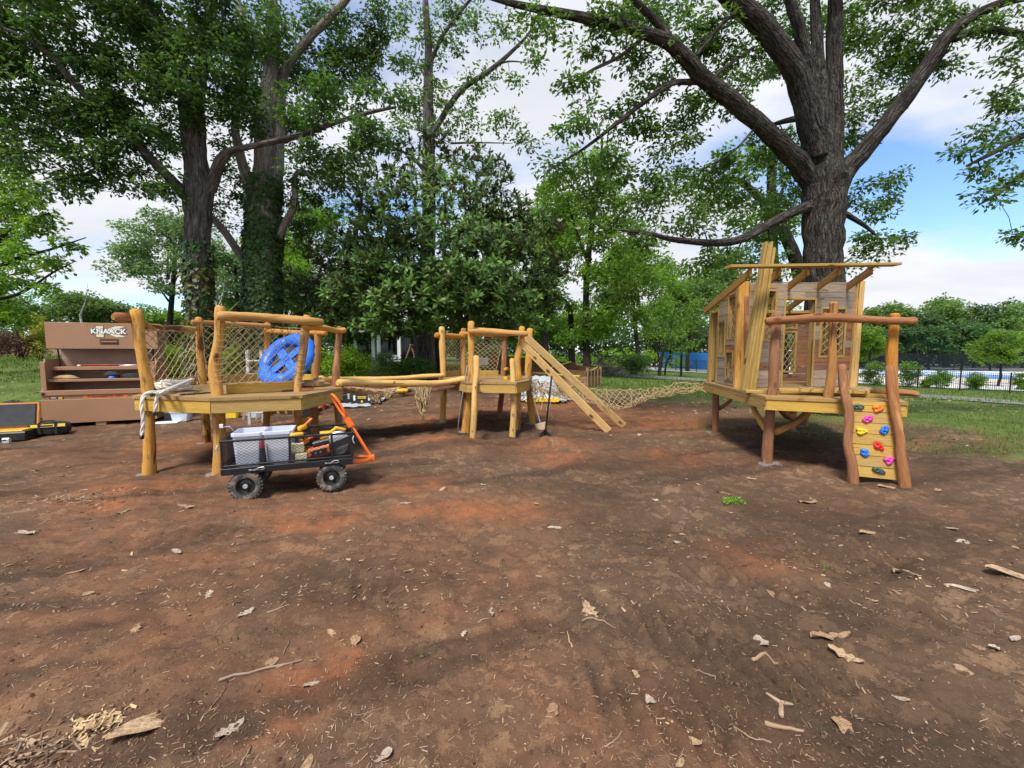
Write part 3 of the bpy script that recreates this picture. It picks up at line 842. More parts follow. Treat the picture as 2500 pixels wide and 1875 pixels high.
def big_tree(name, label, base_px, base_Y, limbs, blobs, leaf_mat, bark_mat, leaf=(0.15, 0.07), per=34, clump_r=.42, seed=1, dens=1.0, squash=.6, dy=.6, tw=.035):
    bp = at(base_px, 860, base_Y); bz = gh(bp.x, base_Y)
    root = thing(name, label, 'tree', (bp.x, base_Y, bz))
    nodes = []
    for i, L in enumerate(limbs):
        nm = 'trunk' if i == 0 else 'limb'
        nodes += limb(L, seed * 31 + i, bark_mat, root, nm, n=26 if i == 0 else (12 if L[0][3] > .08 else 8), bump=.10 if i == 0 else .07)
    rs = np.random.RandomState(seed)
    C = []
    for px, py, rx, ry, Y in blobs:
        sc = Y / FPX
        c = at(px, py, Y); n = max(4, int(dens * (rx * ry) * sc * sc / (clump_r * clump_r) * 2.3))
        C.append(ell(c, (rx * sc, max(rx, ry) * sc * dy, ry * sc), n, rs, .42))
    C = np.concatenate(C)
    mb = M(); twigs(mb, nodes, C, tw)
    tag(mb.build('twigs', bark_mat, root), kind='stuff')
    R = clump_r * (.45 + .8 * rs.rand(len(C)))
    V, Fq = leaf_quads(C, R, int(per * 1.25), leaf[0] * 1.05, leaf[1] * 1.1, seed + 5, squash)
    np_obj('crown', V, Fq, leaf_mat, root)
    return root

T1Y, T2Y, OY = 12.0, 13.5, 10.0
big_tree('oak_tree', 'tall oak with bare furrowed trunk forking behind the left play platform', 484, T1Y, [
    [(484, 1010, T1Y, .394), (484, 900, T1Y, .328), (484, 740, T1Y, .303), (484, 560, T1Y, .303), (484, 460, T1Y, .361), (478, 400, T1Y, .295), (470, 300, T1Y, .295), (466, 240, T1Y, .279)],
    [(468, 270, T1Y, .264), (440, 165, T1Y - .2, .220), (404, 96, T1Y - .4, .194), (350, 0, T1Y - .7, .150), (310, -120, T1Y - 1, .088)],
    [(472, 270, T1Y, .229), (492, 160, T1Y + .2, .176), (511, 60, T1Y + .3, .150), (522, -60, T1Y + .4, .114)],
    [(470, 500, T1Y, .176), (440, 462, T1Y - .2, .150), (395, 415, T1Y - .5, .123), (338, 357, T1Y - .8, .110), (270, 285, T1Y - 1.1, .097), (217, 241, T1Y - 1.3, .088), (169, 188, T1Y - 1.5, .075), (130, 140, T1Y - 1.7, .062), (48, 87, T1Y - 2, .040), (-60, 40, T1Y - 2.3, .018)],
    [(490, 490, T1Y, .176), (518, 449, T1Y, .150), (535, 400, T1Y - .1, .132), (559, 367, T1Y - .2, .114)],
    [(556, 370, T1Y - .2, .088), (627, 354, T1Y - .4, .075), (723, 333, T1Y - .7, .070), (820, 299, T1Y - 1, .057), (900, 275, T1Y - 1.2, .048), (965, 262, T1Y - 1.4, .026)],
    [(430, 235, T1Y - .1, .079), (360, 200, T1Y - .5, .053), (270, 158, T1Y - .9, .035), (200, 150, T1Y - 1.1, .018)],
    [(217, 241, T1Y - 1.3, .044), (195, 275, T1Y - 1.5, .031), (130, 300, T1Y - 1.8, .018)],
    [(330, 350, T1Y - .8, .044), (280, 345, T1Y - 1.1, .026), (210, 380, T1Y - 1.4, .013)],
], [(60, 90, 150, 110, 10.4), (230, 60, 150, 90, 10.8), (90, 250, 150, 110, 10.6), (250, 215, 130, 95, 11), (140, 370, 130, 75, 10.6), (300, 330, 120, 90, 11), (390, 90, 90, 100, 12.6), (440, 180, 120, 90, 11), (545, 150, 90, 100, 11.5), (560, 270, 90, 80, 11.8), (360, 440, 80, 42, 11.2), (-70, 260, 130, 150, 10.5), (-80, 70, 120, 120, 10.5), (250, 425, 70, 40, 11), (640, 90, 70, 60, 12), (170, 455, 60, 30, 10.6), (330, 30, 90, 60, 11.6), (390, 330, 60, 70, 12.6),
    (730, 270, 80, 55, 11.2), (830, 240, 90, 60, 11), (790, 390, 90, 50, 11.4), (900, 330, 80, 60, 10.9), (960, 240, 40, 30, 10.6), (500, 20, 110, 50, 11.5), (60, -80, 200, 80, 10.2), (400, -90, 200, 80, 11)], MT['leaf_dark'], MT['bark_left'], seed=3, dens=2.0, per=56, leaf=(.12, .055), clump_r=.38)
big_tree('ivy_clad_tree', 'two-stemmed tree with its lower trunk wrapped in dark green ivy', 642, T2Y, [
    [(641, 1000, T2Y, .568), (641, 900, T2Y, .482), (641, 760, T2Y, .456), (643, 620, T2Y, .430), (646, 500, T2Y, .447), (648, 440, T2Y, .361)],
    [(640, 470, T2Y, .317), (644, 390, T2Y, .282), (646, 289, T2Y, .255), (660, 193, T2Y, .220), (667, 96, T2Y, .194), (664, 0, T2Y, .158), (655, -100, T2Y, .106)],
    [(668, 480, T2Y + .1, .229), (677, 410, T2Y + .2, .202), (682, 289, T2Y + .3, .176), (692, 180, T2Y + .2, .150), (752, 96, T2Y, .123), (800, 48, T2Y - .2, .114), (844, 0, T2Y - .4, .097), (900, -70, T2Y - .7, .053)],
    [(630, 510, T2Y, .194), (615, 470, T2Y - .1, .167), (598, 420, T2Y - .2, .150), (580, 350, T2Y - .2, .132), (574, 300, T2Y - .3, .114), (590, 200, T2Y - .3, .106), (600, 100, T2Y - .3, .114), (580, 0, T2Y - .3, .088)],
    [(680, 580, T2Y, .123), (705, 530, T2Y - .2, .106), (719, 500, T2Y - .3, .097), (721, 430, T2Y - .3, .079), (745, 423, T2Y - .4, .044), (790, 450, T2Y - .6, .018)],
    [(615, 650, T2Y, .150), (588, 622, T2Y - .1, .132), (550, 569, T2Y - .2, .114), (521, 535, T2Y - .2, .097), (490, 515, T2Y - .1, .070)],
], [(780, 60, 70, 60, 13.6), (860, 110, 90, 70, 13.8), (800, 180, 90, 60, 14), (640, 60, 60, 70, 13), (730, 160, 60, 80, 14.2), (700, 330, 70, 60, 14.5), (600, 230, 60, 80, 14.2), (760, 470, 90, 60, 13.6), (830, 420, 80, 50, 14), (900, 170, 80, 60, 14), (920, 40, 60, 50, 13.5), (560, 420, 60, 70, 14.5), (540, 500, 70, 60, 14.6), (720, 560, 60, 50, 14.5), (600, 130, 60, 60, 14)], MT['leaf_dark'], MT['bark_pale'], seed=5, dens=1.6, per=50, leaf=(.13, .058), clump_r=.4)
big_tree('tall_airy_tree', 'tall thin-crowned tree rising above the magnolia in the centre', 1046, 20, [
    [(1046, 960, 20, .42), (1046, 700, 20, .36), (1046, 344, 20, .27), (1046, 230, 20, .22), (1046, 115, 20, .17), (1038, 0, 20, .13), (1030, -90, 20, .08)],
    [(1046, 350, 20, .16), (1066, 309, 19.9, .14), (1124, 223, 19.5, .12), (1204, 166, 19, .1), (1273, 103, 18.5, .06), (1295, 74, 18.3, .03)],
    [(1048, 180, 20, .1), (1055, 143, 19.9, .09), (1089, 74, 19.5, .08), (1147, 0, 19, .06), (1180, -50, 18.7, .03)],
    [(1100, 350, 19.8, .05), (1160, 348, 19.5, .04), (1250, 350, 19, .015)],
    [(1200, 168, 19, .045), (1240, 150, 18.8, .035), (1300, 155, 18.5, .015)],
    [(1040, 420, 20, .1), (1000, 380, 19.5, .06), (940, 350, 19, .03)],
], [(1010, 60, 60, 45, 19.8), (1090, 110, 55, 45, 19.8), (1010, 170, 50, 50, 20), (1180, 60, 60, 40, 19), (1270, 60, 60, 35, 18.6), (1170, 200, 55, 40, 19.2), (1300, 140, 45, 30, 18.4), (1130, 290, 60, 40, 19.6), (1215, 300, 60, 35, 19), (1010, 270, 60, 60, 20), (1270, 350, 45, 30, 18.8), (950, 320, 50, 40, 19), (1100, 20, 60, 40, 19.4), (1250, 190, 30, 22, 18.8), (1080, 230, 50, 40, 19.8), (1330, 50, 40, 30, 18)], MT['leaf_mid'], MT['bark_left'], leaf=(.17, .08), per=22, clump_r=.42, seed=8, dens=1.45)
big_tree('shade_oak', 'huge spreading oak with thick forking limbs behind the playhouse', 2022, OY, [
    [(2030, 1010, OY, .529), (2026, 900, OY, .456), (2018, 760, OY, .412), (2012, 650, OY, .391), (2010, 560, OY, .397), (2012, 480, OY, .427), (2013, 430, OY, .419), (2008, 370, OY, .324), (2002, 290, OY, .235), (1996, 220, OY, .177)],
    [(1995, 460, OY, .252), (1973, 429, OY, .231), (1917, 362, OY - .3, .202), (1843, 294, OY - .6, .175), (1780, 240, OY - .9, .164), (1719, 192, OY - 1.2, .154), (1645, 113, OY - 1.5, .133), (1589, 85, OY - 1.7, .112), (1504, 59, OY - 2, .094), (1391, 37, OY - 2.3, .077), (1261, 11, OY - 2.6, .052), (1150, -20, OY - 2.9, .021)],
    [(2000, 400, OY, .279), (1985, 330, OY - .2, .258), (1945, 186, OY - .5, .231), (1872, 73, OY - .8, .210), (1792, 0, OY - 1, .189), (1690, -110, OY - 1.3, .140)],
    [(2002, 380, OY - .25, .154), (1985, 250, OY - .4, .133), (1962, 113, OY - .6, .119), (1930, 0, OY - .8, .104), (1900, -100, OY - 1, .070)],
    [(2012, 380, OY + .1, .168), (2004, 226, OY, .133), (1992, 56, OY, .112), (1988, -40, OY, .091)],
    [(2030, 400, OY + .25, .237), (2036, 270, OY + .3, .189), (2036, 186, OY + .3, .175), (2038, 34, OY + .3, .154), (2042, -70, OY + .3, .125)],
    [(2035, 470, OY, .252), (2064, 418, OY, .224), (2109, 367, OY - .1, .189), (2182, 277, OY - .3, .168), (2256, 175, OY - .5, .154), (2312, 90, OY - .7, .140), (2357, 51, OY - .8, .112), (2437, 11, OY - 1, .084), (2520, -10, OY - 1.2, .063)],
    [(2330, 95, OY - .7, .084), (2360, 82, OY - .8, .077), (2408, 72, OY - .9, .070), (2500, 84, OY - 1.1, .060), (2600, 110, OY - 1.4, .028)],
    [(1985, 515, OY, .140), (1962, 508, OY - .1, .119), (1888, 542, OY - .5, .102), (1815, 582, OY - .9, .087), (1747, 593, OY - 1.2, .073), (1645, 585, OY - 1.6, .056), (1589, 571, OY - 1.8, .042), (1500, 560, OY - 2.1, .014)],
    [(2050, 520, OY, .084), (2069, 525, OY, .063), (2115, 554, OY, .042), (2150, 585, OY, .017)],
    [(1640, 110, OY - 1.5, .091), (1612, 62, OY - 1.6, .077), (1555, 6, OY - 1.8, .056), (1520, -50, OY - 2, .035)],
    [(1715, 198, OY - 1.1, .070), (1680, 200, OY - 1.2, .060), (1634, 206, OY - 1.4, .052), (1566, 254, OY - 1.6, .046), (1487, 316, OY - 1.8, .038), (1419, 367, OY - 2, .025), (1335, 418, OY - 2.2, .010)],
    [(1685, 150, OY - 1.4, .049), (1720, 110, OY - 1.3, .042), (1759, 62, OY - 1.3, .035), (1798, 30, OY - 1.3, .035)],
    [(1575, 88, OY - 1.7, .042), (1516, 136, OY - 1.9, .035), (1448, 170, OY - 2.1, .028), (1385, 209, OY - 2.2, .010)],
    [(1735, 195, OY - 1.2, .042), (1790, 150, OY - 1, .035), (1840, 115, OY - .8, .031)],
    [(1990, 265, OY + .3, .104), (1960, 285, OY + .8, .084), (1900, 300, OY + 1.5, .056), (1850, 320, OY + 2, .021)],
    [(1850, 305, OY - .6, .028), (1790, 370, OY - .8, .021), (1720, 410, OY - 1, .010)],
], [(1600, 45, 110, 40, 8.6), (1700, 60, 100, 60, 9), (1760, 130, 80, 60, 9.3), (1560, 130, 70, 35, 8.4), (1490, 40, 70, 35, 8), (1340, 50, 60, 30, 7.6), (1415, 210, 50, 40, 7.9), (1400, 300, 60, 55, 8), (1510, 250, 50, 35, 8.5), (1620, 190, 70, 45, 9), (1690, 260, 70, 50, 9.2), (1780, 250, 60, 40, 9.6), (1560, 320, 60, 50, 8.8), (1650, 340, 80, 50, 9.2), (1400, 400, 80, 30, 8), (1510, 400, 80, 50, 8.6), (1620, 440, 90, 45, 9.2), (1730, 440, 90, 60, 10), (1820, 500, 70, 40, 10.4), (1560, 490, 90, 35, 8.6), (1660, 540, 90, 35, 8.8), (1570, 575, 70, 30, 8.3), (1740, 620, 70, 35, 9), (1840, 640, 60, 40, 9.6), (1920, 430, 40, 80, 11.5), (1880, 360, 70, 50, 11.8),
    (2075, 330, 40, 60, 11), (2130, 190, 80, 40, 10.4), (2130, 250, 70, 40, 10.4), (2200, 90, 90, 50, 10), (2290, 40, 90, 40, 9.6), (2080, 110, 45, 60, 11), (2120, 480, 55, 50, 10.3), (2155, 570, 60, 55, 10.2), (2110, 630, 40, 40, 10.2), (2170, 440, 35, 30, 10.3), (1860, 40, 60, 40, 10.8), (1960, 60, 60, 60, 11.2), (2320, 150, 35, 25, 9.8), (2420, 60, 60, 40, 9), (1650, -80, 180, 60, 8.8), (1470, 90, 80, 35, 8.1), (1820, 170, 60, 60, 11), (1900, 150, 50, 60, 11.6), (2250, 130, 70, 40, 10.2), (2180, 20, 120, 40, 10.2), (2060, 30, 50, 60, 11.4), (1450, 480, 70, 35, 8.4), (1890, 560, 50, 60, 11.6), (1950, -90, 160, 60, 10), (2250, -80, 160, 60, 9.8)], MT['leaf_mid'], MT['bark_oak'], seed=11, dens=1.8, per=54, leaf=(.105, .045), clump_r=.34, dy=.5)
big_tree('edge_oak', 'oak branches hanging in from the right edge of the view', 3000, 8.6, [
    [(3000, 1100, 8.6, .5), (3000, 860, 8.6, .42), (3000, 500, 8.6, .38), (2980, 250, 8.5, .3), (2960, 50, 8.4, .22)],
    [(2990, 420, 8.6, .16), (2800, 330, 8.4, .12), (2600, 310, 8.2, .08), (2500, 330, 8.1, .06), (2430, 370, 8, .045), (2360, 405, 7.9, .02)],
    [(2990, 480, 8.6, .14), (2800, 420, 8.4, .1), (2600, 400, 8.2, .07), (2500, 425, 8.1, .05), (2440, 470, 8, .035), (2390, 500, 7.9, .015)],
    [(2975, 250, 8.5, .14), (2800, 150, 8.3, .1), (2600, 150, 8.1, .06), (2480, 190, 8, .03)],
], [(2470, 140, 55, 60, 8), (2440, 230, 55, 35, 8), (2400, 300, 55, 35, 8), (2460, 340, 55, 35, 8.1), (2370, 370, 45, 25, 7.9), (2420, 420, 55, 30, 8), (2470, 430, 45, 35, 8.1), (2400, 480, 45, 25, 7.9), (2490, 250, 40, 60, 8.1), (2600, 300, 90, 120, 8.3), (2700, 150, 120, 110, 8.3), (2495, 580, 22, 25, 8.2), (2620, 480, 90, 60, 8.3)], MT['leaf_mid'], MT['bark_oak'], seed=13, dens=1.3, per=34, leaf=(.10, .045), clump_r=.28)
big_tree('young_forked_tree', 'slender tree with two dark leaning trunks, right of the magnolia', 1432, 21, [
    [(1432, 940, 21, .22), (1432, 860, 21, .18), (1430, 760, 21, .16), (1436, 630, 21, .15), (1450, 515, 21, .12), (1467, 401, 21, .08), (1470, 330, 21, .04)],
    [(1436, 640, 21, .1), (1415, 590, 20.8, .08), (1400, 540, 20.6, .05), (1380, 470, 20.4, .02)],
    [(1445, 540, 21, .08), (1440, 470, 21.2, .06), (1430, 390, 21.3, .03)],
    [(1398, 940, 22, .2), (1396, 860, 22, .17), (1394, 780, 22, .15), (1385, 740, 22, .1), (1350, 715, 21.8, .05)],
    [(1432, 700, 21, .06), (1480, 640, 20.6, .05), (1540, 600, 20.3, .02)],
    [(1433, 790, 21, .05), (1500, 740, 20.6, .04), (1560, 700, 20.3, .02)],
], [(1440, 420, 80, 60, 21), (1370, 480, 60, 60, 20.6), (1500, 500, 80, 60, 20.8), (1420, 560, 90, 60, 20.6), (1530, 600, 80, 60, 20.4), (1350, 620, 70, 60, 20.8), (1450, 660, 80, 50, 20.5), (1560, 690, 70, 45, 20.3), (1350, 740, 70, 40, 21.4), (1480, 760, 80, 40, 20.5), (1290, 790, 60, 35, 21.5), (1560, 780, 60, 35, 20.4), (1410, 810, 60, 30, 21)], MT['leaf_lite'], MT['bark_dark'], leaf=(.22, .085), per=30, clump_r=.5, seed=17, dens=2.1)
big_tree('back_tree', 'leaning slim tree seen between the great oak limbs above the playhouse', 1888, 15.5, [
    [(1905, 960, 15.5, .3), (1900, 760, 15.5, .24), (1885, 640, 15.5, .21), (1883, 540, 15.5, .19), (1884, 400, 15.5, .13), (1886, 320, 15.5, .07)],
    [(1960, 720, 15.5, .24), (1945, 640, 15.5, .22), (1915, 570, 15.4, .2), (1893, 530, 15.3, .18), (1850, 480, 15, .13), (1800, 440, 14.8, .1), (1740, 445, 14.5, .06), (1660, 425, 14.2, .03)],
    [(1885, 560, 15.5, .08), (1905, 480, 15.5, .06), (1925, 420, 15.5, .03)],
], [(1800, 400, 80, 50, 15), (1880, 380, 60, 60, 15.6), (1740, 490, 80, 40, 14.6), (1840, 560, 70, 50, 15.4), (1780, 620, 80, 40, 15), (1680, 470, 60, 35, 14.3), (1930, 520, 50, 60, 15.8), (1860, 680, 60, 30, 15.4), (1700, 660, 70, 30, 15)], MT['leaf_lite'], MT['bark_dark'], leaf=(.16, .075), per=30, clump_r=.42, seed=19, dens=1.9)
big_tree('left_edge_tree', 'dense bright green tree cut off by the left edge', -80, 15, [
    [(-80, 1000, 15, .3), (-80, 860, 15, .26), (-70, 700, 15, .22), (-50, 560, 15, .16), (-40, 430, 15, .08)],
    [(-70, 700, 15, .1), (20, 640, 14.6, .07), (120, 610, 14.3, .04), (210, 580, 14.1, .015)],
    [(-72, 740, 15, .08), (40, 720, 14.6, .05), (130, 665, 14.3, .03), (180, 640, 14.2, .012)],
    [(-60, 620, 15, .09), (30, 560, 14.6, .06), (120, 520, 14.4, .03)],
], [(20, 450, 60, 50, 14.8), (70, 500, 70, 50, 14.6), (-40, 540, 90, 90, 15), (110, 560, 60, 35, 14.4), (60, 620, 80, 40, 14.5), (170, 590, 35, 18, 14.2), (150, 650, 40, 20, 14.3), (40, 690, 70, 40, 14.6), (-60, 680, 80, 70, 14.8), (100, 700, 45, 22, 14.4), (-60, 430, 80, 60, 15), (30, 760, 60, 40, 14.8)], MT['leaf_lite'], MT['bark_dark'], leaf=(.17, .075), per=36, clump_r=.42, seed=23, dens=1.9)

# magnolia: tiers of leaf rosettes
def magnolia():
    Y = 16.0; sc = Y / FPX; rs = np.random.RandomState(29)
    b = at(1052, 860, Y); zb = gh(b.x, Y)
    root = thing('magnolia_tree', 'broad dark glossy magnolia with a few white blossoms behind the rope bridge', 'tree', (b.x, Y, zb))
    nodes = limb([(1034, 935, Y, .42), (1034, 890, Y, .37), (1036, 780, Y, .34), (1042, 600, Y, .24), (1052, 430, Y, .14), (1058, 330, Y, .06)], 291, MT['bark_left'], root, 'trunk', n=20)
    nodes += limb([(1078, 935, Y - 1.2, .2), (1076, 880, Y - 1.2, .19), (1074, 780, Y - 1, .18), (1066, 680, Y - .6, .15), (1050, 600, Y, .1)], 292, MT['bark_dark'], root, 'limb', n=12)
    # tiers: (px, py, half-width px, half-height px, depth offset)
    tiers = [(1060, 330, 40, 30, 0), (1000, 380, 60, 26, 0), (1120, 380, 70, 26, .5), (1190, 410, 55, 24, .3), (1060, 430, 90, 28, -1), (960, 450, 90, 40, -.6), (1160, 460, 110, 45, -.5), (1050, 500, 170, 40, -1.6), (920, 520, 80, 40, -.6), (1210, 520, 90, 45, -.2), (1290, 560, 90, 40, .2), (930, 580, 110, 40, -1.8), (1090, 590, 150, 45, -2.4), (1230, 610, 110, 45, -1.2), (840, 640, 90, 45, -1), (960, 660, 120, 45, -2.6), (1120, 680, 150, 45, -3), (1270, 690, 90, 45, -1.4), (790, 720, 80, 45, -.6), (900, 720, 110, 45, -2.4), (1040, 735, 140, 40, -3.2), (1190, 740, 120, 40, -2.8), (1310, 740, 60, 40, -.8), (830, 780, 90, 35, -1.2), (960, 790, 100, 32, -2.6), (1110, 790, 110, 28, -2.6), (1240, 790, 90, 28, -1.6), (740, 700, 60, 40, 0), (1340, 650, 50, 40, 0)]
    C = []
    for px, py, rx, ry, oy in tiers:
        y = Y + oy; s = y / FPX
        n = int(rx * ry * .027 * min(1, max(.5, (py - 250) / 330))) + 8
        d = rs.normal(size=(n, 3)); d /= np.linalg.norm(d, axis=1, keepdims=True)
        d[:, 1] -= .35
        q = np.array(at(px, py, y)) + d * np.array([rx * s, rx * s * .75, ry * s]) * (rs.rand(n) ** .4)[:, None]
        C.append(q)
    C = np.concatenate(C)
    mb = M(); twigs(mb, nodes, C[::5], .05); tag(mb.build('twigs', MT['bark_dark'], root), kind='stuff')
    # each rosette: leaves radiate from the twig tip
    per = 9; n = len(C) * per
    c = np.repeat(C, per, 0)
    out = C - np.array([b.x, Y, 0]); out[:, 2] = 0; out /= np.linalg.norm(out, axis=1, keepdims=True) + 1e-6
    axr = out * .45 + np.array([0, -.18, .75]) + rs.normal(size=C.shape) * .28
    axr /= np.linalg.norm(axr, axis=1, keepdims=True)
    ax = np.repeat(axr, per, 0)
    h = np.cross(ax, np.array([.31, .2, .93])); h /= np.linalg.norm(h, axis=1, keepdims=True) + 1e-6
    g = np.cross(ax, h)
    ang = np.tile(np.arange(per) * 2.4, len(C)) + np.repeat(rs.rand(len(C)) * 6.28, per) + rs.normal(size=n) * .2
    lean = np.tile(np.linspace(.35, 1.55, per), len(C)) + rs.normal(size=n) * .15
    rd = h * np.cos(ang)[:, None] + g * np.sin(ang)[:, None]
    d = ax * np.cos(lean)[:, None] + rd * np.sin(lean)[:, None]
    d[:, 2] -= .12; d /= np.linalg.norm(d, axis=1, keepdims=True)
    sd = np.cross(d, ax); sd /= np.linalg.norm(sd, axis=1, keepdims=True) + 1e-6
    nn = np.cross(sd, d)
    L = (.19 + .10 * rs.rand(n))[:, None]; Wd = L * .36
    p = c - ax * (.05 * np.tile(np.arange(per), len(C)) / per)[:, None]
    v = [p, p + d * L * .33 + sd * Wd * .45 + nn * L * .05, p + d * L * .33 - sd * Wd * .45 + nn * L * .05, p + d * L * .7 + sd * Wd * .42 + nn * L * .02, p + d * L * .7 - sd * Wd * .42 + nn * L * .02, p + d * L - nn * L * .1]
    V = np.stack(v, 1).reshape(-1, 3)
    q = np.arange(n)[:, None] * 6
    Fs = np.concatenate([q + np.array([[0, 1, 2]]), q + np.array([[1, 4, 2]]), q + np.array([[1, 3, 4]]), q + np.array([[3, 5, 4]])])
    np_obj('crown', V, Fs, MT['leaf_magnolia'], root, smooth=True)
    for k, (px, py, oy) in enumerate([(1000, 527, -2.6), (926, 618, -3.2), (1094, 672, -4.4), (958, 728, -4.2), (1008, 727, -4.3), (738, 723, -1.6), (882, 812, -3.2), (950, 812, -3.6), (1367, 540, -.8), (1411, 560, -.5)]):
        m = M(); p = at(px, py, Y + oy); r = random.Random(k)
        for j in range(8):
            a = j * .785 + r.random(); ln = .11; lift = .03 + .05 * (j % 2)
            dd = Vector((math.cos(a), math.sin(a) * .8, .35 + .3 * (j % 2))); s2 = Vector((-math.sin(a), math.cos(a), 0))
            m.add([p, p + dd * ln * .5 + s2 * .04, p + dd * ln + Vector((0, 0, .02)), p + dd * ln * .5 - s2 * .04], [(0, 1, 2, 3)])
        m.build('blossom', MT['petal'], root)
magnolia()

def far_tree(name, label, px, top, hw, Y, mat, seed, low=None, leaf=None, dens=1.0, bm='bark_dark', hz=.5, group=None, cat='tree'):
    """tree at px centre with its top at py top and half-width hw px; low = py of the crown's lower edge"""
    rs = np.random.RandomState(seed)
    s = Y / FPX; b = at(px, 860, Y); zb = gh(b.x, Y)
    T = at(px, top, Y).z; Rw = hw * s
    zl = at(px, low, Y).z if low is not None else zb + (T - zb) * .25
    zl = max(zl, zb + .15)
    root = thing(name, label, cat, (b.x, Y, zb), group)
    tr = max(.06, (T - zb) * .018)
    mb = M(); mb.tube([Vector((b.x, Y, zb - .2)), Vector((b.x + rs.normal() * .1, Y, (zb + zl) / 2)), Vector((b.x + rs.normal() * .3, Y, (zl + T) / 2)), Vector((b.x, Y, T - (T - zl) * .12))], [tr * 1.25, tr, tr * .6, .03], n=8)
    nodes = [(b.x, Y, zl + (T - zl) * f, tr * .5) for f in (0, .2, .4, .6, .8)]
    # lobes make an uneven outline
    nl = 12; C = []
    cz, rz = (T + zl) / 2, (T - zl) / 2
    for i in range(nl):
        a = rs.rand() * 6.28; e = rs.uniform(-.75, .8)
        rr = math.sqrt(max(0.05, 1 - e * e)) * rs.uniform(.35, .7)
        c = (b.x + math.cos(a) * Rw * rr, Y + math.sin(a) * Rw * rr, cz + e * rz * .72)
        lr = rs.uniform(.32, .5)
        k = max(4, int(11 * dens))
        C.append(ell(c, (Rw * lr, Rw * lr, rz * lr * hz * 1.5), k, rs, .45))
        if i < 5: mb.tube([Vector((b.x, Y, zl + (c[2] - zl) * .4)), Vector(c)], [tr * .4, .02], n=5)
    C = np.concatenate(C)
    cr = max(.3, Rw * .2)
    twigs(mb, nodes, C[::2], tr * .3)
    mb.build('trunk', MT[bm], root, smooth=True)
    lf = leaf or max(.16, Y * .0075)
    per = int(np.clip(44 * (cr / lf / 2.2) ** 1.6, 24, 100))
    V, Fq = leaf_quads(C, cr * (.6 + .7 * rs.rand(len(C))), per, lf, lf * .55, seed + 1, .7)
    np_obj('crown', V, Fq, mat, root)
    return root
FT = [  # name, label, px, top, half-width, Y, material, lower edge, density
    ('broadleaf_tree', 'pale green tree filling the gap between the two big left trunks', 420, 490, 120, 26, 'leaf_pale', 760, 1.2),
    ('broadleaf_tree', 'light green tree right behind the ivy-clad trunk', 590, 560, 110, 24, 'leaf_pale', 790, 1.2),
    ('broadleaf_tree', 'bright tall tree between the ivy-clad trunk and the magnolia', 740, 440, 130, 28, 'leaf_lite', 790, 1.6),
    ('broadleaf_tree', 'pale feathery tree left of the magnolia crown', 700, 590, 90, 19, 'leaf_lite', 800, 1.2),
    ('broadleaf_tree', 'green tree peeping out right of the magnolia top', 1190, 470, 110, 30, 'leaf_lite', 790, 1.3),
    ('broadleaf_tree', 'bright green tree behind the slender forked trunks', 1330, 440, 110, 32, 'leaf_lite', 800, 1.5),
    ('broadleaf_tree', 'wide green tree above the pile of brushwood', 1560, 560, 120, 36, 'leaf_lite', 830, 1.5),
    ('broadleaf_tree', 'dark tree directly behind the magnolia trunk', 930, 560, 140, 30, 'leaf_fard', 820, 1.3),
    ('broadleaf_tree', 'dark tree behind the middle platform', 1120, 600, 130, 32, 'leaf_fard', 830, 1.3),
    ('broadleaf_tree', 'hazy green tree left of the playhouse wall', 1680, 640, 90, 44, 'leaf_far', 840, 1.4),
    ('broadleaf_tree', 'tall hazy tree close beside the playhouse wall', 1760, 600, 90, 48, 'leaf_pale', 840, 1.3),
    ('broadleaf_tree', 'far tree half hidden by the playhouse roof', 1850, 650, 90, 52, 'leaf_far', 840, 1.2),
    ('broadleaf_tree', 'low green tree behind the tool chest lid', 190, 705, 90, 34, 'leaf_far', 800, 1.3),
    ('broadleaf_tree', 'low airy tree right of the tool chest lid', 320, 730, 60, 36, 'leaf_pale', 810, 1.1),
    ('broadleaf_tree', 'green tree low at the left edge beyond the bank', 50, 700, 80, 30, 'leaf_far', 830, 1.3),
    ('broadleaf_tree', 'light green tree behind the left platform net', 400, 745, 70, 30, 'leaf_lite', 840, 1.2),
    ('broadleaf_tree', 'bright bushy tree behind the left platform rail', 560, 720, 80, 27, 'leaf_lite', 850, 1.3),
    ('broadleaf_tree', 'small dark tree behind the white porch', 850, 700, 110, 27, 'leaf_fard', 850, 1.3),
    ('broadleaf_tree', 'leafy low tree behind the timber bed', 1290, 690, 100, 36, 'leaf_lite', 850, 1.3),
    ('broadleaf_tree', 'leafy low tree above the far black fence', 1440, 700, 100, 40, 'leaf_lite', 850, 1.3),
    ('broadleaf_tree', 'rounded tree above the blue windscreen', 1640, 720, 80, 55, 'leaf_far', 855, 1.2),
    ('round_maple_tree', 'round bushy young tree right behind the porch rail', 2123, 797, 52, 34, 'leaf_lite', 884, 1.5),
    ('round_maple_tree', 'round bushy young tree at the right edge by the pool', 2442, 806, 54, 33, 'leaf_lite', 898, 1.5),
]
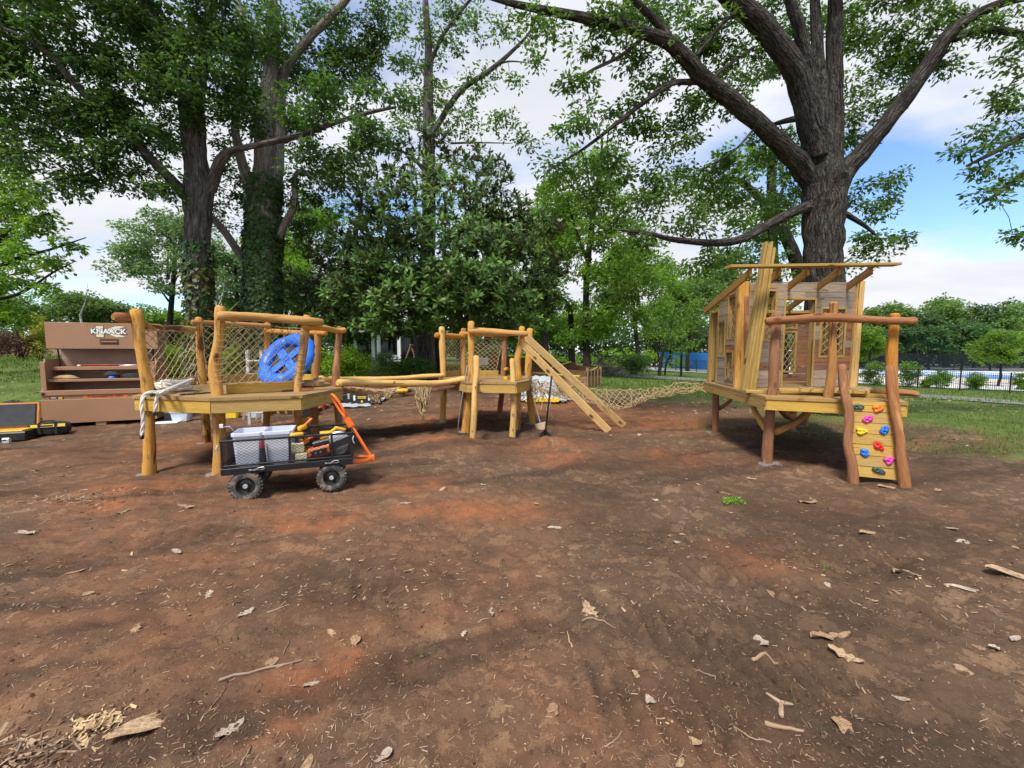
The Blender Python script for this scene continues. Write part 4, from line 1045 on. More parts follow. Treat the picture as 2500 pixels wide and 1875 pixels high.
FOREST = [(2070, 722, 70, 88, 'leaf_far', 'first woodland tree right of the playhouse post'), (2150, 728, 70, 84, 'leaf_far', 'broad light woodland tree above the porch rail'), (2230, 745, 60, 80, 'leaf_fard', 'dark woodland tree in the dip of the skyline'), (2310, 712, 66, 82, 'leaf_far', 'tallest pale woodland tree on the right skyline'), (2380, 728, 60, 80, 'leaf_fard', 'dark woodland tree right of the skyline peak'), (2440, 716, 60, 78, 'leaf_far', 'light woodland tree above the round tree at right'), (2500, 712, 60, 80, 'leaf_fard', 'dark woodland tree at the right picture edge'), (2270, 790, 50, 72, 'leaf_fard', 'low dark woodland tree behind the court netting'), (2190, 800, 45, 74, 'leaf_fard', 'low dark woodland tree behind the right porch post'), (2350, 780, 48, 70, 'leaf_fard', 'small conical woodland tree behind the court netting'), (2420, 800, 45, 70, 'leaf_far', 'low light woodland tree left of the round tree at right'), (2110, 790, 50, 80, 'leaf_fard', 'dark woodland tree behind the nearer round tree'), (2580, 715, 70, 80, 'leaf_far', 'woodland tree just beyond the right edge'), (2030, 740, 60, 86, 'leaf_far', 'woodland tree seen past the playhouse right corner')]
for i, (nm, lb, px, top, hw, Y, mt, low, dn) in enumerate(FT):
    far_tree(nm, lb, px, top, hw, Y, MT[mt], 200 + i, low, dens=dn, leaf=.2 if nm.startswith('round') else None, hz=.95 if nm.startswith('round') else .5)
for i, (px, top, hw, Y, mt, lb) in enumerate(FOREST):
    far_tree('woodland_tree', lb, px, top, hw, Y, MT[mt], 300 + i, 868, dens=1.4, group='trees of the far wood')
# the wood and hedges that close the view behind the single trees
def green_mass(name, label, boxes, mat, leaf, seed, dens=1.0, cr=.9):
    rs = np.random.RandomState(seed); C = []
    for px, top, hw, Y in boxes:
        s = Y / FPX; c = at(px, top, Y); zb = gh(c.x, Y); h = (c.z - zb) / 2
        n = int(dens * 14 * max(.5, hw * s * h / 6))
        C.append(ell((c.x, Y, zb + h * .9), (hw * s, hw * s * .5 + .6, h * 1.1), n, rs, .5))
    C = np.concatenate(C)
    C[:, 2] = np.maximum(C[:, 2], ghv(C[:, 0], C[:, 1]) + .1)
    V, Fq = leaf_quads(C, cr * (.5 + rs.rand(len(C))), 34, leaf, leaf * .55, seed, .75)
    return tag(np_obj(name, V, Fq, mat), label, 'foliage', kind='stuff')
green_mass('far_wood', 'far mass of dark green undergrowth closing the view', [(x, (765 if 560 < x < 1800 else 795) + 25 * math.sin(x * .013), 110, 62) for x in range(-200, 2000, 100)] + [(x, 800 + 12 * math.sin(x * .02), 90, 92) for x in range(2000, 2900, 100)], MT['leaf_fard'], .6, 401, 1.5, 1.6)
green_mass('low_undergrowth', 'bright green undergrowth growing along the far fence', [(1250, 862, 60, 52), (1330, 850, 70, 54), (1420, 855, 60, 53), (1500, 840, 70, 54), (1570, 850, 60, 52), (1640, 868, 40, 52), (690, 850, 60, 27), (760, 835, 60, 24), (600, 850, 60, 25), (500, 850, 70, 24), (410, 850, 60, 24)], MT['weed'], .26, 402, 1.7, .55)

def shrub(name, label, px, py, hw, top, Y, mat, seed, leaf=.07, n=70, per=40, group=None, flowers=False):
    rs = np.random.RandomState(seed); s = Y / FPX
    b = at(px, py, Y); zb = gh(b.x, Y); T = max(zb + .25, at(px, top, Y).z)
    root = thing(name, label, 'shrub', (b.x, Y, zb), group)
    h = (T - zb) / 2; Rw = hw * s
    C = ell((b.x, Y, zb + h * 1.02), (Rw, Rw * .8, h * .95), n, rs, .45)
    mb = M()
    for k in range(7):
        a = k * .9; mb.tube([Vector((b.x + math.cos(a) * .05, Y + math.sin(a) * .05, zb - .05)), Vector((b.x + math.cos(a) * Rw * .5, Y + math.sin(a) * Rw * .5, zb + h * 1.1))], [.014, .006], n=5)
    twigs(mb, [(b.x, Y, zb + h * f, .012) for f in (.2, .5, .8)], C[::3], .01, .004)
    tag(mb.build('stems', MT['bark_dark'], root), kind='stuff')
    V, Fq = leaf_quads(C, np.full(len(C), max(.1, Rw * .28)), per, leaf, leaf * .5, seed, .8)
    np_obj('foliage', V, Fq, mat, root)
    return root
shrub('rounded_shrub', 'dense dark rounded shrub beside the pile of brushwood', 1548, 913, 42, 862, 26, MT['leaf_mid'], 501, .11, 110, 46)
for i, (px, py, hw, top, lb) in enumerate([(2132, 938, 26, 882, 'leafy shrub at the fence just left of the right porch post'), (2215, 941, 28, 884, 'dense leafy shrub at the fence just right of the right porch post'), (2293, 945, 26, 902, 'leafy shrub against the middle of the right fence'), (2382, 951, 20, 910, 'thin young shrub against the right fence'), (2492, 958, 18, 908, 'leafy shrub at the fence at the picture edge'), (2262, 944, 12, 925, 'smallest low shrub at the right fence')]):
    shrub('fence_shrub', lb, px, py, hw, top, 29.6, MT['leaf_lite'], 510 + i, .13, 55, 34, 'shrubs planted along the right fence')
shrub('yellow_shrub', 'yellow-green variegated shrub left of the tool chest', 98, 872, 28, 765, 22, MT['leaf_yellow'], 520, .11, 70, 36)
shrub('red_maple_shrub', 'dark red lace-leaf shrub on the bank at the far left', 50, 866, 50, 792, 22, MT['leaf_red'], 521, .11, 80, 36)
shrub('dark_ground_shrub', 'low dark shrub spreading at the foot of the magnolia', 1000, 920, 70, 876, 14.2, MT['leaf_mid'], 522, .10, 110, 50)
shrub('weedy_shrub', 'bright green weedy bush behind the rope bridge', 850, 912, 55, 842, 14.2, MT['weed'], 523, .09, 130, 44)
shrub('weedy_shrub', 'bright green weedy bush behind the blue swing seat', 760, 912, 40, 848, 14.8, MT['weed'], 524, .09, 90, 44)
shrub('weedy_shrub', 'bright tall weeds behind the left platform net', 420, 912, 60, 842, 15.5, MT['weed'], 525, .10, 110, 40)
shrub('weedy_shrub', 'grey green bush left of the magnolia trunk', 940, 885, 28, 855, 17.5, MT['leaf_pale'], 526, .07, 60, 40)
shrub('weedy_shrub', 'bright green bush behind the net of the left platform front', 590, 915, 55, 848, 15.8, MT['weed'], 528, .10, 110, 40)
shrub('grey_shrub', 'grey green bush seen through the middle platform net', 1205, 885, 36, 835, 20, MT['leaf_pale'], 527, .1, 80, 40)
# multi-stemmed small tree by the shrub
big_tree('small_multistem_tree', 'small open tree with several thin stems beside the rounded shrub', 1612, 27, [
    [(1608, 935, 27, .12), (1610, 910, 27, .11), (1614, 880, 27, .1), (1622, 850, 27, .07), (1640, 790, 27, .04), (1650, 740, 27, .02)],
    [(1612, 890, 27, .07), (1604, 850, 27, .06), (1600, 800, 27, .04), (1590, 750, 27, .02)],
    [(1624, 935, 27.6, .07), (1626, 890, 27.6, .06), (1650, 850, 27.6, .045), (1690, 820, 27.6, .02)],
    [(1663, 925, 28, .08), (1663, 880, 28, .07), (1668, 830, 28, .05), (1690, 770, 28, .02)],
], [(1600, 770, 50, 35, 27), (1650, 750, 50, 40, 27), (1620, 810, 60, 25, 26.8), (1680, 800, 50, 30, 27.4), (1690, 850, 45, 18, 27.2), (1580, 820, 40, 25, 26.8), (1640, 850, 40, 14, 27), (1710, 760, 40, 40, 28)], MT['leaf_lite'], MT['bark_dark'], leaf=(.2, .08), per=24, clump_r=.5, seed=37, dens=1.0)
# bleached dead saplings by the big trunk
for k, (pts, lb) in enumerate([([(528, 830, 16, .05), (530, 760, 16, .045), (524, 700, 16, .03), (518, 650, 16, .01)], 'bleached dead sapling just right of the big left trunk'), ([(200, 800, 30, .08), (196, 770, 30, .06), (206, 745, 30, .03)], 'pale leaning dead stem above the tool chest')]):
    p = at(pts[0][0], 860, pts[0][2]); root = thing('dead_sapling', lb, 'tree', (p.x, p.y, gh(p.x, p.y)))
    pts = [(pts[0][0], 900, pts[0][2], pts[0][3])] + pts
    limb(pts, 600 + k, MT['bark_white'], root, 'trunk', n=7)
    a = pts[2]; limb([a, (a[0] + 14, a[1] - 40, a[2], .02), (a[0] + 18, a[1] - 80, a[2], .008)], 610 + k, MT['bark_white'], root, 'limb', n=6)
    if k == 0: limb([(528, 800, 16, .03), (560, 760, 15.8, .02), (585, 735, 15.6, .008)], 620, MT['bark_white'], root, 'limb', n=6)

# ivy on the two left trunks
def ivy(root_name, px, w, y0, y1, Y, r, mat, n, seed, name='ivy'):
    root = [o for o in bpy.data.objects if o.name == root_name][0]
    rs = np.random.RandomState(seed); t = rs.rand(n); py = y0 + (y1 - y0) * t
    a = rs.uniform(-math.pi, math.pi, n)
    c = np.array([at(px, p, Y) for p in py])
    d = np.stack([np.sin(a), -np.cos(a), np.zeros(n)], 1)
    p = c + d * (r * (1.0 + .14 * rs.rand(n)))[:, None]
    nr = d + rs.normal(size=(n, 3)) * .35; nr[:, 2] += .35
    ax = np.stack([rs.normal(size=n) * .5, rs.normal(size=n) * .3, -np.ones(n)], 1) + d * .35
    ax /= np.linalg.norm(ax, axis=1, keepdims=True)
    sd = np.cross(ax, nr); sd /= np.linalg.norm(sd, axis=1, keepdims=True)
    L = (.10 + .06 * rs.rand(n))[:, None]
    V = np.stack([p, p + ax * L * .35 + sd * L * .5, p + ax * L, p + ax * L * .35 - sd * L * .5], 1).reshape(-1, 3)
    np_obj(name, V, np.arange(4 * n).reshape(-1, 4), mat, root)
ivy('ivy_clad_tree', 641, 50, 560, 1000, T2Y, .49, MT['leaf_ivy'], 5200, 61)
ivy('ivy_clad_tree', 645, 50, 430, 600, T2Y, .47, MT['leaf_ivy'], 1100, 62)
ivy('oak_tree', 484, 30, 590, 1000, T1Y, .325, MT['leaf_ivy'], 1300, 63)
ivy('oak_tree', 484, 30, 650, 1000, T1Y, .33, MT['leaf_ivy_y'], 420, 64, 'yellowing_ivy')
# ------------------------------------------------------------------ fences, porch, bed and other background things
def metal_fence(name, label, pts, ht, post_every, pick=0.11, wire=False, rail_r=.018):
    P = [Vector((p.x, p.y, gh(p.x, p.y))) for p in pts]
    root = thing(name, label, 'fence', P[0])
    for a, b in zip(P, P[1:]):
        L = (b - a).length; k = max(1, round(L / post_every))
        for i in range(k):
            p, q = a.lerp(b, i / k), a.lerp(b, (i + 1) / k)
            p.z, q.z = gh(p.x, p.y), gh(q.x, q.y)
            m = M(); m.board(p - Vector((0, 0, .1)), p + Vector((0, 0, ht + .06)), .065, .065, (1, 0, 0)); m.build('post', MT['fence_black'], root)
            m = M()
            if wire:
                m.slab([p + Vector((0, 0, .05)), q + Vector((0, 0, .05)), q + Vector((0, 0, ht)), p + Vector((0, 0, ht))], (0, -1, 0), .01)
                m.build('mesh_panel', MT['wire'], root)
            else:
                for h in (.12, ht - .16, ht - .03): m.tube([p + Vector((0, 0, h)), q + Vector((0, 0, h))], rail_r, n=4, end=0)
                n = int((q - p).length / pick)
                for j in range(1, n):
                    c = p.lerp(q, j / n); m.tube([c + Vector((0, 0, .06)), c + Vector((0, 0, ht - .02))], .0105, n=4, end=0, caps=False)
                tag(m.build('picket_panel', MT['fence_black'], root), kind='stuff')
    return root
metal_fence('metal_fence', 'black metal picket fence round the pool on the right', [at(2090, 938, 29), at(2240, 943, 28), at(2343, 950, 27.3), at(2465, 958, 26.6), at(2700, 970, 25.5)], 1.3, 2.4)
metal_fence('metal_fence', 'black metal picket fence between small tree and playhouse wall', [at(1600, 905, 44), at(1700, 909, 43), at(1810, 915, 40), at(1960, 925, 34)], 1.32, 2.4)
metal_fence('metal_fence', 'black metal picket fence far behind the timber bed', [at(1230, 893, 50), at(1450, 893, 49), at(1600, 895, 47)], 1.35, 2.4)
metal_fence('court_fence', 'tall dark wire mesh fence of the sports court beyond the pool', [at(2080, 893, 64), at(2240, 893, 62), at(2420, 893, 60), at(2560, 893, 58)], 2.9, 4.2, wire=True)
# low white rim wall beyond the pool
m = M(); a, b = at(2060, 893, 58), at(2600, 898, 52); m.board(Vector((a.x, a.y, gh(a.x, a.y) + .3)), Vector((b.x, b.y, gh(b.x, b.y) + .3)), .3, .5)
tag(m.build('pool_rim_wall', MT['white_paint']), 'low white wall along the far side of the pool', 'wall')
# blue windscreen hung behind the small tree
m = M(); a, b = at(1608, 880, 56), at(1790, 880, 56)
m.slab([Vector((a.x, a.y, gh(a.x, 56) + .1)), Vector((b.x, b.y, gh(b.x, 56) + .1)), Vector((b.x, b.y, gh(b.x, 56) + 2.4)), Vector((a.x, a.y, gh(a.x, 56) + 2.2))], (0, -1, 0), .05)
tag(m.build('blue_windscreen', MT['blue_tarp']), 'bright blue screen stretched beside the pool behind the small tree', 'windscreen')
# wooden privacy fence at the left
def board_fence():
    a, b = at(30, 874, 42), at(300, 874, 42); root = thing('board_fence', 'low tan board fence far left behind the grass bank', 'fence', (a.x, a.y, gh(a.x, a.y)))
    n = 40
    for i in range(n):
        p = a.lerp(b, i / n); q = a.lerp(b, (i + .93) / n); z = gh(p.x, p.y)
        m = M(); m.board((p.x, p.y, z + .45), (q.x, q.y, z + .45), .03, .95, (0, 0, 1)); m.build('board', MT['bed_pale'], root)
board_fence()
# lamp post
p = at(248, 860, 40); root = thing('lamp_post', 'slim dark lamp post standing above the tool chest', 'lamp post', (p.x, p.y, gh(p.x, 40)))
m = M(); m.tube([(p.x, p.y, gh(p.x, 40) - .1), (p.x, p.y, at(248, 731, 40).z)], [.11, .08], n=8); m.build('pole', MT['fence_black'], root, smooth=True)
m = M(); z = at(248, 733, 40).z; m.tube([(p.x, p.y, z), (p.x + .9, p.y, z - .03)], .03, n=6); m.box((p.x + .95, p.y, z - .04), (.5, .2, .08)); m.build('lamp_arm', MT['fence_black'], root)
# white porch behind the magnolia
def porch():
    Y = 27; a = at(850, 880, Y); b = at(985, 880, Y); z = gh(a.x, Y)
    root = thing('white_porch', 'white porch with square columns half hidden behind the magnolia', 'building', (a.x, Y, z))
    W_ = b.x - a.x; h = at(900, 812, Y).z - z
    m = M(); m.slab([(a.x - .3, Y + 1.8, z), (b.x + .3, Y + 1.8, z), (b.x + .3, Y + 1.8, z + h), (a.x - .3, Y + 1.8, z + h)], (0, -1, 0), .2); m.build('wall', MT['glass_dark'], root)
    m = M(); m.prism([(a.x - .5, Y - .3), (b.x + .5, Y - .3), (b.x + .5, Y + 2.2), (a.x - .5, Y + 2.2)], z + h, z + h + .35); m.build('beam', MT['house_grey'], root)
    m = M(); m.prism([(a.x - .7, Y - .5), (b.x + .7, Y - .5), (b.x + .7, Y + 2.4), (a.x - .7, Y + 2.4)], z + h + .352, z + h + .6); m.build('roof', MT['roof_dark'], root)
    for px in (868, 912, 925, 975):
        c = at(px, 860, Y); m = M(); m.board((c.x, Y, z), (c.x, Y, z + h - .002), .2, .2, (1, 0, 0)); m.build('column', MT['white_paint'], root)
    m = M(); m.box(((at(935, 860, Y).x + at(970, 860, Y).x) / 2, Y, z + .25), (.9, .06, .4)); m.build('railing', MT['house_grey'], root)
    m = M(); m.prism([(a.x - .5, Y - .3), (b.x + .5, Y - .3), (b.x + .5, Y + 1.5), (a.x - .5, Y + 1.5)], z - .3, z - .002 + .05); m.build('floor', MT['concrete'], root)
porch()
# wooden A-frame swing stand
def swing_frame():
    Y = 21; p = at(1003, 876, Y); z = gh(p.x, Y)
    root = thing('swing_frame', 'small wooden A-frame swing stand left of the magnolia trunk', 'swing frame', (p.x, Y, z))
    for dy in (0, 1.6):
        for sx in (-1, 1):
            m = M(); m.board((p.x + sx * .42, Y + dy, z - .05), (p.x, Y + dy, z + 1.05), .06, .05, (0, 1, 0)); m.build('leg', MT['bed_pale'], root)
    m = M(); m.board((p.x, Y - .1, z + 1.08), (p.x, Y + 1.7, z + 1.08), .08, .07); m.build('beam', MT['bed_pale'], root)
    m = M(); m.box((p.x, Y + .8, z + .3), (.5, .25, .04)); m.build('seat', MT['bed_plank'], root)
swing_frame()
def blue_table():
    Y = 19.0; a, b = at(1068, 878, Y), at(1240, 880, Y); z = gh(a.x, Y); zt = max(a.z, z + .4)
    root = thing('blue_table', 'long low table with pale blue top behind the middle platform', 'table', (a.x, Y, z))
    m = M(); m.board((a.x, Y, zt), (b.x, Y, zt), .7, .05); m.build('table_top', MT['blue_table'], root)
    for x in (a.x + .2, (a.x + b.x) / 2, b.x - .2):
        m = M(); m.board((x, Y, z - .05), (x, Y, zt - .026), .06, .06, (1, 0, 0)); m.build('leg', MT['white_paint'], root)
    m = M(); c = at(1178, 895, Y - .8); m.box((c.x, Y - .8, z + .35), (.5, .4, .3)); tag(m.build('white_crate', MT['white_paint'], None), 'white plastic crate beside the blue table', 'crate')
blue_table()

# timber bed with caution tape
def timber_bed():
    Yf, Yb = 15.6, 18.6
    zf = gh(2, Yf)
    A, B_, C_, D_, E_ = at(1262, 940, Yf), at(1432, 941, Yf - .2), at(1464, 938, Yf + .9), at(1405, 925, Yb), at(1190, 920, Yb)
    pts = [Vector((q.x, q.y, gh(q.x, q.y))) for q in (A, B_, C_, D_, E_)]
    tops = [at(1262, 890, Yf).z, at(1432, 912, Yf).z, at(1461, 898, Yf + .9).z, at(1405, 893, Yb).z, at(1190, 890, Yb).z]
    root = thing('timber_bed', 'half-built raised bed of stacked brown planks behind the middle platform', 'raised bed', pts[0])
    for i in range(5):
        if i == 4: continue
        a, b = pts[i], pts[(i + 1) % 5]
        ht = (.62, .62, .68, .78)[i]; rows = 3
        mt = ('bed_pale', 'bed_pale', 'bed_plank', 'bed_plank')[i]
        for r in range(rows):
            h = ht / rows
            segs = 3 if (b - a).length > 1.6 else 1
            for s_ in range(segs):
                p, q = a.lerp(b, s_ / segs), a.lerp(b, (s_ + 1) / segs)
                m = M(); m.board((p.x, p.y, p.z + h * (r + .5)), (q.x, q.y, q.z + h * (r + .5)), .045, h - .008); m.build('plank', MT[mt if r < 2 or i > 1 else 'bed_plank'], root)
    for i, q in enumerate(pts):
        m = M(); m.board((q.x + .03, q.y + .09, q.z - .1), (q.x + .03, q.y + .09, q.z + .74), .09, .09, (1, 0, 0)); m.build('stake', MT['bed_pale'], root)
    for k in range(5):
        q = pts[1].lerp(pts[2], k / 4) + Vector((0, -.05, 0)); m = M(); m.board((q.x + .02, q.y - .03, q.z), (q.x + .02, q.y - .03, q.z + .66), .05, .03, (1, 0, 0)); m.build('stake', MT['bed_pale'], root)
    # tape strung over the bed
    z = pts[0].z
    m = M()
    p0, p1, p2 = pts[0] + Vector((.6, -.1, .35)), pts[1] + Vector((-.3, -.1, .42)), pts[2] + Vector((-.1, -.1, .72))
    m.slab([p0, p1, p1 + Vector((0, 0, .05)), p0 + Vector((0, 0, .05))], (0, -1, 0), .004); m.slab([p1, p2, p2 + Vector((0, 0, .05)), p1 + Vector((0, 0, .05))], (0, -1, 0), .004)
    q = pts[3] + Vector((-.2, 0, .8)); m.slab([p0, q, q + Vector((0, 0, .05)), p0 + Vector((0, 0, .05))], (0, -1, 0), .004)
    tag(m.build('caution_tape', MT['caution'], None), 'yellow caution tape strung across the timber bed', 'tape')
timber_bed()
# brush pile
def brush():
    c = gnd(1480, 908); c = at(1480, 905, 24); z = gh(c.x, 24)
    rng = random.Random(9); m = M()
    for i in range(260):
        a = rng.uniform(0, 6.28); r = rng.uniform(0, 1.5) ** 1; l = rng.uniform(.4, 1.3)
        p = Vector((c.x + math.cos(a) * r, 24 + math.sin(a) * r * .6, z + max(.03, (1 - r / 1.7) * .75 * rng.random())))
        d = Vector((rng.uniform(-1, 1), rng.uniform(-1, 1), rng.uniform(-.3, .35))).normalized() * l
        q = p + d; q.z = max(q.z, z + .02)
        m.tube([p, (p + q) / 2 + Vector((0, 0, rng.uniform(-.02, .08))), q], [rng.uniform(.008, .02), .012, .005], n=4, caps=False)
    tag(m.build('brush_pile', MT['bark_pale']), 'heap of cut branches beside the rounded shrub', 'brush pile')
brush()

# ------------------------------------------------------------------ play platforms
def footing(root, p, seed, r=.15):
    rng = random.Random(seed); n = 16
    m = M(); z = gh(p.x, p.y)
    top, low = [], []
    for k in range(n):
        a = 6.2832 * k / n; rr = r * rng.uniform(.75, 1.2)
        top.append((p.x + math.cos(a) * rr, p.y + math.sin(a) * rr * .85, z + .002 + rng.uniform(-.012, .008))); low.append((p.x + math.cos(a) * rr * 1.15, p.y + math.sin(a) * rr, z - .06))
    m.add([(p.x, p.y, z + .008)] + top + low, [(0, 1 + k, 1 + (k + 1) % n) for k in range(n)] + [(1 + k, 1 + n + k, 1 + n + (k + 1) % n, 1 + (k + 1) % n) for k in range(n)])
    m.build('footing', MT['concrete'], root, smooth=True)
def post(root, foot, mids, r, mat, seed, foot_on=True, name='post'):
    """foot (x,y); mids of px,py,Y above it"""
    z = gh(*foot)
    pts = [Vector((foot[0], foot[1], z - .12))] + [at(*q) for q in mids]
    log(pts, r, seed, mat=MT[mat], parent=root, name=name, n=14, step=.07, wob=.008)
    if foot_on: footing(root, Vector((foot[0], foot[1], 0)), seed)
def rail(root, pts, r, mat, seed, name='rail'):
    log([at(*q) for q in pts], r, seed, mat=MT[mat], parent=root, name=name, n=14, step=.07, wob=.01)
def fascia(root, poly, z, h, mat, skip=(), t=.038):
    n = len(poly)
    for i in range(n):
        if i in skip: continue
        a, b = Vector((*poly[i], z)), Vector((*poly[(i + 1) % n], z))
        m = M(); m.board(a, b, t, h); m.build('rim_board', MT[mat], root)
def bolt(root, p, nrm, r=.022):
    m = M(); m.lathe([(r, 0), (r, .006), (r * .6, .013), (0.001, .016)], p, nrm, 12); m.build('bolt', MT['steel'], root, smooth=True)
def lacing(root, p0, p1, r_post, mat, n=9, r=.0032):
    """rope wound round a post where the net is tied"""
    p0, p1 = Vector(p0), Vector(p1); m = M()
    ax = (p1 - p0).normalized(); u = ax.orthogonal().normalized(); w = ax.cross(u); pts = []
    for i in range(n * 8 + 1):
        a = i * .785; pts.append(p0.lerp(p1, i / (n * 8)) + (u * math.cos(a) + w * math.sin(a)) * (r_post + r))
    m.tube(pts, r, n=4, caps=False)
    m.build('lacing', mat, root)

ZL = .975
def left_platform():
    A = gnd(363, 1154); B = gnd(537, 1157); E = gnd(504, 1080); Fp = gnd(650, 1056)
    C = on(731, 956, ZL); D = on(826, 944, ZL); G = on(768, 933, ZL)
    poly3 = [at(322, 960, 5.0), at(512, 977, 4.74), on(738, 965, ZL), on(838, 947, ZL), on(792, 930, ZL), on(648, 925, ZL), on(470, 932, ZL)]
    poly = [(p.x, p.y) for p in poly3]
    root = thing('play_platform', 'many-sided wooden play platform with rope nets, on the left', 'play platform', (A.x, A.y, 0))
    deck_boards(poly, (1, .05), ZL, root, MT['deck'])
    fascia(root, off_poly(poly, .035), ZL - .036 - .075, .148, 'fascia')
    inner = off_poly(poly, .6)
    for i in range(3):
        m = M(); a, b = poly[i], poly[(i + 4) % 7]; m.board((*off_poly(poly, .08)[i], ZL - .112), (*off_poly(poly, .08)[(i + 3) % 7], ZL - .112 - .002 * i), .038, .14); m.build('joist', MT['fascia'], root)
    post(root, (A.x, A.y), [(360, 960, A.y), (352, 900, A.y), (340, 820, A.y), (334, 760, A.y)], (0.067, 0.060), 'log_mark', 1)
    post(root, (B.x, B.y), [(530, 968, B.y), (524, 900, B.y), (536, 830, B.y), (540, 752, B.y)], (0.071, 0.056), 'log_gold', 2)
    post(root, (C.x - .02, C.y), [(729, 955, C.y), (734, 900, C.y), (742, 830, C.y), (748, 772, C.y)], (0.056, 0.045), 'log_gold', 3)
    post(root, (D.x, D.y), [(822, 944, D.y), (824, 870, D.y), (828, 800, D.y)], (0.056, 0.049), 'log_red', 4)
    post(root, (G.x - .03, G.y), [(768, 932, G.y), (772, 870, G.y), (778, 800, G.y)], (0.066, 0.057), 'log_amber', 5)
    post(root, (Fp.x, Fp.y), [(651, 925, Fp.y), (652, 860, Fp.y), (655, 790, Fp.y)], (0.059, 0.051), 'log_amber', 6)
    post(root, (E.x, E.y), [(496, 935, E.y), (488, 860, E.y), (484, 778, E.y)], (0.059, 0.053), 'log_mark', 7)
    rail(root, [(535, 771, B.y - .12), (640, 775, 5.22), (747, 784, C.y - .13), (785, 787, C.y + .05)], (0.060, 0.047), 'log_gold', 11)
    rail(root, [(742, 796, C.y - .1), (790, 800, 5.75), (822, 808, D.y - .12), (842, 806, D.y - .02)], (0.041, 0.039), 'log_gold', 12)
    rail(root, [(314, 776, A.y - .02), (345, 790, A.y + .08), (376, 800, 5.6), (474, 803, E.y - .1)], (0.050, 0.041), 'log_mark', 13)
    rail(root, [(470, 786, E.y - .1), (560, 790, 7.3), (660, 796, Fp.y - .12)], (0.041, 0.036), 'log_amber', 14)
    rail(root, [(655, 808, Fp.y - .1), (730, 812, 7.55), (796, 814, G.y - .14)], (0.045, 0.043), 'log_amber', 15)
    # cut branch stub on the fallen end of the A rail
    m = M(); p = at(312, 776, A.y - .06); m.tube([p, p + Vector((-.03, -.12, .0))], [.062, .055], n=12, bump=.15, seed=5); m.build('branch_stub', MT['log_red'], root, smooth=True)
    def kick(p, q, ins=.0):
        m = M(); a, b = Vector((p.x, p.y, ZL + .066)), Vector((q.x, q.y, ZL + .066)); m.board(a.lerp(b, .04), b.lerp(a, .04), .038, .125); m.build('kick_board', MT['fascia'], root)
    kick(B + Vector((0, .13, 0)), Vector((C.x - .02, C.y + .13, 0)))
    kick(A + Vector((-.12, .1, 0)), E + Vector((-.1, 0, 0)))
    kick(E + Vector((.02, .13, 0)), Fp + Vector((0, .13, 0)))
    kick(Fp + Vector((0, .12, 0)), Vector((G.x, G.y + .1, 0)))
    def panel(p, q, rt0, rt1, zb, nu, nv, seed):
        a0, a1 = Vector((p.x, p.y, zb)), Vector((q.x, q.y, zb))
        net(a0, a1, rt1, rt0, nu, nv, .0046, MT['rope_tan'], root, 'net', seed=seed, jit=.01)
    b0 = at(545, 795, B.y); c0 = at(738, 800, C.y)
    panel(Vector((B.x + .05, B.y, 0)), Vector((C.x - .06, C.y, 0)), b0, c0, ZL + .14, 9, 6, 21)
    panel(Vector((A.x + .02, A.y + .08, 0)), Vector((E.x - .05, E.y, 0)), at(345, 805, A.y), at(478, 812, E.y), ZL + .14, 8, 6, 22)
    panel(Vector((E.x + .07, E.y, 0)), Vector((Fp.x - .07, Fp.y, 0)), at(492, 797, E.y), at(650, 803, Fp.y), ZL + .14, 8, 6, 23)
    lacing(root, at(537, 940, B.y), at(540, 800, B.y), .062, MT['rope_tan'], 10)
    lacing(root, at(731, 945, C.y), at(744, 800, C.y), .05, MT['rope_tan'], 10)
    nf = Vector((0, -1, 0))
    for px, py in ((337, 985), (505, 986)):
        p = on(px, py, ZL - .11); bolt(root, p + Vector((0, .0, 0)), nf)
    # cut branch on post C
    p = at(738, 1030, C.y - .05); m = M(); m.tube([p, p + Vector((.05, -.05, .03)), p + Vector((.075, -.09, .02))], [.06, .06, .048], n=12, bump=.12, seed=8); m.build('branch_stub', MT['log_amber'], root, smooth=True)
    return dict(A=A, B=B, C=C, D=D, E=E, F=Fp, G=G, poly=poly)
LP = left_platform()

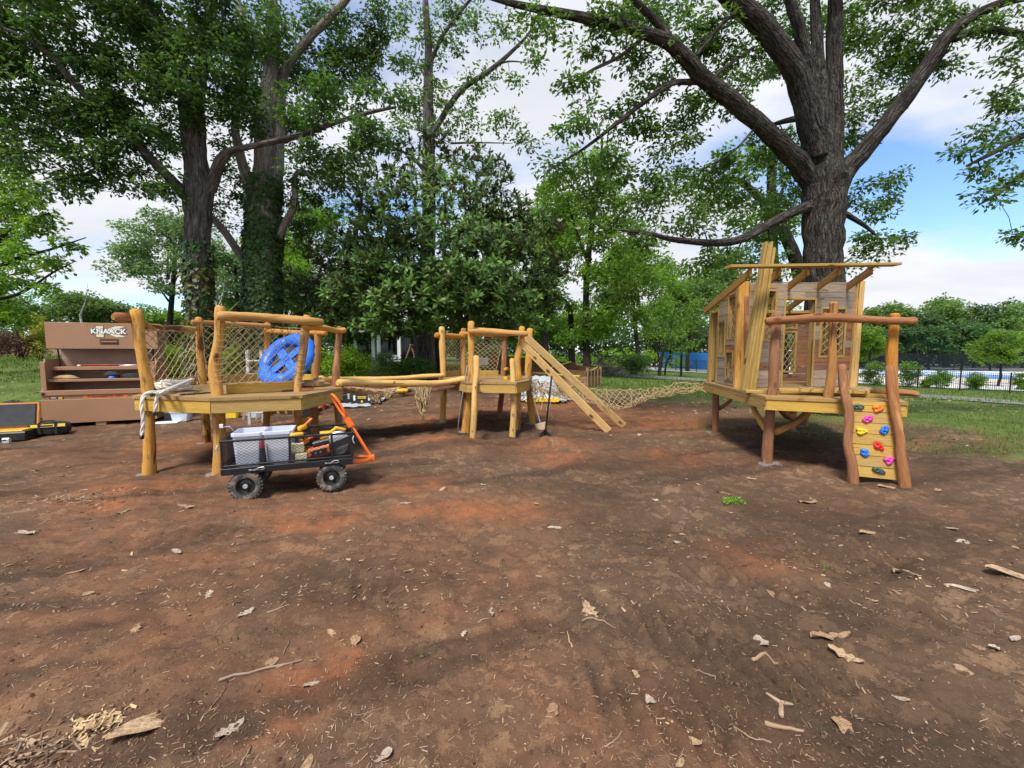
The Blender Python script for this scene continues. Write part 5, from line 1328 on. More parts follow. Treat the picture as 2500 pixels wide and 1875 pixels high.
def middle_platform():
    M1, M2, M3, M4, M6 = gnd(1079, 1033), gnd(1129, 1020), gnd(1136, 1054), gnd(1217, 1022), gnd(1299, 1037)
    M5 = gnd(1262, 1052)
    poly = [(p.x, p.y) for p in (on(1138, 932, ZL), on(1261, 934, ZL), on(1290, 929, ZL), on(1300, 919, ZL), on(1236, 914.5, ZL), on(1128, 914, ZL), on(1070, 920, ZL))]
    root = thing('play_platform', 'smaller wooden play platform with rope nets in the middle', 'play platform', (M3.x, M3.y, 0))
    deck_boards(poly, (1, .02), ZL, root, MT['deck'])
    fascia(root, off_poly(poly, .035), ZL - .036 - .08, .158, 'fascia')
    post(root, (M1.x, M1.y), [(1083, 918, M1.y), (1081, 850, M1.y), (1078, 800, M1.y)], (.068, .062), 'log_pale', 31)
    post(root, (M2.x, M2.y), [(1132, 915, M2.y), (1131, 850, M2.y), (1131, 804, M2.y)], (.062, .058), 'log_gold', 32)
    post(root, (M3.x, M3.y), [(1144, 990, M3.y), (1150, 928, M3.y), (1150, 850, M3.y), (1151, 788, M3.y)], (.085, .062), 'log_gold', 33)
    post(root, (M4.x, M4.y), [(1226, 960, M4.y), (1229, 900, M4.y), (1232, 810, M4.y)], (.062, .055), 'log_red', 34)
    post(root, (M5.x, M5.y), [(1266, 925, M5.y), (1262, 880, M5.y), (1272, 830, M5.y), (1275, 800, M5.y)], (.065, .058), 'log_gold', 35, False)
    post(root, (M6.x, M6.y), [(1296, 980, M6.y), (1290, 922, M6.y), (1292, 850, M6.y), (1293, 805, M6.y)], (.075, .062), 'log_gold', 36)
    rail(root, [(1146, 808, M3.y - .11), (1215, 811, M3.y - .1), (1287, 815, M5.y - .1)], (.062, .052), 'log_gold', 41)
    rail(root, [(1066, 819, M1.y - .08), (1100, 820, M1.y + .25), (1134, 821, M2.y - .08)], (.055, .055), 'log_amber', 42)
    rail(root, [(1124, 815, M2.y - .09), (1180, 817, M2.y - .1), (1240, 818, M4.y - .09)], (.05, .045), 'log_amber', 43)
    net(Vector((M1.x + .06, M1.y, ZL + .1)), Vector((M2.x - .04, M2.y, ZL + .1)), at(1127, 830, M2.y), at(1086, 830, M1.y), 5, 8, .0046, MT['rope_tan'], root, 'net', seed=44, jit=.008)
    net(Vector((M2.x + .06, M2.y, ZL + .1)), Vector((M4.x - .05, M4.y, ZL + .1)), at(1228, 826, M4.y), at(1136, 826, M2.y), 7, 8, .0046, MT['rope_tan'], root, 'net', seed=45, jit=.008)
    for p, q in ((M1, M2), (M2, M4)):
        m = M(); m.board(Vector((p.x, p.y + .1, ZL + .05)), Vector((q.x, q.y + .1, ZL + .05)), .038, .13); m.build('kick_board', MT['fascia'], root)
    # ladder rails, drilled for rungs
    for k, (fx, fy, mids, r) in enumerate(((1152, 1071, [(1158, 1000, 0), (1160, 950, .1), (1164, 910, .22), (1163, 872, .3)], (.056, .05)), (1250, 1064, [(1253, 1000, 0), (1253, 950, .05), (1252, 910, .12), (1251, 878, .18)], (.06, .05)))):
        f = gnd(fx, fy); post(root, (f.x, f.y), [(a, b, f.y + c) for a, b, c in mids], r, 'log_pale', 51 + k, False, 'ladder_rail')
        for py in ((945, 980, 1015, 1053) if k == 0 else (942, 977, 1012, 1049)):
            px = np.interp(py, [872, 910, 950, 1000, 1071], [1163, 1164, 1160, 1157, 1152]) if k == 0 else np.interp(py, [878, 1064], [1251.5, 1252])
            yy = f.y + (np.interp(py, [872, 910, 950, 1000], [.3, .22, .1, 0]) if k == 0 else np.interp(py, [878, 910, 950, 1000], [.18, .12, .05, 0]))
            p = at(px, py, yy - .068); m = M(); m.lathe([(.012, 0), (.0115, .004), (.009, .004), (.008, -.03), (.0005, -.03)], p, (0, -1, 0), 12); m.build('rung_hole', MT['ink'], root)
    return dict(M1=M1, M2=M2, M3=M3, M4=M4, M5=M5, M6=M6, poly=poly)
MP = middle_platform()

# ------------------------------------------------------------------ rope bridge between the platforms
def bridge():
    fr = [(838, 951, 6.45), (871, 957.5, 6.62), (934, 965, 6.9), (988, 965, 7.12), (1050, 954, 7.4), (1131, 937, 7.8)]
    Ff = spl([at(*q) for q in fr], 8)
    G, M1 = LP['G'], MP['M1']
    root = thing('plank_bridge', 'sagging plank bridge with two log curbs between the platforms', 'bridge', (Ff[0][0], Ff[0][1], 0))
    n = 17; D = [0]
    for a, b in zip(Ff, Ff[1:]): D.append(D[-1] + float(np.linalg.norm(b - a)))
    def P(s):
        j = max(0, min(len(D) - 2, int(np.searchsorted(D, s)) - 1)); f = (s - D[j]) / (D[j + 1] - D[j]); return Vector(Ff[j] + (Ff[j + 1] - Ff[j]) * f)
    T = D[-1]
    for i in range(n):
        s0, s1 = T * i / n, T * (i + .9) / n; a, b = P(s0), P(s1); t = (s0 + s1) / 2 / T
        rear = Vector((G.x + .12, G.y, 0)).lerp(Vector((M1.x, M1.y, 0)), t); c = (a + b) / 2; rear.z = c.z + .005
        d = (b - a).normalized(); up = d.cross(rear - c); up = up if up.z > 0 else -up
        m = M(); m.board(c, rear, (b - a).length, .042, up); m.build('bridge_plank', MT['brown_plank'], root)
    for off in (0.06, .94):
        pts = []
        for i in range(n * 2 + 1):
            t = i / (n * 2); a = P(T * t); rear = Vector((G.x + .12, G.y, 0)).lerp(Vector((M1.x, M1.y, 0)), t); rear.z = a.z; q = a.lerp(rear, off); q.z -= .03; pts.append(q)
        m = M(); m.tube(pts, .012, n=6); m.build('carrying_rope', MT['rope_tan'], root)
    log([at(826, 935, LP['D'].y - .05), at(880, 936, 6.7), at(963, 936, 7.1), at(1050, 936.5, 7.5), at(1095, 932, 7.68), at(1134, 925, MP['M3'].y - .08)], (.06, .052), 71, mat=MT['log_pale'], parent=root, name='curb_log', n=14, step=.07, wob=.008)
    log([at(781, 926, LP['G'].y - .05), at(880, 927, 7.9), at(980, 923, 8.3), at(1082, 916, MP['M1'].y - .06)], (.058, .045), 72, mat=MT['log_pale'], parent=root, name='curb_log', n=14, step=.07, wob=.008)
    m = M(); p = at(963, 933, 7.03); m.blob(p, (.018, .014, .018), 8, 5, .1, 3); m.build('knot', MT['log_red'], root, smooth=True)
    # heaped net lying on the planks
    def heap(name, lb, t0, t1, seed, w=1.0):
        rng = random.Random(seed); m = M()
        for i in range(70):
            t = rng.uniform(t0, t1); v = rng.uniform(.2, .85) * w; pts = []
            hd = rng.uniform(-.25, .25)
            for k in range(9):
                tt = min(.99, max(.01, t + (k - 4) * .02 * rng.uniform(.7, 1.3))); vv = min(.98, max(.1, v + hd * (k - 4) * .12 + .06 * math.sin(k * 2.2 + i)))
                a = P(T * tt); rear = Vector((G.x + .12, G.y, 0)).lerp(Vector((M1.x, M1.y, 0)), tt); rear.z = a.z
                q = a.lerp(rear, vv); q.z += .03 + .05 * rng.random() * (1 - abs(vv - .4)); pts.append(q)
            m.tube(pts, .007, n=4, caps=False)
        return tag(m.build(name, MT['rope_tan']), lb, 'net')
    heap('heaped_net', 'tan rope net heaped on the left half of the plank bridge', .02, .42, 81)
    heap('heaped_net', 'tan rope net heaped on the right half of the plank bridge', .45, .8, 82)
    def hang(lb, px, top, bot, Y, hw, seed, cnt):
        rng = random.Random(seed); m = M(); c0 = at(px, top, Y); c1 = at(px, bot, Y); H_ = c0.z - c1.z; w = hw * Y / FPX
        for i in range(cnt):
            x = rng.uniform(-1, 1) * w; l = H_ * rng.uniform(.45, 1.0) * (1 - .35 * abs(x / w)); pts = []
            x2 = x * .45 + rng.uniform(-.25, .25) * w + .3 * w
            for k in range(11):
                t = k / 10; zz = c0.z + .02 - l * math.sin(math.pi * t) ** .8
                f = math.sin(math.pi * t)
                pts.append(Vector((c0.x + x * (1 - f) + (x2 if t > .5 else x2 * .8) * f + (t - .5) * .05 + .016 * math.sin(k * 2.4 + i), Y + .05 * math.sin(i * 1.7) + .05 * math.cos(k + i), zz)))
            m.tube(pts, .0065, n=4, caps=False)
        return tag(m.build('hanging_net', MT['rope_tan']), lb, 'net')
    hang('tan rope net hanging down in loops below the bridge middle', 1030, 948, 1034, 7.22, 20, 83, 34)
    hang('short bundle of rope net hanging under the bridge near the tool boxes', 915, 966, 993, 6.8, 13, 84, 26)
    hang('small loop of rope net slung over the bridge edge', 945, 962, 978, 6.9, 10, 85, 12)
bridge()

# net bridge from the middle platform to the playhouse
def net_bridge():
    M6 = MP['M6']
    top = [(1292, 925, 8.9), (1330, 934, 9.0), (1400, 943, 9.0), (1477, 951, 8.9), (1564, 951, 8.8), (1631, 940, 8.7), (1720, 936, 8.5)]
    low = [(1286, 940, 8.2), (1330, 955, 8.1), (1400, 968, 8.0), (1458, 977, 7.95), (1516, 993, 7.9), (1546, 984, 7.9), (1574, 965, 7.9), (1650, 955, 7.9), (1722, 950, 7.9)]
    A = spl([at(*q) for q in top], 10); B = spl([at(*q) for q in low], 10)
    root = thing('net_bridge', 'slack tan rope net slung between middle platform and playhouse', 'net bridge', (A[0][0], A[0][1], 0))
    nu, nv = 34, 6; rng = random.Random(3); J = {}
    def P(i, j):
        if (i, j) not in J:
            u, v = i / (2 * nu), j / (2 * nv)
            a = A[min(len(A) - 1, int(u * (len(A) - 1)))]; b = B[min(len(B) - 1, int(u * (len(B) - 1)))]
            p = Vector(a + (b - a) * v); p.z -= .18 * math.sin(math.pi * v) * (.3 + .7 * math.sin(math.pi * u))
            cr = .02 + .09 * abs(u - .5); J[(i, j)] = p + Vector((rng.uniform(-.02, .02), rng.uniform(-.04, .04), rng.uniform(-cr, cr)))
        return J[(i, j)]
    m = M()
    for s0 in range(-2 * nv, 2 * nu + 1, 2):
        a = [P(s0 + j, j) for j in range(2 * nv + 1) if 0 <= s0 + j <= 2 * nu]
        if len(a) > 1: m.tube(a, .0056, n=4, caps=False)
    for s0 in range(0, 2 * nu + 2 * nv + 1, 2):
        a = [P(s0 - j, j) for j in range(2 * nv + 1) if 0 <= s0 - j <= 2 * nu]
        if len(a) > 1: m.tube(a, .0056, n=4, caps=False)
    m.build('net', MT['rope_tan'], root)
    m = M()
    m.tube([P(i, 0) for i in range(2 * nu + 1)], .008, n=5); m.build('edge_rope', MT['rope_tan'], root)
    m = M(); m.tube([P(i, 2 * nv) for i in range(2 * nu + 1)], .008, n=5); m.build('edge_rope', MT['rope_tan'], root)
    # bunched end by the middle platform
    rng = random.Random(5); m = M(); c = at(1310, 942, 8.3)
    for i in range(60):
        p = c + Vector((rng.uniform(-.22, .3), rng.uniform(-.25, .25), rng.uniform(-.14, .1))); pts = [p]
        d = Vector((rng.uniform(-1, 1), rng.uniform(-.5, .5), rng.uniform(-1, .2))).normalized() * .06
        for k in range(5):
            d = (d + Vector((rng.uniform(-.04, .04), rng.uniform(-.04, .04), rng.uniform(-.04, .03)))); pts.append(pts[-1] + d)
        m.tube(pts, .006, n=4, caps=False)
    tag(m.build('bunched_rope', MT['rope_tan'], root), kind='stuff')
    p = at(1733, 949, 8.1); m = M(); m.lathe([(.022, 0), (.03, .012), (.022, .03), (.016, .03), (.016, 0), (.022, 0)], p, (-.7, -.7, 0), 14); m.lathe([(.012, 0), (.012, .05), (.001, .05)], p + Vector((.03, .02, -.02)), (-.7, -.7, 0), 10); m.build('shackle', MT['steel'], root, smooth=True)
net_bridge()
# ------------------------------------------------------------------ playhouse
ZH = .93
class Wall:
    def __init__(s, p0, p1, z0, ztop0, ztop1):
        s.p0, s.p1 = Vector((p0[0], p0[1], 0)), Vector((p1[0], p1[1], 0))
        s.d = (s.p1 - s.p0); s.L = s.d.length; s.d.normalize(); s.z0, s.za, s.zb = z0, ztop0, ztop1
        s.n = Vector((s.d.y, -s.d.x, 0))       # outward (towards the viewer for a wall running left to right)
    def uv(s, px, py):
        d = ray(px, py); o = Vector((0, 0, CAM_H)); t = (s.p0 - o).dot(s.n) / d.dot(s.n); q = o + d * t
        return ((q - s.p0).dot(s.d), q.z)
    def P(s, u, z, out=0.0): 
        q = s.p0 + s.d * u + s.n * out; return Vector((q.x, q.y, z))
    def top(s, u): return s.za + (s.zb - s.za) * u / s.L
    def planks(s, root, ph, openings, mats, seed, t=.022):
        rng = random.Random(seed); z = s.z0 + .01; row = 0
        while z < max(s.za, s.zb) - .01:
            z1 = z + ph * rng.uniform(.92, 1.06)
            cuts = [(0.0, s.L)]
            for (u0, u1, v0, v1) in openings:
                if min(z1, v1) - max(z, v0) > .45 * (z1 - z):
                    nc = []
                    for a, b in cuts:
                        if u1 <= a or u0 >= b: nc.append((a, b)); continue
                        if u0 > a: nc.append((a, u0))
                        if u1 < b: nc.append((u1, b))
                    cuts = nc
            for a, b in cuts:
                if b - a < .03: continue
                parts = [(a, b)]
                if b - a > 1.2: c = rng.uniform(a + .4, b - .4); parts = [(a, c), (c + .003, b)]
                for a2, b2 in parts:
                    ta, tb = min(z1 - .004, s.top(a2)), min(z1 - .004, s.top(b2))
                    if ta <= z + .01 and tb <= z + .01: continue
                    if ta <= z + .005: a2 = a2 + (b2 - a2) * .5; ta = min(z1 - .004, s.top(a2))
                    if tb <= z + .005: b2 = b2 - (b2 - a2) * .5; tb = min(z1 - .004, s.top(b2))
                    o = rng.uniform(0, .006)
                    m = M(); m.slab([s.P(a2, z, o), s.P(b2, z, o), s.P(b2, max(tb, z + .01), o), s.P(a2, max(ta, z + .01), o)], s.n, t)
                    m.build('wall_plank', MT[mats(row, rng)], root)
            z = z1; row += 1
    def frame(s, root, u0, u1, v0, v1, w=.034, dep=.10, mat='stud', name='window_frame', sill=True, out=.012):
        """square frame of four boards lining an opening"""
        jobs = [((u0 - w / 2, v0 - w, u0 - w / 2, v1 + w), 0), ((u1 + w / 2, v0 - w, u1 + w / 2, v1 + w), 0), ((u0, v1 + w / 2, u1, v1 + w / 2), 1)]
        if sill: jobs.append(((u0, v0 - w / 2, u1, v0 - w / 2), 1))
        first = None
        for (a, b, c, d), hor in jobs:
            m = M(); p, q = s.P(a, b, out - dep / 2), s.P(c, d, out - dep / 2)
            m.board(p, q, dep if hor else dep, w, Vector((0, 0, 1)) if hor else s.d, .003)
            m.build(name, MT[mat], root)
def playhouse():
    FL, FR, BL = on(1869.5, 968.5, ZH), on(2218, 982, ZH), on(1718, 931.5, ZH)
    P0, P1, P2 = on(1803, 947, ZH), on(1727, 931.5, ZH), on(2073, 944, ZH)
    P3 = P2 + (P1 - P0) * .95 + Vector((.15, 0, 0))
    R1, R2 = P2 + Vector((.22, -.15, 0)), P3 + Vector((.25, .2, 0))
    root = thing('playhouse', 'unfinished wooden playhouse on a deck with climbing wall, at the right', 'playhouse', (FL.x, FL.y, 0))
    poly = [(p.x, p.y) for p in (FL, FR, R1, R2, BL)]
    fd = (FR - FL).normalized()
    deck_boards(poly, (fd.x, fd.y), ZH, root, MT['deck'])
    fascia(root, off_poly(poly, .035), ZH - .036 - .07, .138, 'fascia')
    for k in range(1, 4):
        a = FL.lerp(BL, k / 4); b = FR.lerp(R2, k / 4); m = M(); m.board((a.x + .1, a.y, ZH - .11), (b.x - .1, b.y, ZH - .11), .038, .13); m.build('joist', MT['fascia'], root)
    # posts and braces under the deck
    f = gnd(1872.5, 1142); nrm = Vector((fd.y, -fd.x, 0))
    Pa, Pb, Pc = on(1884, 964, ZH), on(2024, 970.5, ZH), on(2180, 976.5, ZH)
    post(root, (Pa.x, Pa.y), [(1877, 1060, Pa.y), (1884, 966, Pa.y), (1890, 860, Pa.y), (1897, 765, Pa.y)], (0.068, 0.057), 'log_red', 101)
    post(root, (gnd(1745, 1053).x, gnd(1745, 1053).y), [(1747, 960, 7.85)], (0.060, 0.057), 'log_red', 102)
    post(root, (gnd(1933, 1051).x, gnd(1933, 1051).y), [(1936, 975, 7.9)], (0.060, 0.057), 'log_red', 103)
    bq = R2 + Vector((-.3, -.2, 0)); post(root, (bq.x, bq.y), [(at(0, 0, 1).x * 0 + 1250 + FPX * bq.x / bq.y, 950, bq.y)], (0.060, 0.057), 'log_red', 104)
    def up_post(p, mids, r, mat, seed):
        pts = [Vector((p.x, p.y, ZH + .001))] + [at(a, b, p.y) for a, b in mids]; log(pts, r, seed, mat=MT[mat], parent=root, name='post', n=14, step=.07, wob=.008, end=.35)
    up_post(Pb, [(2030, 920), (2030, 830), (2034, 741)], (0.053, 0.046), 'log_amber', 105)
    up_post(Pc, [(2178, 900), (2181, 830), (2184, 768)], (0.058, 0.054), 'log_amber', 106)
    rail(root, [(1871, 784, Pa.y - .12), (1940, 780, 5.32), (2030, 776, Pb.y - .11), (2130, 780, 4.96), (2185, 783, Pc.y - .11), (2236, 782, Pc.y - .2)], (.055, .042), 'log_red', 107)
    for a, b, r, mt, sd in (((1890, 1054, Pa.y + .02), (1978, 1005, 5.9), (.05, .045), 'log_gold', 108), ((1868, 1048, Pa.y + .02), (1838, 992, 6.1), (.04, .035), 'log_gold', 109), ((1756, 998, 7.85), (1790, 970, 7.6), (.035, .03), 'log_red', 110), ((1940, 1020, 7.9), (1905, 1000, 7.2), (.07, .06), 'log_red', 111)):
        pa, pb = at(*a), at(*b); mid = (pa + pb) / 2 + Vector((0, 0, -.03)); log([pa, mid, pb], r, sd, mat=MT[mt], parent=root, name='brace', n=10, step=.08)
    # corner log of the house, split face towards the viewer
    cz = at(1814, 689, P0.y).z
    m = M(); m.board(Vector((P0.x - .01, P0.y - .03, ZH + .001)), Vector((P0.x + .0, P0.y - .03, cz)), .17, .11, (0, 1, 0), .03); m.build('corner_post', MT['log_gold'], root)
    log([at(1822, 905, P0.y - .09), at(1823, 800, P0.y - .09), at(1822, 725, P0.y - .09)], (.03, .035), 112, mat=MT['log_red'], parent=root, name='branch_stub', n=10)
    rz = at(2089, 687, P2.y).z
    m = M(); m.board(Vector((P2.x + .03, P2.y - .02, ZH + .001)), Vector((P2.x + .06, P2.y - .02, rz)), .11, .09, (0, 1, 0), .015); m.build('corner_post', MT['log_pale'], root)
    log([Vector((P2.x + .3, P2.y + .5, ZH)), Vector((P2.x + .24, P2.y + .5, ZH + .8)), Vector((P2.x + .2, P2.y + .5, 2.1))], (.1, .08), 113, mat=MT['log_red'], parent=root, name='post')
    # walls
    zbk = at(1729, 762, P1.y).z
    front = Wall(P0, P2, ZH, cz - .01, rz - .01)
    u0, v0 = front.uv(1843, 790); 
    def o4(a, b, c, d, w=front):
        ua, _ = w.uv(a, (c + d) / 2); ub, _ = w.uv(b, (c + d) / 2); _, va = w.uv((a + b) / 2, d); _, vb = w.uv((a + b) / 2, c); return (min(ua, ub), max(ua, ub), va, vb)
    win_a, win_b, win_c = o4(1845, 1893, 704, 757), o4(1845, 1890, 764, 830), o4(1840, 1888, 861, 880)
    door = o4(1914, 1984, 732, 945); door = (door[0], door[1], ZH + .01, door[3])
    win_d = o4(2005, 2060, 755, 868)
    ops = [(win_a[0], win_a[1], win_b[2], win_a[3]), door, win_d]
    def fm(row, rng): return 'grey_plank' if row > 8 or row < 2 or rng.random() < .45 else 'brown_plank'
    front.planks(root, .132, ops, fm, 5)
    front.frame(root, *ops[0]); front.frame(root, *win_d); front.frame(root, *door, name='door_frame', sill=False)
    m = M(); v = (win_a[2] + win_b[3]) / 2; m.board(front.P(ops[0][0], v, -.03), front.P(ops[0][1], v, -.03), .1, .05); m.build('window_frame', MT['stud'], root)
    net(front.P(ops[0][0], win_b[2], -.02), front.P(ops[0][1], win_b[2], -.02), front.P(ops[0][1], win_b[3], -.02), front.P(ops[0][0], win_b[3], -.02), 3, 4, .005, MT['rope_tan'], root, 'window_net', seed=1)
    net(front.P(win_d[0], win_d[2], -.02), front.P(win_d[1], win_d[2], -.02), front.P(win_d[1], win_d[3], -.02), front.P(win_d[0], win_d[3], -.02), 3, 6, .005, MT['rope_tan'], root, 'window_net', seed=2)
    left = Wall(P1, P0, ZH, zbk, cz - .02)
    lo = [o4(1735, 1751, 765, 926, left), o4(1755, 1769, 785, 868, left), o4(1779, 1795, 722, 825, left), o4(1773, 1787, 861, 925, left)]
    left.planks(root, .135, lo, lambda r, g: 'grey_plank' if g.random() < .85 else 'brown_plank', 6)
    for i, o in enumerate(lo): left.frame(root, *o, sill=i > 0, name='window_frame' if i else 'door_frame', w=.035)
    for i in (2, 3):
        o = lo[i]; net(left.P(o[0], o[2], -.05), left.P(o[1], o[2], -.05), left.P(o[1], o[3], -.05), left.P(o[0], o[3], -.05), 2, 5, .005, MT['rope_tan'], root, 'window_net', seed=3 + i)
    o = lo[0]
    for k in range(3):
        u = o[0] + (o[1] - o[0]) * (.2 + .3 * k); m = M(); m.board(left.P(u, ZH, -.12 - .03 * k), left.P(u, o[3], -.12 - .03 * k), .09, .04, left.d); m.build('stud', MT['stud'], root)
    zb2 = zbk + .05
    back = Wall(P1, P3, ZH, zbk, zb2); bl = back.L
    bo = [(bl * .33, bl * .52, ZH + .62, ZH + 1.12), (bl * .70, bl * .84, ZH + .2, ZH + .95), (bl * .70, bl * .84, ZH + 1.05, ZH + 1.3), (bl * .06, bl * .22, ZH + .6, ZH + 1.15)]
    back.planks(root, .14, bo, lambda r, g: 'brown_plank', 7)
    for o in bo: back.frame(root, *o)
    for i, o in enumerate(bo): net(back.P(o[0], o[2]), back.P(o[1], o[2]), back.P(o[1], o[3]), back.P(o[0], o[3]), 3, 5, .005, MT['rope_tan'], root, 'window_net', seed=8 + i)
    right = Wall(P2, P3, ZH, rz - .02, zb2); rl = right.L
    ro = [(rl * .35, rl * .65, ZH + .6, ZH + 1.3)]
    right.planks(root, .14, ro, lambda r, g: 'brown_plank', 8)
    for o in ro: right.frame(root, *o)
    for w_, k in ((front, 5), (left, 4), (back, 5), (right, 4)):
        for i in range(k + 1):
            u = w_.L * i / k
            if any(a - .06 < u < b + .06 for a, b, _, _ in (ops if w_ is front else lo if w_ is left else bo if w_ is back else ro)): continue
            m = M(); m.board(w_.P(u, ZH, -.07 if w_ in (front, left) else .07), w_.P(u, w_.top(u) - .01, -.07 if w_ in (front, left) else .07), .09, .038, w_.d); m.build('stud', MT['stud'], root)
    for w_ in (front, left, back, right):
        sg = -1 if w_ in (front, left) else 1
        m = M(); m.board(w_.P(.05, w_.za - .04, sg * .075), w_.P(w_.L - .05, w_.zb - .04, sg * .075), .09, .05); m.build('top_plate', MT['stud'], root)
    # rafters: from the back wall up over the front wall to the overhanging board
    fr_px = [(1833, 664), (1904, 663), (1973, 662), (2050, 661), (2128, 660)]
    ends = []
    for i, (px, py) in enumerate(fr_px):
        t = i / 4; fy = P0.y - .75 + (P2.y - P0.y) * t
        e = at(px, py, fy); ends.append(e)
        w_ = front.P(front.L * (t * 1.02 - .01), cz + .04); bk = Vector(P1).lerp(P3, t * 1.03 - .03); bk.z = zbk + .07
        e2 = Vector((e.x, e.y, e.z))
        bk2 = e2 + (Vector((bk.x, bk.y, 0)) - Vector((e2.x, e2.y, 0))) * 1.06; bk2.z = zbk + .04
        m = M(); m.board(e2, bk2, .036, .115, (0, 0, 1)); m.build('rafter', MT['rafter'], root)
    a, b = ends[0], ends[-1]; dd = (b - a).normalized()
    la, lb_ = at(1776, 651, a.y - .03), at(2190, 646, b.y - .03)
    m = M(); m.board(Vector((la.x, la.y, a.z + .07 - (b.z - a.z) * .1)), Vector((lb_.x, lb_.y, b.z + .07 + (b.z - a.z) * .1)), .14, .036); m.build('roof_board', MT['stud'], root)
    # climbing wall
    tl, tr = on(2072, 976.4, ZH), on(2168, 980.1, ZH)
    edge_n = Vector((fd.y, -fd.x, 0))
    bl_, br_ = on(2092, 1161, .04), on(2190, 1163, .04)
    tl2 = Vector((tl.x, tl.y, ZH - .0)) + edge_n * .045; tr2 = Vector((tr.x, tr.y, ZH)) + edge_n * .045
    bl2 = tl2 + edge_n * .10 + fd * .0; bl2.z = .045; br2 = tr2 + edge_n * .10; br2.z = .045
    kx = ((bl_ - tl2).dot(fd) + (br_ - tr2).dot(fd)) / 2; bl2 += fd * max(-.05, min(.12, kx)); br2 += fd * max(-.05, min(.12, kx))
    nrm_c = (tr2 - tl2).cross(bl2 - tl2).normalized(); nrm_c = nrm_c if nrm_c.y < 0 else -nrm_c
    N = 7
    for i in range(N):
        a0, a1 = i / N + .004, (i + 1) / N - .004
        m = M(); c = [tl2.lerp(bl2, a1), tr2.lerp(br2, a1), tr2.lerp(br2, a0), tl2.lerp(bl2, a0)]
        ex = fd * .03; c = [c[0] - ex, c[1] + ex, c[2] + ex, c[3] - ex]
        m.slab(c, nrm_c, .036); m.build('climbing_board', MT['fascia'], root)
    def cw(px, py, out):
        d = ray(px, py); o = Vector((0, 0, CAM_H)); t = (tl2 - o).dot(nrm_c) / d.dot(nrm_c); return o + d * t + nrm_c * out
    lg = [((2052, 894), (2056, 950), (2068, 1010), (2066, 1080), (2078, 1130), (2083, 1172)), ((2168, 897), (2173, 950), (2182, 1010), (2193, 1070), (2196, 1120), (2208, 1177))]
    for k, L in enumerate(lg):
        pts = [cw(a, b, .05) for a, b in L]; pts[-1].z = gh(pts[-1].x, pts[-1].y) - .06
        log(pts, (.043, .056), 121 + k, mat=MT['log_red' if k == 0 else 'log_red'], parent=root, name='side_log', n=16, step=.05, bump=.14, wob=.004)
    hol = [(1107, 1105, 'green', .0), (1237, 1118, 'orange', .3), (1172, 1185, 'pink', .9), (1130, 1265, 'yellow', .2), (1280, 1258, 'blue', 1.4), (1243, 1362, 'red', 2.2), (1152, 1405, 'blue', 3), (1310, 1455, 'pink', 4), (1243, 1522, 'green', -.4)]
    ux = fd; uy = (tl2 - bl2).normalized()
    for k, (zx, zy, cn, ro_) in enumerate(hol):
        c = cw(1680 + zx * .37371, 580 + zy * .37371, .0); rng = random.Random(k)
        m = M(); n, mm = 18, 8; V = []
        for i in range(mm + 1):
            th = math.pi / 2 * i / mm
            for j in range(n):
                ph = 2 * math.pi * j / n; rr = .052 * (1 + .22 * math.cos((3 if k % 2 else 2) * ph + ro_) + .08 * math.sin(5 * ph + k))
                rr_ = rr * math.sin(th) if i else .0005
                hh = .034 * math.cos(th) ** .6
                x, y = rr_ * math.cos(ph), rr_ * math.sin(ph) * .78
                for hx in (-.018, .02):
                    hh -= .026 * math.exp(-(((x - hx) / .011) ** 2 + (y / .011) ** 2))
                x2, y2 = x * math.cos(ro_) - y * math.sin(ro_), x * math.sin(ro_) + y * math.cos(ro_)
                V.append(c + ux * x2 + uy * y2 + nrm_c * (hh + .001))
        Fq = [(i * n + j, (i + 1) * n + j, (i + 1) * n + (j + 1) % n, i * n + (j + 1) % n) for i in range(mm) for j in range(n)]
        m.add(V, Fq); h = m.build('climbing_hold', MT['hold_' + cn], root, smooth=True)
        tag(h, cn + ' plastic climbing hold')
        m = M(); m.lathe([(.007, .0), (.007, .006), (.0005, .007)], c + nrm_c * .02 + ux * .02, nrm_c, 10); m.build('hold_bolt', MT['steel'], h)
    return dict(FL=FL, FR=FR, P0=P0, P2=P2, fd=fd, front=front, Pb=Pb, Pc=Pc, R1=R1, cz=cz)
PH = playhouse()

# lumber and things lying on the playhouse deck
fdv = PH['fd']
def lean_boards():
    # four long boards standing on the deck against the roof board
    tops = [1863, 1871, 1879, 1887]
    names = ['leftmost board of the four long ones leaning on the playhouse roof', 'second board from the left of the four leaning on the playhouse roof', 'third board from the left of the four leaning on the playhouse roof', 'rightmost board of the four long ones leaning on the playhouse roof']
    for k in range(4):
        b = on(1812 + 8.6 * k, 953 + .6 * k, ZH); t = at(1868 + 6.4 * k, 592 + (0, 6, -2, 12)[k] + k, PH['P0'].y - .35)
        m = M(); m.board(b + Vector((0, 0, .005)), t, .037, .088, (0, 1, .1)); tag(m.build('leaning_board', MT['stud']), names[k], 'lumber', 'boards leaning on the playhouse')
lean_boards()
def flat_board(lb, a, b, z, w=.14, t=.038, mat='fascia'):
    p, q = on(*a, z), on(*b, z); m = M(); m.board(p, q, w, t); tag(m.build('loose_board', MT[mat]), lb, 'lumber', 'loose lumber on the playhouse deck')
flat_board('longest loose board on the playhouse deck, nearest the rail', (1905, 956), (2160, 966), ZH + .021)
flat_board('loose board lying behind the longest one on the playhouse deck', (1900, 951), (2118, 957), ZH + .022)
flat_board('upper loose board stacked on the others on the playhouse deck', (1900, 951.5), (2115, 958), ZH + .061, .13)
flat_board('short loose board end sticking out below the leaning boards', (1818, 955), (1875, 956), ZH + .021, .12)
p, q = on(2125, 957, ZH + .05), on(2238, 962, ZH + .05)
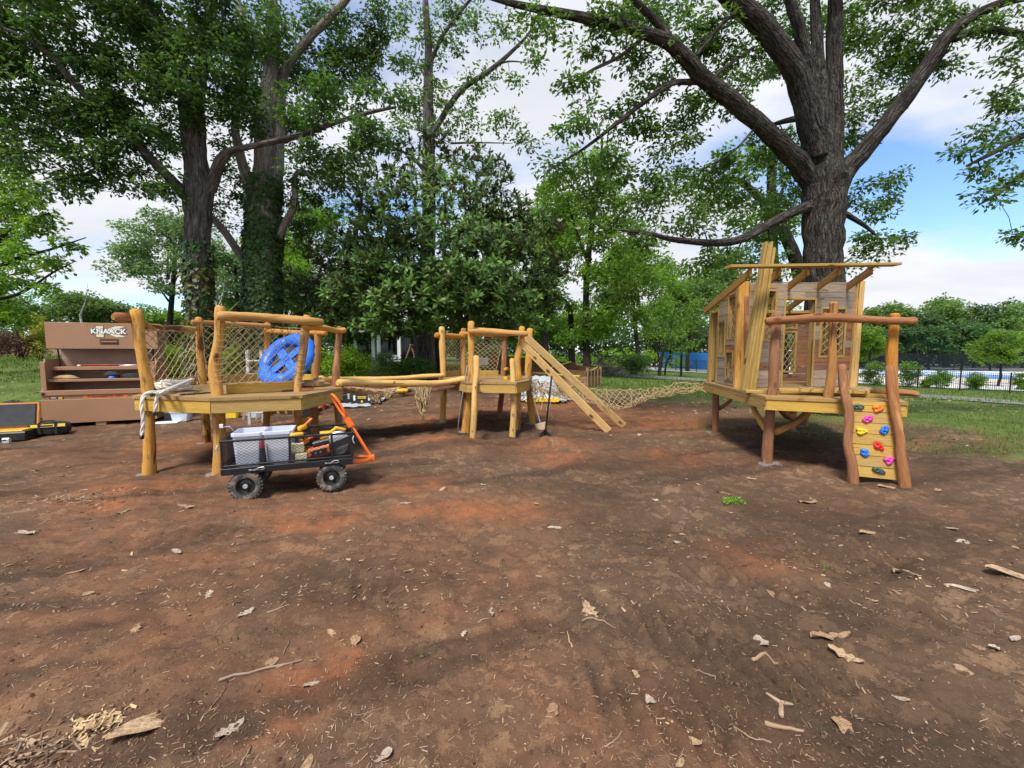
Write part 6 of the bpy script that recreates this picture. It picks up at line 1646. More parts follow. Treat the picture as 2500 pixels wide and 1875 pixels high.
tag(log([p, p.lerp(q, .5) + Vector((0, 0, .01)), q], (.04, .045), 131, mat=MT['log_red'], name='spare_log'), 'red-brown log lying on the playhouse deck behind the climbing wall', 'log')
m = M(); pts = []
for i in range(40):
    t = i / 39; p = on(1950 + 180 * t, 946 + 3 * math.sin(t * 17) + 6 * t, ZH + .1); p.z = ZH + .1; pts.append(p)
m.tube(pts, .009, n=5); tag(m.build('thin_rope', MT['rope_tan']), 'thin tan rope trailing over the lumber by the playhouse door', 'rope')

# the two long boards leaning from the middle platform
for k, (a, b, lb) in enumerate((((1268, 832, MP['M5'].y - .02), (1486, 1056), 'long pale board leaning from the middle platform, the nearer one'), ((1282, 821, MP['M6'].y - .1), (1523, 1041), 'long pale board leaning from the middle platform, the farther one'))):
    f = gnd(*b); t = at(*a); m = M(); m.board(t, Vector((f.x, f.y, gh(f.x, f.y) + .02)), .14, .038, (.3, 1, .2) if k == 0 else (.3, 1, .2)); tag(m.build('leaning_plank', MT['pine']), lb, 'plank', 'long boards leaning on the middle platform')

# ------------------------------------------------------------------ hand tools at the middle platform
def tamper():
    f = gnd(1331, 1066); z = gh(f.x, f.y); root = thing('soil_tamper', 'black steel tamper with square foot standing in front of the middle platform', 'tamper', (f.x, f.y, z))
    m = M(); m.tube([(f.x, f.y, z + .05), at(1347, 918, f.y)], .017, n=10); m.build('handle', MT['black_metal'], root, smooth=True)
    m = M(); r = .115; V = [(f.x + sx * r, f.y + sy * r, z + .012) for sx, sy in ((-1, -1), (1, -1), (1, 1), (-1, 1))] + [(f.x + sx * r, f.y + sy * r, z + .03) for sx, sy in ((-1, -1), (1, -1), (1, 1), (-1, 1))]
    m.add(V, [(3, 2, 1, 0), (4, 5, 6, 7)] + [(i, (i + 1) % 4, 4 + (i + 1) % 4, 4 + i) for i in range(4)]); m.build('foot_plate', MT['black_metal'], root)
    m = M()
    for a in range(4):
        dx, dy = ((1, 0), (0, 1), (-1, 0), (0, -1))[a]; m.add([(f.x, f.y, z + .03), (f.x + dx * .1, f.y + dy * .1, z + .032), (f.x, f.y, z + .13), (f.x + .004 * dy, f.y + .004 * dx, z + .13)], [(0, 1, 2), (0, 1, 3)])
    m.build('gusset', MT['black_metal'], root)
tamper()
def shovel():
    f = gnd(1330, 1050); z = gh(f.x, f.y); root = thing('shovel', 'long-handled round shovel leaning on the middle platform corner post', 'shovel', (f.x, f.y, z))
    tip = Vector((f.x, f.y - .05, z + .0)); nk = at(1320, 1036, f.y + .1); topp = at(1286, 915, MP['M6'].y - .16)
    m = M(); m.tube([nk, nk.lerp(topp, .5), topp], [.018, .017, .016], n=10); m.build('handle', MT['wood_handle'], root, smooth=True)
    d = (topp - nk).normalized(); s_ = d.cross(Vector((0, 1, 0))).normalized(); nr = s_.cross(d); n = 9; V = []
    L = .26
    for i in range(n):
        t = i / (n - 1); w = .115 * (math.sin(math.pi * min(1, .35 + t * .65)) ** .55 if t > .1 else .95); w = max(w, .004)
        for j in range(5):
            u = (j - 2) / 2; V.append(nk - d * (L * t - .03) + s_ * w * u + nr * (.03 * (u * u) - .02))
    m = M(); m.add(V, [(i * 5 + j, i * 5 + j + 1, (i + 1) * 5 + j + 1, (i + 1) * 5 + j) for i in range(n - 1) for j in range(4)]); b = m.build('blade', MT['wood_handle'], root, smooth=True)
    md = b.modifiers.new('thick', 'SOLIDIFY'); md.thickness = .004
    m = M(); m.tube([nk - d * .06, nk + d * .14], [.02, .02], n=10); m.build('socket', MT['dull_steel'], root, smooth=True)
shovel()
f = gnd(1116, 1064); m = M(); m.tube([(f.x, f.y, gh(f.x, f.y) - .02), at(1122, 1010, f.y + .05), at(1141, 893, MP['M3'].y - .14)], [.008, .014, .014], n=8); tag(m.build('digging_bar', MT['dull_steel'], smooth=True), 'grey steel digging bar leaning on the left front post of the middle platform', 'digging bar')

def drill(name, label, c, s=1.0, rz=0.0, lying=False):
    """cordless drill: body, chuck, grip and battery"""
    c = Vector(c); root = thing(name, label, 'drill', c)
    R = Matrix.Translation(c) @ Matrix.Rotation(rz, 4, 'Z') @ (Matrix.Rotation(math.pi / 2, 4, 'X') @ Matrix.Translation((0, .03, 0)) if lying else Matrix.Identity(4)) @ Matrix.Scale(s, 4)
    m = M(R); m.board((-.06, 0, .04), (.06, 0, .04), .08, .08, ch=.012) if False else m.box((0, 0, .03), (.125, .075, .06), 0, .01); m.build('battery', MT['yellow_plastic'], root)
    m = M(R); m.tube([(-.005, 0, .06), (-.02, 0, .17)], [.02, .022], n=8); m.build('grip', MT['black_plastic'], root, smooth=True)
    m = M(R); m.tube([(-.08, 0, .2), (-.03, 0, .2), (.05, 0, .2)], [.03, .034, .031], n=10); m.build('motor_housing', MT['yellow_plastic'], root, smooth=True)
    m = M(R); m.tube([(.05, 0, .2), (.09, 0, .2), (.12, 0, .2)], [.026, .022, .012], n=10); m.tube([(.12, 0, .2), (.17, 0, .2)], [.004, .004], n=6); m.build('chuck', MT['black_plastic'], root, smooth=True)
    return root
p = on(1237, 926, ZL); drill('cordless_drill', 'yellow and black cordless drill standing on the middle platform deck', (p.x, p.y, ZL + .002), 1.0, 1.2)
p = at(984, 955, 7.3); drill('cordless_drill', 'yellow and black cordless drill lying on the plank bridge net', (p.x, p.y, p.z), 1.15, .3, True)

# tarp-covered stack behind the middle platform
def tarp_stack():
    c = at(1325, 983, 12.0); z = gh(c.x, 12); root = thing('tarp_covered_stack', 'lumber stack under a crumpled white tarp behind the middle platform', 'tarp stack', (c.x, 12, z))
    x0, x1 = at(1285, 960, 12).x, at(1350, 960, 12).x
    m = M(); m.board((x0 - .05, 11.38, z + .07), (x1 + .1, 11.38, z + .07), .12, .1); m.build('yellow_beam', MT['yellow_print'], root)
    for k in range(3):
        m = M(); m.board((x0, 12.3, z + .17 + .1 * k), (x1, 12.3, z + .17 + .1 * k), 1.1, .09); m.build('timber', MT['pine'], root)
    n, q = 28, 20; V = []; rng = np.random.RandomState(4); X = np.linspace(-.35, 1.45, n); Yv = np.linspace(-.75, .75, q)
    for i, u in enumerate(X):
        for j, v in enumerate(Yv):
            hgt = .62 * (1 if 0 < u < 1 else max(0.03, 1 - (abs(u - .5) - .5) * 3.2)) * (1 if abs(v) < .5 else max(.1, 1 - (abs(v) - .5) * 3.4))
            nz = float(vnoise(np.array([u * 7.]), np.array([v * 7.]), 3)[0]) * .12 + float(vnoise(np.array([u * 19.]), np.array([v * 19.]), 6)[0]) * .05
            V.append((x0 + (x1 - x0) * u + nz * .3, 12.3 + v * 1.1, z + max(.03, hgt + nz)))
    m = M(); m.add(V, [(i * q + j, (i + 1) * q + j, (i + 1) * q + j + 1, i * q + j + 1) for i in range(n - 1) for j in range(q - 1)])
    t = m.build('tarp', MT['tarp_white'], root, smooth=True)
tarp_stack()
# ------------------------------------------------------------------ storage chest and tools on the left
def frame_of(o, ux):
    ux = Vector(ux).normalized(); uy = Vector((-ux.y, ux.x, 0)); m = Matrix.Identity(4)
    for i in range(3): m[i][0], m[i][1], m[i][2], m[i][3] = ux[i], uy[i], (0, 0, 1)[i], o[i]
    return m
def chest():
    a, b = gnd(106, 1047), gnd(388, 1031); ux = (b - a); ux.z = 0; L = 1.78; z0 = gh(*((a + b) / 2).xy)
    o = Vector((a.x, a.y, z0)); Fm = frame_of(o, ux); d = Fm.to_3x3() @ Vector((1, 0, 0)); nf = Fm.to_3x3() @ Vector((0, -1, 0))
    root = thing('tool_chest', 'large tan steel tool chest with its lid raised, behind the left platform', 'tool chest', o)
    T = lambda x, y, z: Fm @ Vector((x, y, z))
    def bx(name, x0, x1, y0, y1, z_0, z_1, mat='chest', par=root):
        m = M(Fm); m.board(((x0 + x1) / 2 - (x1 - x0) / 2, (y0 + y1) / 2, (z_0 + z_1) / 2), ((x0 + x1) / 2 + (x1 - x0) / 2, (y0 + y1) / 2, (z_0 + z_1) / 2), y1 - y0, z_1 - z_0, (0, 0, 1), .006); return m.build(name, MT[mat], par)
    for x in (.15, .78, 1.5): bx('skid_block', x, x + .16, .02, .7, .0, .075, 'bed_pale')
    bx('front_panel', 0, L, 0, .02, .08, .56)
    bx('front_groove', .01, L - .01, .012, .03, .56, .64, 'chest')
    bx('front_lip', 0, L, -.012, .03, .642, .74)
    bx('bottom_panel', .02, L - .02, .02, .72, .08, .1)
    # side panels with a sloped upper front
    for nm, x0, x1 in (('side_panel', 0, .03), ('side_panel', L - .03, L)):
        m = M(Fm); pr = [(.031, .08), (.75, .08), (.75, 1.36), (.18, 1.36), (.04, .74)]
        m.add([(x0, y, z) for y, z in pr] + [(x1, y, z) for y, z in pr], [(4, 3, 2, 1, 0), (5, 6, 7, 8, 9)] + [(i, (i + 1) % 5, 5 + (i + 1) % 5, 5 + i) for i in range(5)]); m.build(nm, MT['chest'], root)
    bx('side_flange', 0, .07, .05, .075, .742, 1.30); bx('side_flange', L - .07, L, .05, .075, .742, 1.30)
    bx('back_panel', .03, L - .03, .72, .75, .1, 1.60, 'chest_in')
    bx('shelf', .03, L - .03, .16, .7, .90, .94); bx('shelf', .03, L - .03, .30, .7, 1.13, 1.20); bx('shelf_lip', .035, L - .035, .14, .158, .90, .955)
    # raised lid: the logo panel stands above the opening
    lid = bx('lid', -.0, L, .30, .33, 1.56, 2.10)
    bx('lid_top', .0, L, .331, .75, 2.06, 2.1, 'chest', lid); bx('lid_side', 0, .025, .331, .74, 1.60, 2.058, 'chest', lid); bx('lid_side', L - .025, L, .331, .74, 1.6, 2.058, 'chest', lid)
    bx('lid_edge', .0, L, .27, .298, 1.555, 1.575, 'black_metal', lid)
    m = M(Fm)
    hx = .83
    bx('handle_recess', hx, hx + .30, .292, .2995, 1.66, 1.78, 'bed_plank', lid); bx('handle', hx + .02, hx + .28, .275, .291, 1.70, 1.72, 'chest', lid)
    for x in (.10, L - .14):
        m = M(Fm); m.tube([(x, .5, 1.2), (x, .45, 1.62)], .014, n=8); m.build('gas_strut', MT['black_metal'], root)
    # printed logo: cream K behind outlined letters
    cx = L * .55
    def poly_print(pts, y, mat, nm):
        m = M(Fm); m.add([(cx + px_, y, 1.92 + pz) for px_, pz in pts], [tuple(range(len(pts)))]); m.build(nm, MT[mat], lid)
    K = [(-.20, -.115), (-.09, -.115), (-.09, -.03), (.10, -.115), (.27, -.115), (.03, .0), (.27, .115), (.12, .115), (-.09, .03), (-.09, .115), (-.20, .115)]
    def grow(P, g): return [(x + (g if x > -.1 else -g) * (1 if abs(z) > .05 else .3), z + (g if z > 0 else -g)) for x, z in P]
    def kprint(y, g, mat):
        m = M(Fm)
        for quad in (((-.20, -.115), (-.08, -.115), (-.08, .115), (-.20, .115)), ((-.08, -.02), (.12, -.115), (.28, -.115), (-.0, .03)), ((-.08, .02), (.0, -.03), (.28, .115), (.12, .115))):
            qx = sum(q[0] for q in quad) / 4; qz = sum(q[1] for q in quad) / 4
            m.add([(cx + q[0] + g * (1 if q[0] > qx else -1), y, 1.925 + q[1] + g * (1 if q[1] > qz else -1)) for q in quad], [(0, 1, 2, 3)]); y -= .0004
        m.build('logo_mark', MT[mat], lid)
    kprint(.2985, .010, 'ink'); kprint(.2965, .0, 'cream_print')
    text_obj('KNAACK', .135, MT['ink'], lid, T(cx, .2935, 1.925), d, (0, 0, 1), depth=.0004, bold=.013, xs=1.02)
    text_obj('KNAACK', .135, MT['white_print'], lid, T(cx, .2915, 1.925), d, (0, 0, 1), depth=.0004, bold=.0055, xs=1.02)
    # front sticker
    m = M(Fm); m.board((.62, .0105, .598), (1.32, .0105, .598), .002, .058, (0, 0, 1), .0004); st = m.build('sticker', MT['orange_sticker'], root)
    text_obj('STORAGEMASTER CHEST', .050, MT['ink'], st, T(.97, .0085, .597), d, (0, 0, 1), depth=.0003, bold=.0014, xs=1.0)
    m = M(Fm); m.board((.12, .0105, .592), (.33, .0105, .592), .002, .04, (0, 0, 1), .0004); s2 = m.build('sticker', MT['ink'], root)
    m = M(Fm); m.board((.14, .0085, .596), (.22, .0085, .596), .001, .016, (0, 0, 1), .0002); m.build('sticker_mark', MT['white_print'], s2)
    m = M(Fm); m.board((.25, .0085, .592), (.31, .0085, .592), .001, .03, (0, 0, 1), .0002); m.build('sticker_mark', MT['yellow_print'], s2)
    m = M(Fm); m.board((.02, -.0165, .68), (.07, -.0165, .68), .003, .05, (0, 0, 1), .001); m.build('lock_plate', MT['ink'], root)
    # things on the shelves
    def lump(nm, lb, x, y, z, r, mat, seed):
        m = M(Fm); m.blob((x, y, z + r[2] * .8), r, 10, 7, .16, seed); tag(m.build(nm, MT[mat], smooth=True), lb, nm.split('_')[-1])
    lump('tan_cloth', 'crumpled tan cloth on the chest shelf, far left', .25, .3, .942, (.2, .1, .05), 'canvas', 1)
    lump('dark_bag', 'dark blue tool bag on the chest shelf, in the middle', .98, .32, .942, (.13, .1, .085), 'black_cloth', 2)
    lump('black_bag', 'black tool pouch on the chest shelf, right of the blue one', 1.30, .32, .942, (.16, .1, .06), 'black_cloth', 3)
    lump('blue_pouch', 'small blue pouch in front of the dark tool bag on the chest shelf', 1.0, .23, .942, (.06, .03, .03), 'blue_vinyl', 4)
    lump('black_roll', 'black roll lying on the upper chest shelf', 1.5, .4, 1.202, (.12, .05, .04), 'black_plastic', 5)
    m = M(Fm); m.tube([(.4, .4, 1.225), (1.55, .42, 1.235)], .014, n=8); tag(m.build('red_bar', MT['red_plastic'], smooth=True), 'long red bar lying on the upper chest shelf', 'bar')
    m = M(Fm); m.tube([(1.1, .34, 1.215), (1.45, .36, 1.22)], [.012, .02], n=8); tag(m.build('steel_tool', MT['steel'], smooth=True), 'pale steel tool lying on the upper chest shelf', 'tool')
    m = M(Fm); m.blob((.46, .33, 1.22), (.03, .03, .02), 8, 6, .05, 3); tag(m.build('white_cup', MT['white_paint'], smooth=True), 'small white cap on the upper chest shelf, left', 'cap')
chest()

def tool_bag():
    a, b = gnd(60, 1066), gnd(172, 1058); c = (a + b) / 2; z = gh(c.x, c.y); ux = b - a; ux.z = 0; L = ux.length; Fm = frame_of(Vector((a.x, a.y, z)), ux)
    root = thing('tool_bag', 'long black tool bag with yellow band in front of the chest', 'tool bag', (a.x, a.y, z))
    n, k = 14, 12; V = []
    for i in range(n + 1):
        t = i / n; e = min(1, math.sin(math.pi * min(1, max(0, t))) ** .22 + .02)
        for j in range(k):
            an = 2 * math.pi * j / k; y = math.cos(an); zz = math.sin(an)
            V.append((L * t, .16 * e * (abs(y) ** .6) * (1 if y > 0 else -1) + .1, max(.0, .125 * e * (1 + .07 * math.sin(t * 11)) * (abs(zz) ** .6) * (1 if zz > 0 else -1) + .12)))
    m = M(Fm); m.add(V, [(i * k + j, (i + 1) * k + j, (i + 1) * k + (j + 1) % k, i * k + (j + 1) % k) for i in range(n) for j in range(k)] + [tuple(range(k)), tuple(n * k + j for j in range(k - 1, -1, -1))]); m.build('bag_body', MT['black_cloth'], root, smooth=True)
    m = M(Fm); m.board((L * .18, -.066, .19), (L * .93, -.066, .19), .012, .055, (0, .25, 1), .002); m.build('yellow_band', MT['yellow_print'], root)
    m = M(Fm); m.board((L * .40, -.074, .19), (L * .66, -.074, .19), .003, .03, (0, .25, 1), .001); m.build('dark_print', MT['ink'], root)
    for x in (.36, .72):
        m = M(Fm); m.board((L * x, -.077, .04), (L * x, -.077, .235), .035, .006, (0, 1, 0), .001); m.build('strap', MT['black_cloth'], root)
    m = M(Fm); m.tube([(L * .36, -.07, .24), (L * .4, -.03, .275), (L * .68, -.03, .275), (L * .72, -.07, .24)], .014, n=6); m.build('handle', MT['black_cloth'], root, smooth=True)
tool_bag()
def tool_case():
    p = gnd(6, 1078); z = gh(p.x, p.y); Fm = frame_of(Vector((p.x - .42, p.y - .05, z)), (1, .42, 0))
    root = thing('open_tool_case', 'open tool case with orange-edged grey foam lid at the left edge', 'tool case', (p.x, p.y, z))
    m = M(Fm); m.box((.3, .15, .08), (.68, .36, .16), 0, .02); m.build('case_base', MT['black_plastic'], root)
    m = M(Fm); m.box((.3, .15, .173), (.6, .3, .024), 0, .008); m.build('yellow_tray', MT['yellow_plastic'], root)
    m = M(Fm); m.board((.3, .36, .19), (.3, .44, .62), .7, .05, (0, 1, 0), .012); m.build('lid', MT['orange_case'], root)
    m = M(Fm); m.board((.3, .328, .22), (.3, .404, .60), .62, .03, (0, 1, 0), .01); m.build('foam', MT['grey_foam'], root)
    m = M(Fm); m.blob((.15, .1, .2), (.12, .06, .03), 8, 6, .1, 3); tag(m.build('red_tool', MT['red_plastic'], smooth=True), 'red tool lying in the open case', 'tool')
    q = gnd(20, 1079); m = M(); m.box((q.x, q.y - .02, gh(q.x, q.y) + .05), (.085, .05, .1), .3, .015); o = m.build('tape_measure', MT['alu']); tag(o, 'small pale tape measure standing in front of the open case', 'tape measure')
    m = M(); m.box((q.x - .004, q.y - .046, gh(q.x, q.y) + .07), (.05, .004, .03), .3, .001); m.build('print', MT['ink'], o)
    c = gnd(38, 1032); m = M(); m.blob((c.x, c.y, gh(c.x, c.y) + .2), (.36, .22, .26), 12, 8, .13, 12); o = m.build('dark_backpack', MT['black_cloth'], smooth=True); tag(o, 'dark backpack with a red pocket behind the open case', 'backpack')
    m = M(); m.blob((c.x + .16, c.y - .19, gh(c.x, c.y) + .24), (.08, .05, .16), 8, 6, .1, 2); m.build('red_pocket', MT['red_plastic'], o, smooth=True)
tool_case()
def bin_box(name, label, cat, c, sx, sy, sz, rz, mat, rim=True, lid=None, taper=.82, prof=0.02):
    c = Vector(c); root = thing(name, label, cat, c); Fm = Matrix.Translation(c) @ Matrix.Rotation(rz, 4, 'Z')
    m = M(Fm)
    def ring(k, z):
        a, b = sx / 2 * k, sy / 2 * k; r = .03
        return [(x, y, z) for x, y in ((-a + r, -b), (a - r, -b), (a, -b + r), (a, b - r), (a - r, b), (-a + r, b), (-a, b - r), (-a, -b + r))]
    rings = [ring(taper, 0), ring((taper + 1) / 2, sz * .5), ring(1, sz), ring(.94, sz), ring(taper * .95, .02)]
    V = [q for r in rings for q in r]; F_ = [(i * 8 + j, i * 8 + (j + 1) % 8, (i + 1) * 8 + (j + 1) % 8, (i + 1) * 8 + j) for i in range(4) for j in range(8)]
    F_ += [tuple(range(7, -1, -1)), tuple(32 + j for j in range(8))]
    m.add(V, F_); m.build('bin_body', MT[mat], root)
    if rim:
        m = M(Fm); R = [ring(1.0, sz - .03), ring(1.06, sz - .03), ring(1.06, sz), ring(.985, sz + .004)]
        m.add([q for r in R for q in r], [(i * 8 + j, i * 8 + (j + 1) % 8, (i + 1) * 8 + (j + 1) % 8, (i + 1) * 8 + j) for i in range(3) for j in range(8)]); m.build('bin_rim', MT[mat], root)
    if lid:
        m = M(Fm); R = [ring(1.08, sz + .002), ring(1.08, sz + .03), ring(.95, sz + .045)]
        m.add([q for r in R for q in r], [(i * 8 + j, i * 8 + (j + 1) % 8, (i + 1) * 8 + (j + 1) % 8, (i + 1) * 8 + j) for i in range(2) for j in range(8)] + [tuple(16 + j for j in range(8))]); m.build('bin_lid', MT[lid], root)
    return root
p = gnd(436, 1030); bin_box('clear_storage_bin', 'small clear plastic bin on the ground right of the chest', 'bin', (p.x, p.y + .1, gh(p.x, p.y)), .36, .26, .22, .3, 'bin_clear', lid='bin_clear')
p = gnd(413, 1033); m = M(); m.box((p.x, p.y - .05, gh(p.x, p.y) + .02), (.42, .28, .02), .4); tag(m.build('white_bin_lid', MT['white_paint']), 'flat white plastic lid on the dirt beside the clear bin', 'lid')
p = gnd(402, 1030); m = M(); m.box((p.x, p.y + .12, gh(p.x, p.y) + .1), (.12, .12, .2), .2, .02); tag(m.build('black_can', MT['black_plastic']), 'small black container left of the clear bin', 'container')
p = gnd(568, 1018); bin_box('yellow_tub', 'bright yellow plastic tub on the ground behind the left platform', 'tub', (p.x, p.y, gh(p.x, p.y)), .42, .36, .36, .1, 'yellow_print')
p = gnd(630, 1018); bin_box('blue_grey_bin', 'pale blue bin standing behind the left platform', 'bin', (p.x, p.y, gh(p.x, p.y)), .28, .3, .34, .1, 'bin_clear')
def pallet(lb, px, py, L, rz):
    p = gnd(px, py); z = gh(p.x, p.y); root = thing('wooden_pallet', lb, 'pallet', (p.x, p.y, z)); Fm = Matrix.Translation((p.x, p.y, z)) @ Matrix.Rotation(rz, 4, 'Z')
    for k in range(3): m = M(Fm); m.box((0, .1 + .4 * k, .05), (L, .05, .09)); m.build('bearer', MT['bed_pale'], root)
    for k in range(6): m = M(Fm); m.box((-L / 2 + L * (k + .5) / 6, .5, .107), (.12, 1.0, .02)); m.build('slat', MT['bed_pale'], root)
    return z
pallet('bare wooden pallet on the dirt behind the left platform', 712, 1012, 1.1, .05)
for k, (px, py, sx, sz, lb, mt) in enumerate([(601, 1016, .22, .26, 'brown wooden box next to the yellow tub', 'bed_pale'), (612, 1016, .08, .3, 'short upright board end next to the yellow tub', 'pine'), (745, 1015, .4, .3, 'black plastic case on the pallet behind the left platform', 'black_plastic'), (783, 1000, .2, .34, 'red fuel can behind the left platform', 'red_plastic')]):
    p = gnd(px, py); m = M(); m.box((p.x, p.y, gh(p.x, p.y) + sz / 2), (sx, .25, sz), .1, .015); tag(m.build(['wooden_box', 'board_end', 'black_case', 'fuel_can'][k], MT[mt]), lb, ['box', 'board', 'case', 'fuel can'][k])
def toolbox(lb, px, py, sx, sz, txt, rz=.05, dz=0):
    p = gnd(px, py); z = gh(p.x, p.y) + dz; root = thing('black_toolbox', lb, 'toolbox', (p.x, p.y, z)); Fm = Matrix.Translation((p.x, p.y + .2, z)) @ Matrix.Rotation(rz, 4, 'Z')
    m = M(Fm); m.box((0, 0, sz * .4), (sx, .34, sz * .8), 0, .02); m.build('case', MT['black_plastic'], root)
    m = M(Fm); m.box((0, 0, sz * .902), (sx * .98, .33, sz * .19), 0, .02); m.build('case_lid', MT['black_plastic'], root)
    m = M(Fm); m.tube([(-sx * .25, 0, sz), (-sx * .22, 0, sz + .06), (sx * .22, 0, sz + .06), (sx * .25, 0, sz)], .014, n=6); m.build('handle', MT['yellow_plastic' if txt else 'black_metal'], root)
    for s_ in (-1, 1): m = M(Fm); m.box((s_ * sx * .34, -.176, sz * .62), (.05, .012, .14), 0, .004); m.build('latch', MT['white_paint' if txt else 'alu'], root)
    if txt:
        d = Fm.to_3x3() @ Vector((1, 0, 0)); m = M(Fm); m.box((0, -.172, sz * .66), (.22, .003, .06), 0, .001); lbp = m.build('brand_label', MT['yellow_print'], root)
        text_obj(txt, .055, MT['ink'], lbp, Fm @ Vector((0, -.1752, sz * .66)), d, (0, 0, 1), depth=.0004, bold=.001)
        m = M(Fm); m.box((.0, -.172, sz * .3), (.05, .003, .05), 0, .001); m.build('print', MT['yellow_print'], root)
toolbox('black toolbox with white latches and yellow label under the bridge', 882, 990, .56, .3, 'DEWALT')
toolbox('black toolbox with grey clasps left of the labelled one', 838, 988, .38, .32, '')
toolbox('black toolbox half hidden behind the left platform posts', 800, 992, .34, .28, '')
def crumple(name, lb, mat, pts, h, seed, z_of=None):
    """crumpled sheet lying on the ground, outline from px"""
    P = [gnd(*q) for q in pts]; n = 14; V = []
    for i in range(n + 1):
        for j in range(6):
            u, v = i / n, j / 5; p = P[0].lerp(P[1], u).lerp(P[3].lerp(P[2], u), v); w = float(vnoise(np.array([u * 9]), np.array([v * 5.]), seed)[0] + .5) * h * (1 if 0 < i < n else .3)
            V.append((p.x, p.y, gh(p.x, p.y) + .012 + w))
    m = M(); m.add(V, [(i * 6 + j, (i + 1) * 6 + j, (i + 1) * 6 + j + 1, i * 6 + j + 1) for i in range(n) for j in range(5)]); tag(m.build(name, MT[mat], smooth=True), lb, 'tarp')
crumple('grey_tarp', 'grey plastic sheet spread under the black toolboxes', 'tarp_grey', [(822, 1000), (905, 994), (905, 984), (822, 990)], .04, 2)
crumple('grey_tarp', 'grey tarp corner sticking out right of the toolboxes', 'tarp_grey', [(922, 992), (948, 975), (940, 968), (925, 980)], .12, 5)
crumple('white_tarp', 'tail of white tarp on the dirt right of the covered stack', 'tarp_white', [(1350, 985), (1400, 980), (1385, 972), (1345, 970)], .06, 7)
def ladder():
    Y = 8.6; root = None
    a = at(602, 905, Y); z = gh(a.x, Y); root = thing('step_ladder', 'white aluminium step ladder standing behind the left platform', 'ladder', (a.x, Y, z))
    for x in (603, 637):
        b, t = at(x, 900, Y), at(x, 855, Y); m = M(); m.board((b.x, Y, z - .02), (t.x, Y, t.z), .06, .03, (0, 1, 0)); m.build('stile', MT['alu'], root)
        m = M(); m.board((b.x - .45, Y + .5, z - .02), (t.x, Y + .06, t.z), .05, .03, (0, 1, 0)); m.build('rear_stile', MT['alu'], root)
    for k in range(6):
        zz = z + .25 + .27 * k; l, r = at(603, 880, Y), at(637, 880, Y)
        if zz > at(600, 858, Y).z: break
        m = M(); m.board((l.x, Y, zz), (r.x, Y, zz), .06, .03); m.build('rung', MT['alu'], root)
ladder()

# ------------------------------------------------------------------ things on the left platform
def thick_rope(name, label, paths, r, parent=None):
    p0 = Vector(paths[0][0]); root = thing(name, label, 'rope', p0)
    for path in paths:
        P = spl(path, 8); D = [0]
        for a, b in zip(P, P[1:]): D.append(D[-1] + float(np.linalg.norm(b - a)))
        T = D[-1]; n = max(8, int(T / .02)); Q = []
        for i in range(n + 1):
            s_ = T * i / n; j = max(0, min(len(D) - 2, int(np.searchsorted(D, s_)) - 1)); f = (s_ - D[j]) / max(1e-6, D[j + 1] - D[j]); Q.append(Vector(P[j] + (P[j + 1] - P[j]) * f))
        for st in range(3):
            m = M(); S = []; u = Vector((.3, .9, .2))
            for i, q in enumerate(Q):
                t = (Q[min(n, i + 1)] - Q[max(0, i - 1)]).normalized(); u = (u - t * u.dot(t)).normalized(); w = t.cross(u); a = st * 2.0944 + i * .42; S.append(q + (u * math.cos(a) + w * math.sin(a)) * r * .5)
            m.tube(S, r * .56, n=6); m.build('rope_strand', MT['rope_white'], root, smooth=True)
        for e in (Q[-1],):
            d = (Q[-1] - Q[-3]).normalized(); m = M(); m.tube([e - d * .02, e + d * .015], r * 1.06, n=8); m.build('rope_end', MT['black_tape'], root)
rp = lambda px, py, z: on(px, py, z)
def rope_pile():
    z = ZL + .03; c = on(425, 950, z); rng = random.Random(12)
    front = lambda px, z_: Vector((at(px, 960, 4.93).x, 4.93 if px < 400 else 4.9, z_))
    pile = []
    for k in range(30):
        a = k * 1.1 + rng.uniform(-.4, .4); rr = rng.uniform(.06, .2); pile.append(c + Vector((math.cos(a) * rr * 1.5, math.sin(a) * rr, .0 + .0035 * k + rng.uniform(0, .03))))
    x1 = at(347, 960, 4.93).x; x2 = at(384, 960, 4.9).x
    tail1 = [pile[0], on(390, 956, z), Vector((x1 + .05, 5.12, ZL + .035)), Vector((x1, 4.97, ZL + .02)), Vector((x1 - .005, 4.92, ZL - .12)), Vector((x1 + .0, 4.92, ZL - .3)), Vector((x1 - .03, 4.92, ZL - .49))]
    tail2 = [pile[-1], on(398, 957, z + .05), Vector((x2 + .02, 5.0, ZL + .03)), Vector((x2, 4.9, ZL - .01)), Vector((x2 - .01, 4.885, ZL - .1)), Vector((x2 - .03, 4.885, ZL - .2))]
    thick_rope('white_rope', 'thick white rope heaped on the left platform edge, two ends hanging down', [pile, tail1, tail2, [pile[12], on(400, 955, z + .02), on(372, 964, z)]], .022)
rope_pile()
p, q = on(449, 963, ZL + .008), on(507, 958, ZL + .008); m = M(); m.board(p, q, .17, .012, (0, 0, 1), .003); o = m.build('tablet', MT['black_plastic']); tag(o, 'black tablet lying on the left platform beside the front post', 'tablet')
m = M(); m.board(p.lerp(q, .06) + Vector((0, 0, .0068)), q.lerp(p, .06) + Vector((0, 0, .0068)), .15, .001, (0, 0, 1), .0003); m.build('screen', MT['glass_dark'], o)
p, q = on(689, 955, ZL + .014), on(714, 953.5, ZL + .014); m = M(); m.board(p, q, .04, .024); tag(m.build('black_tool', MT['black_plastic']), 'small black tool lying on the left platform under the net', 'tool')
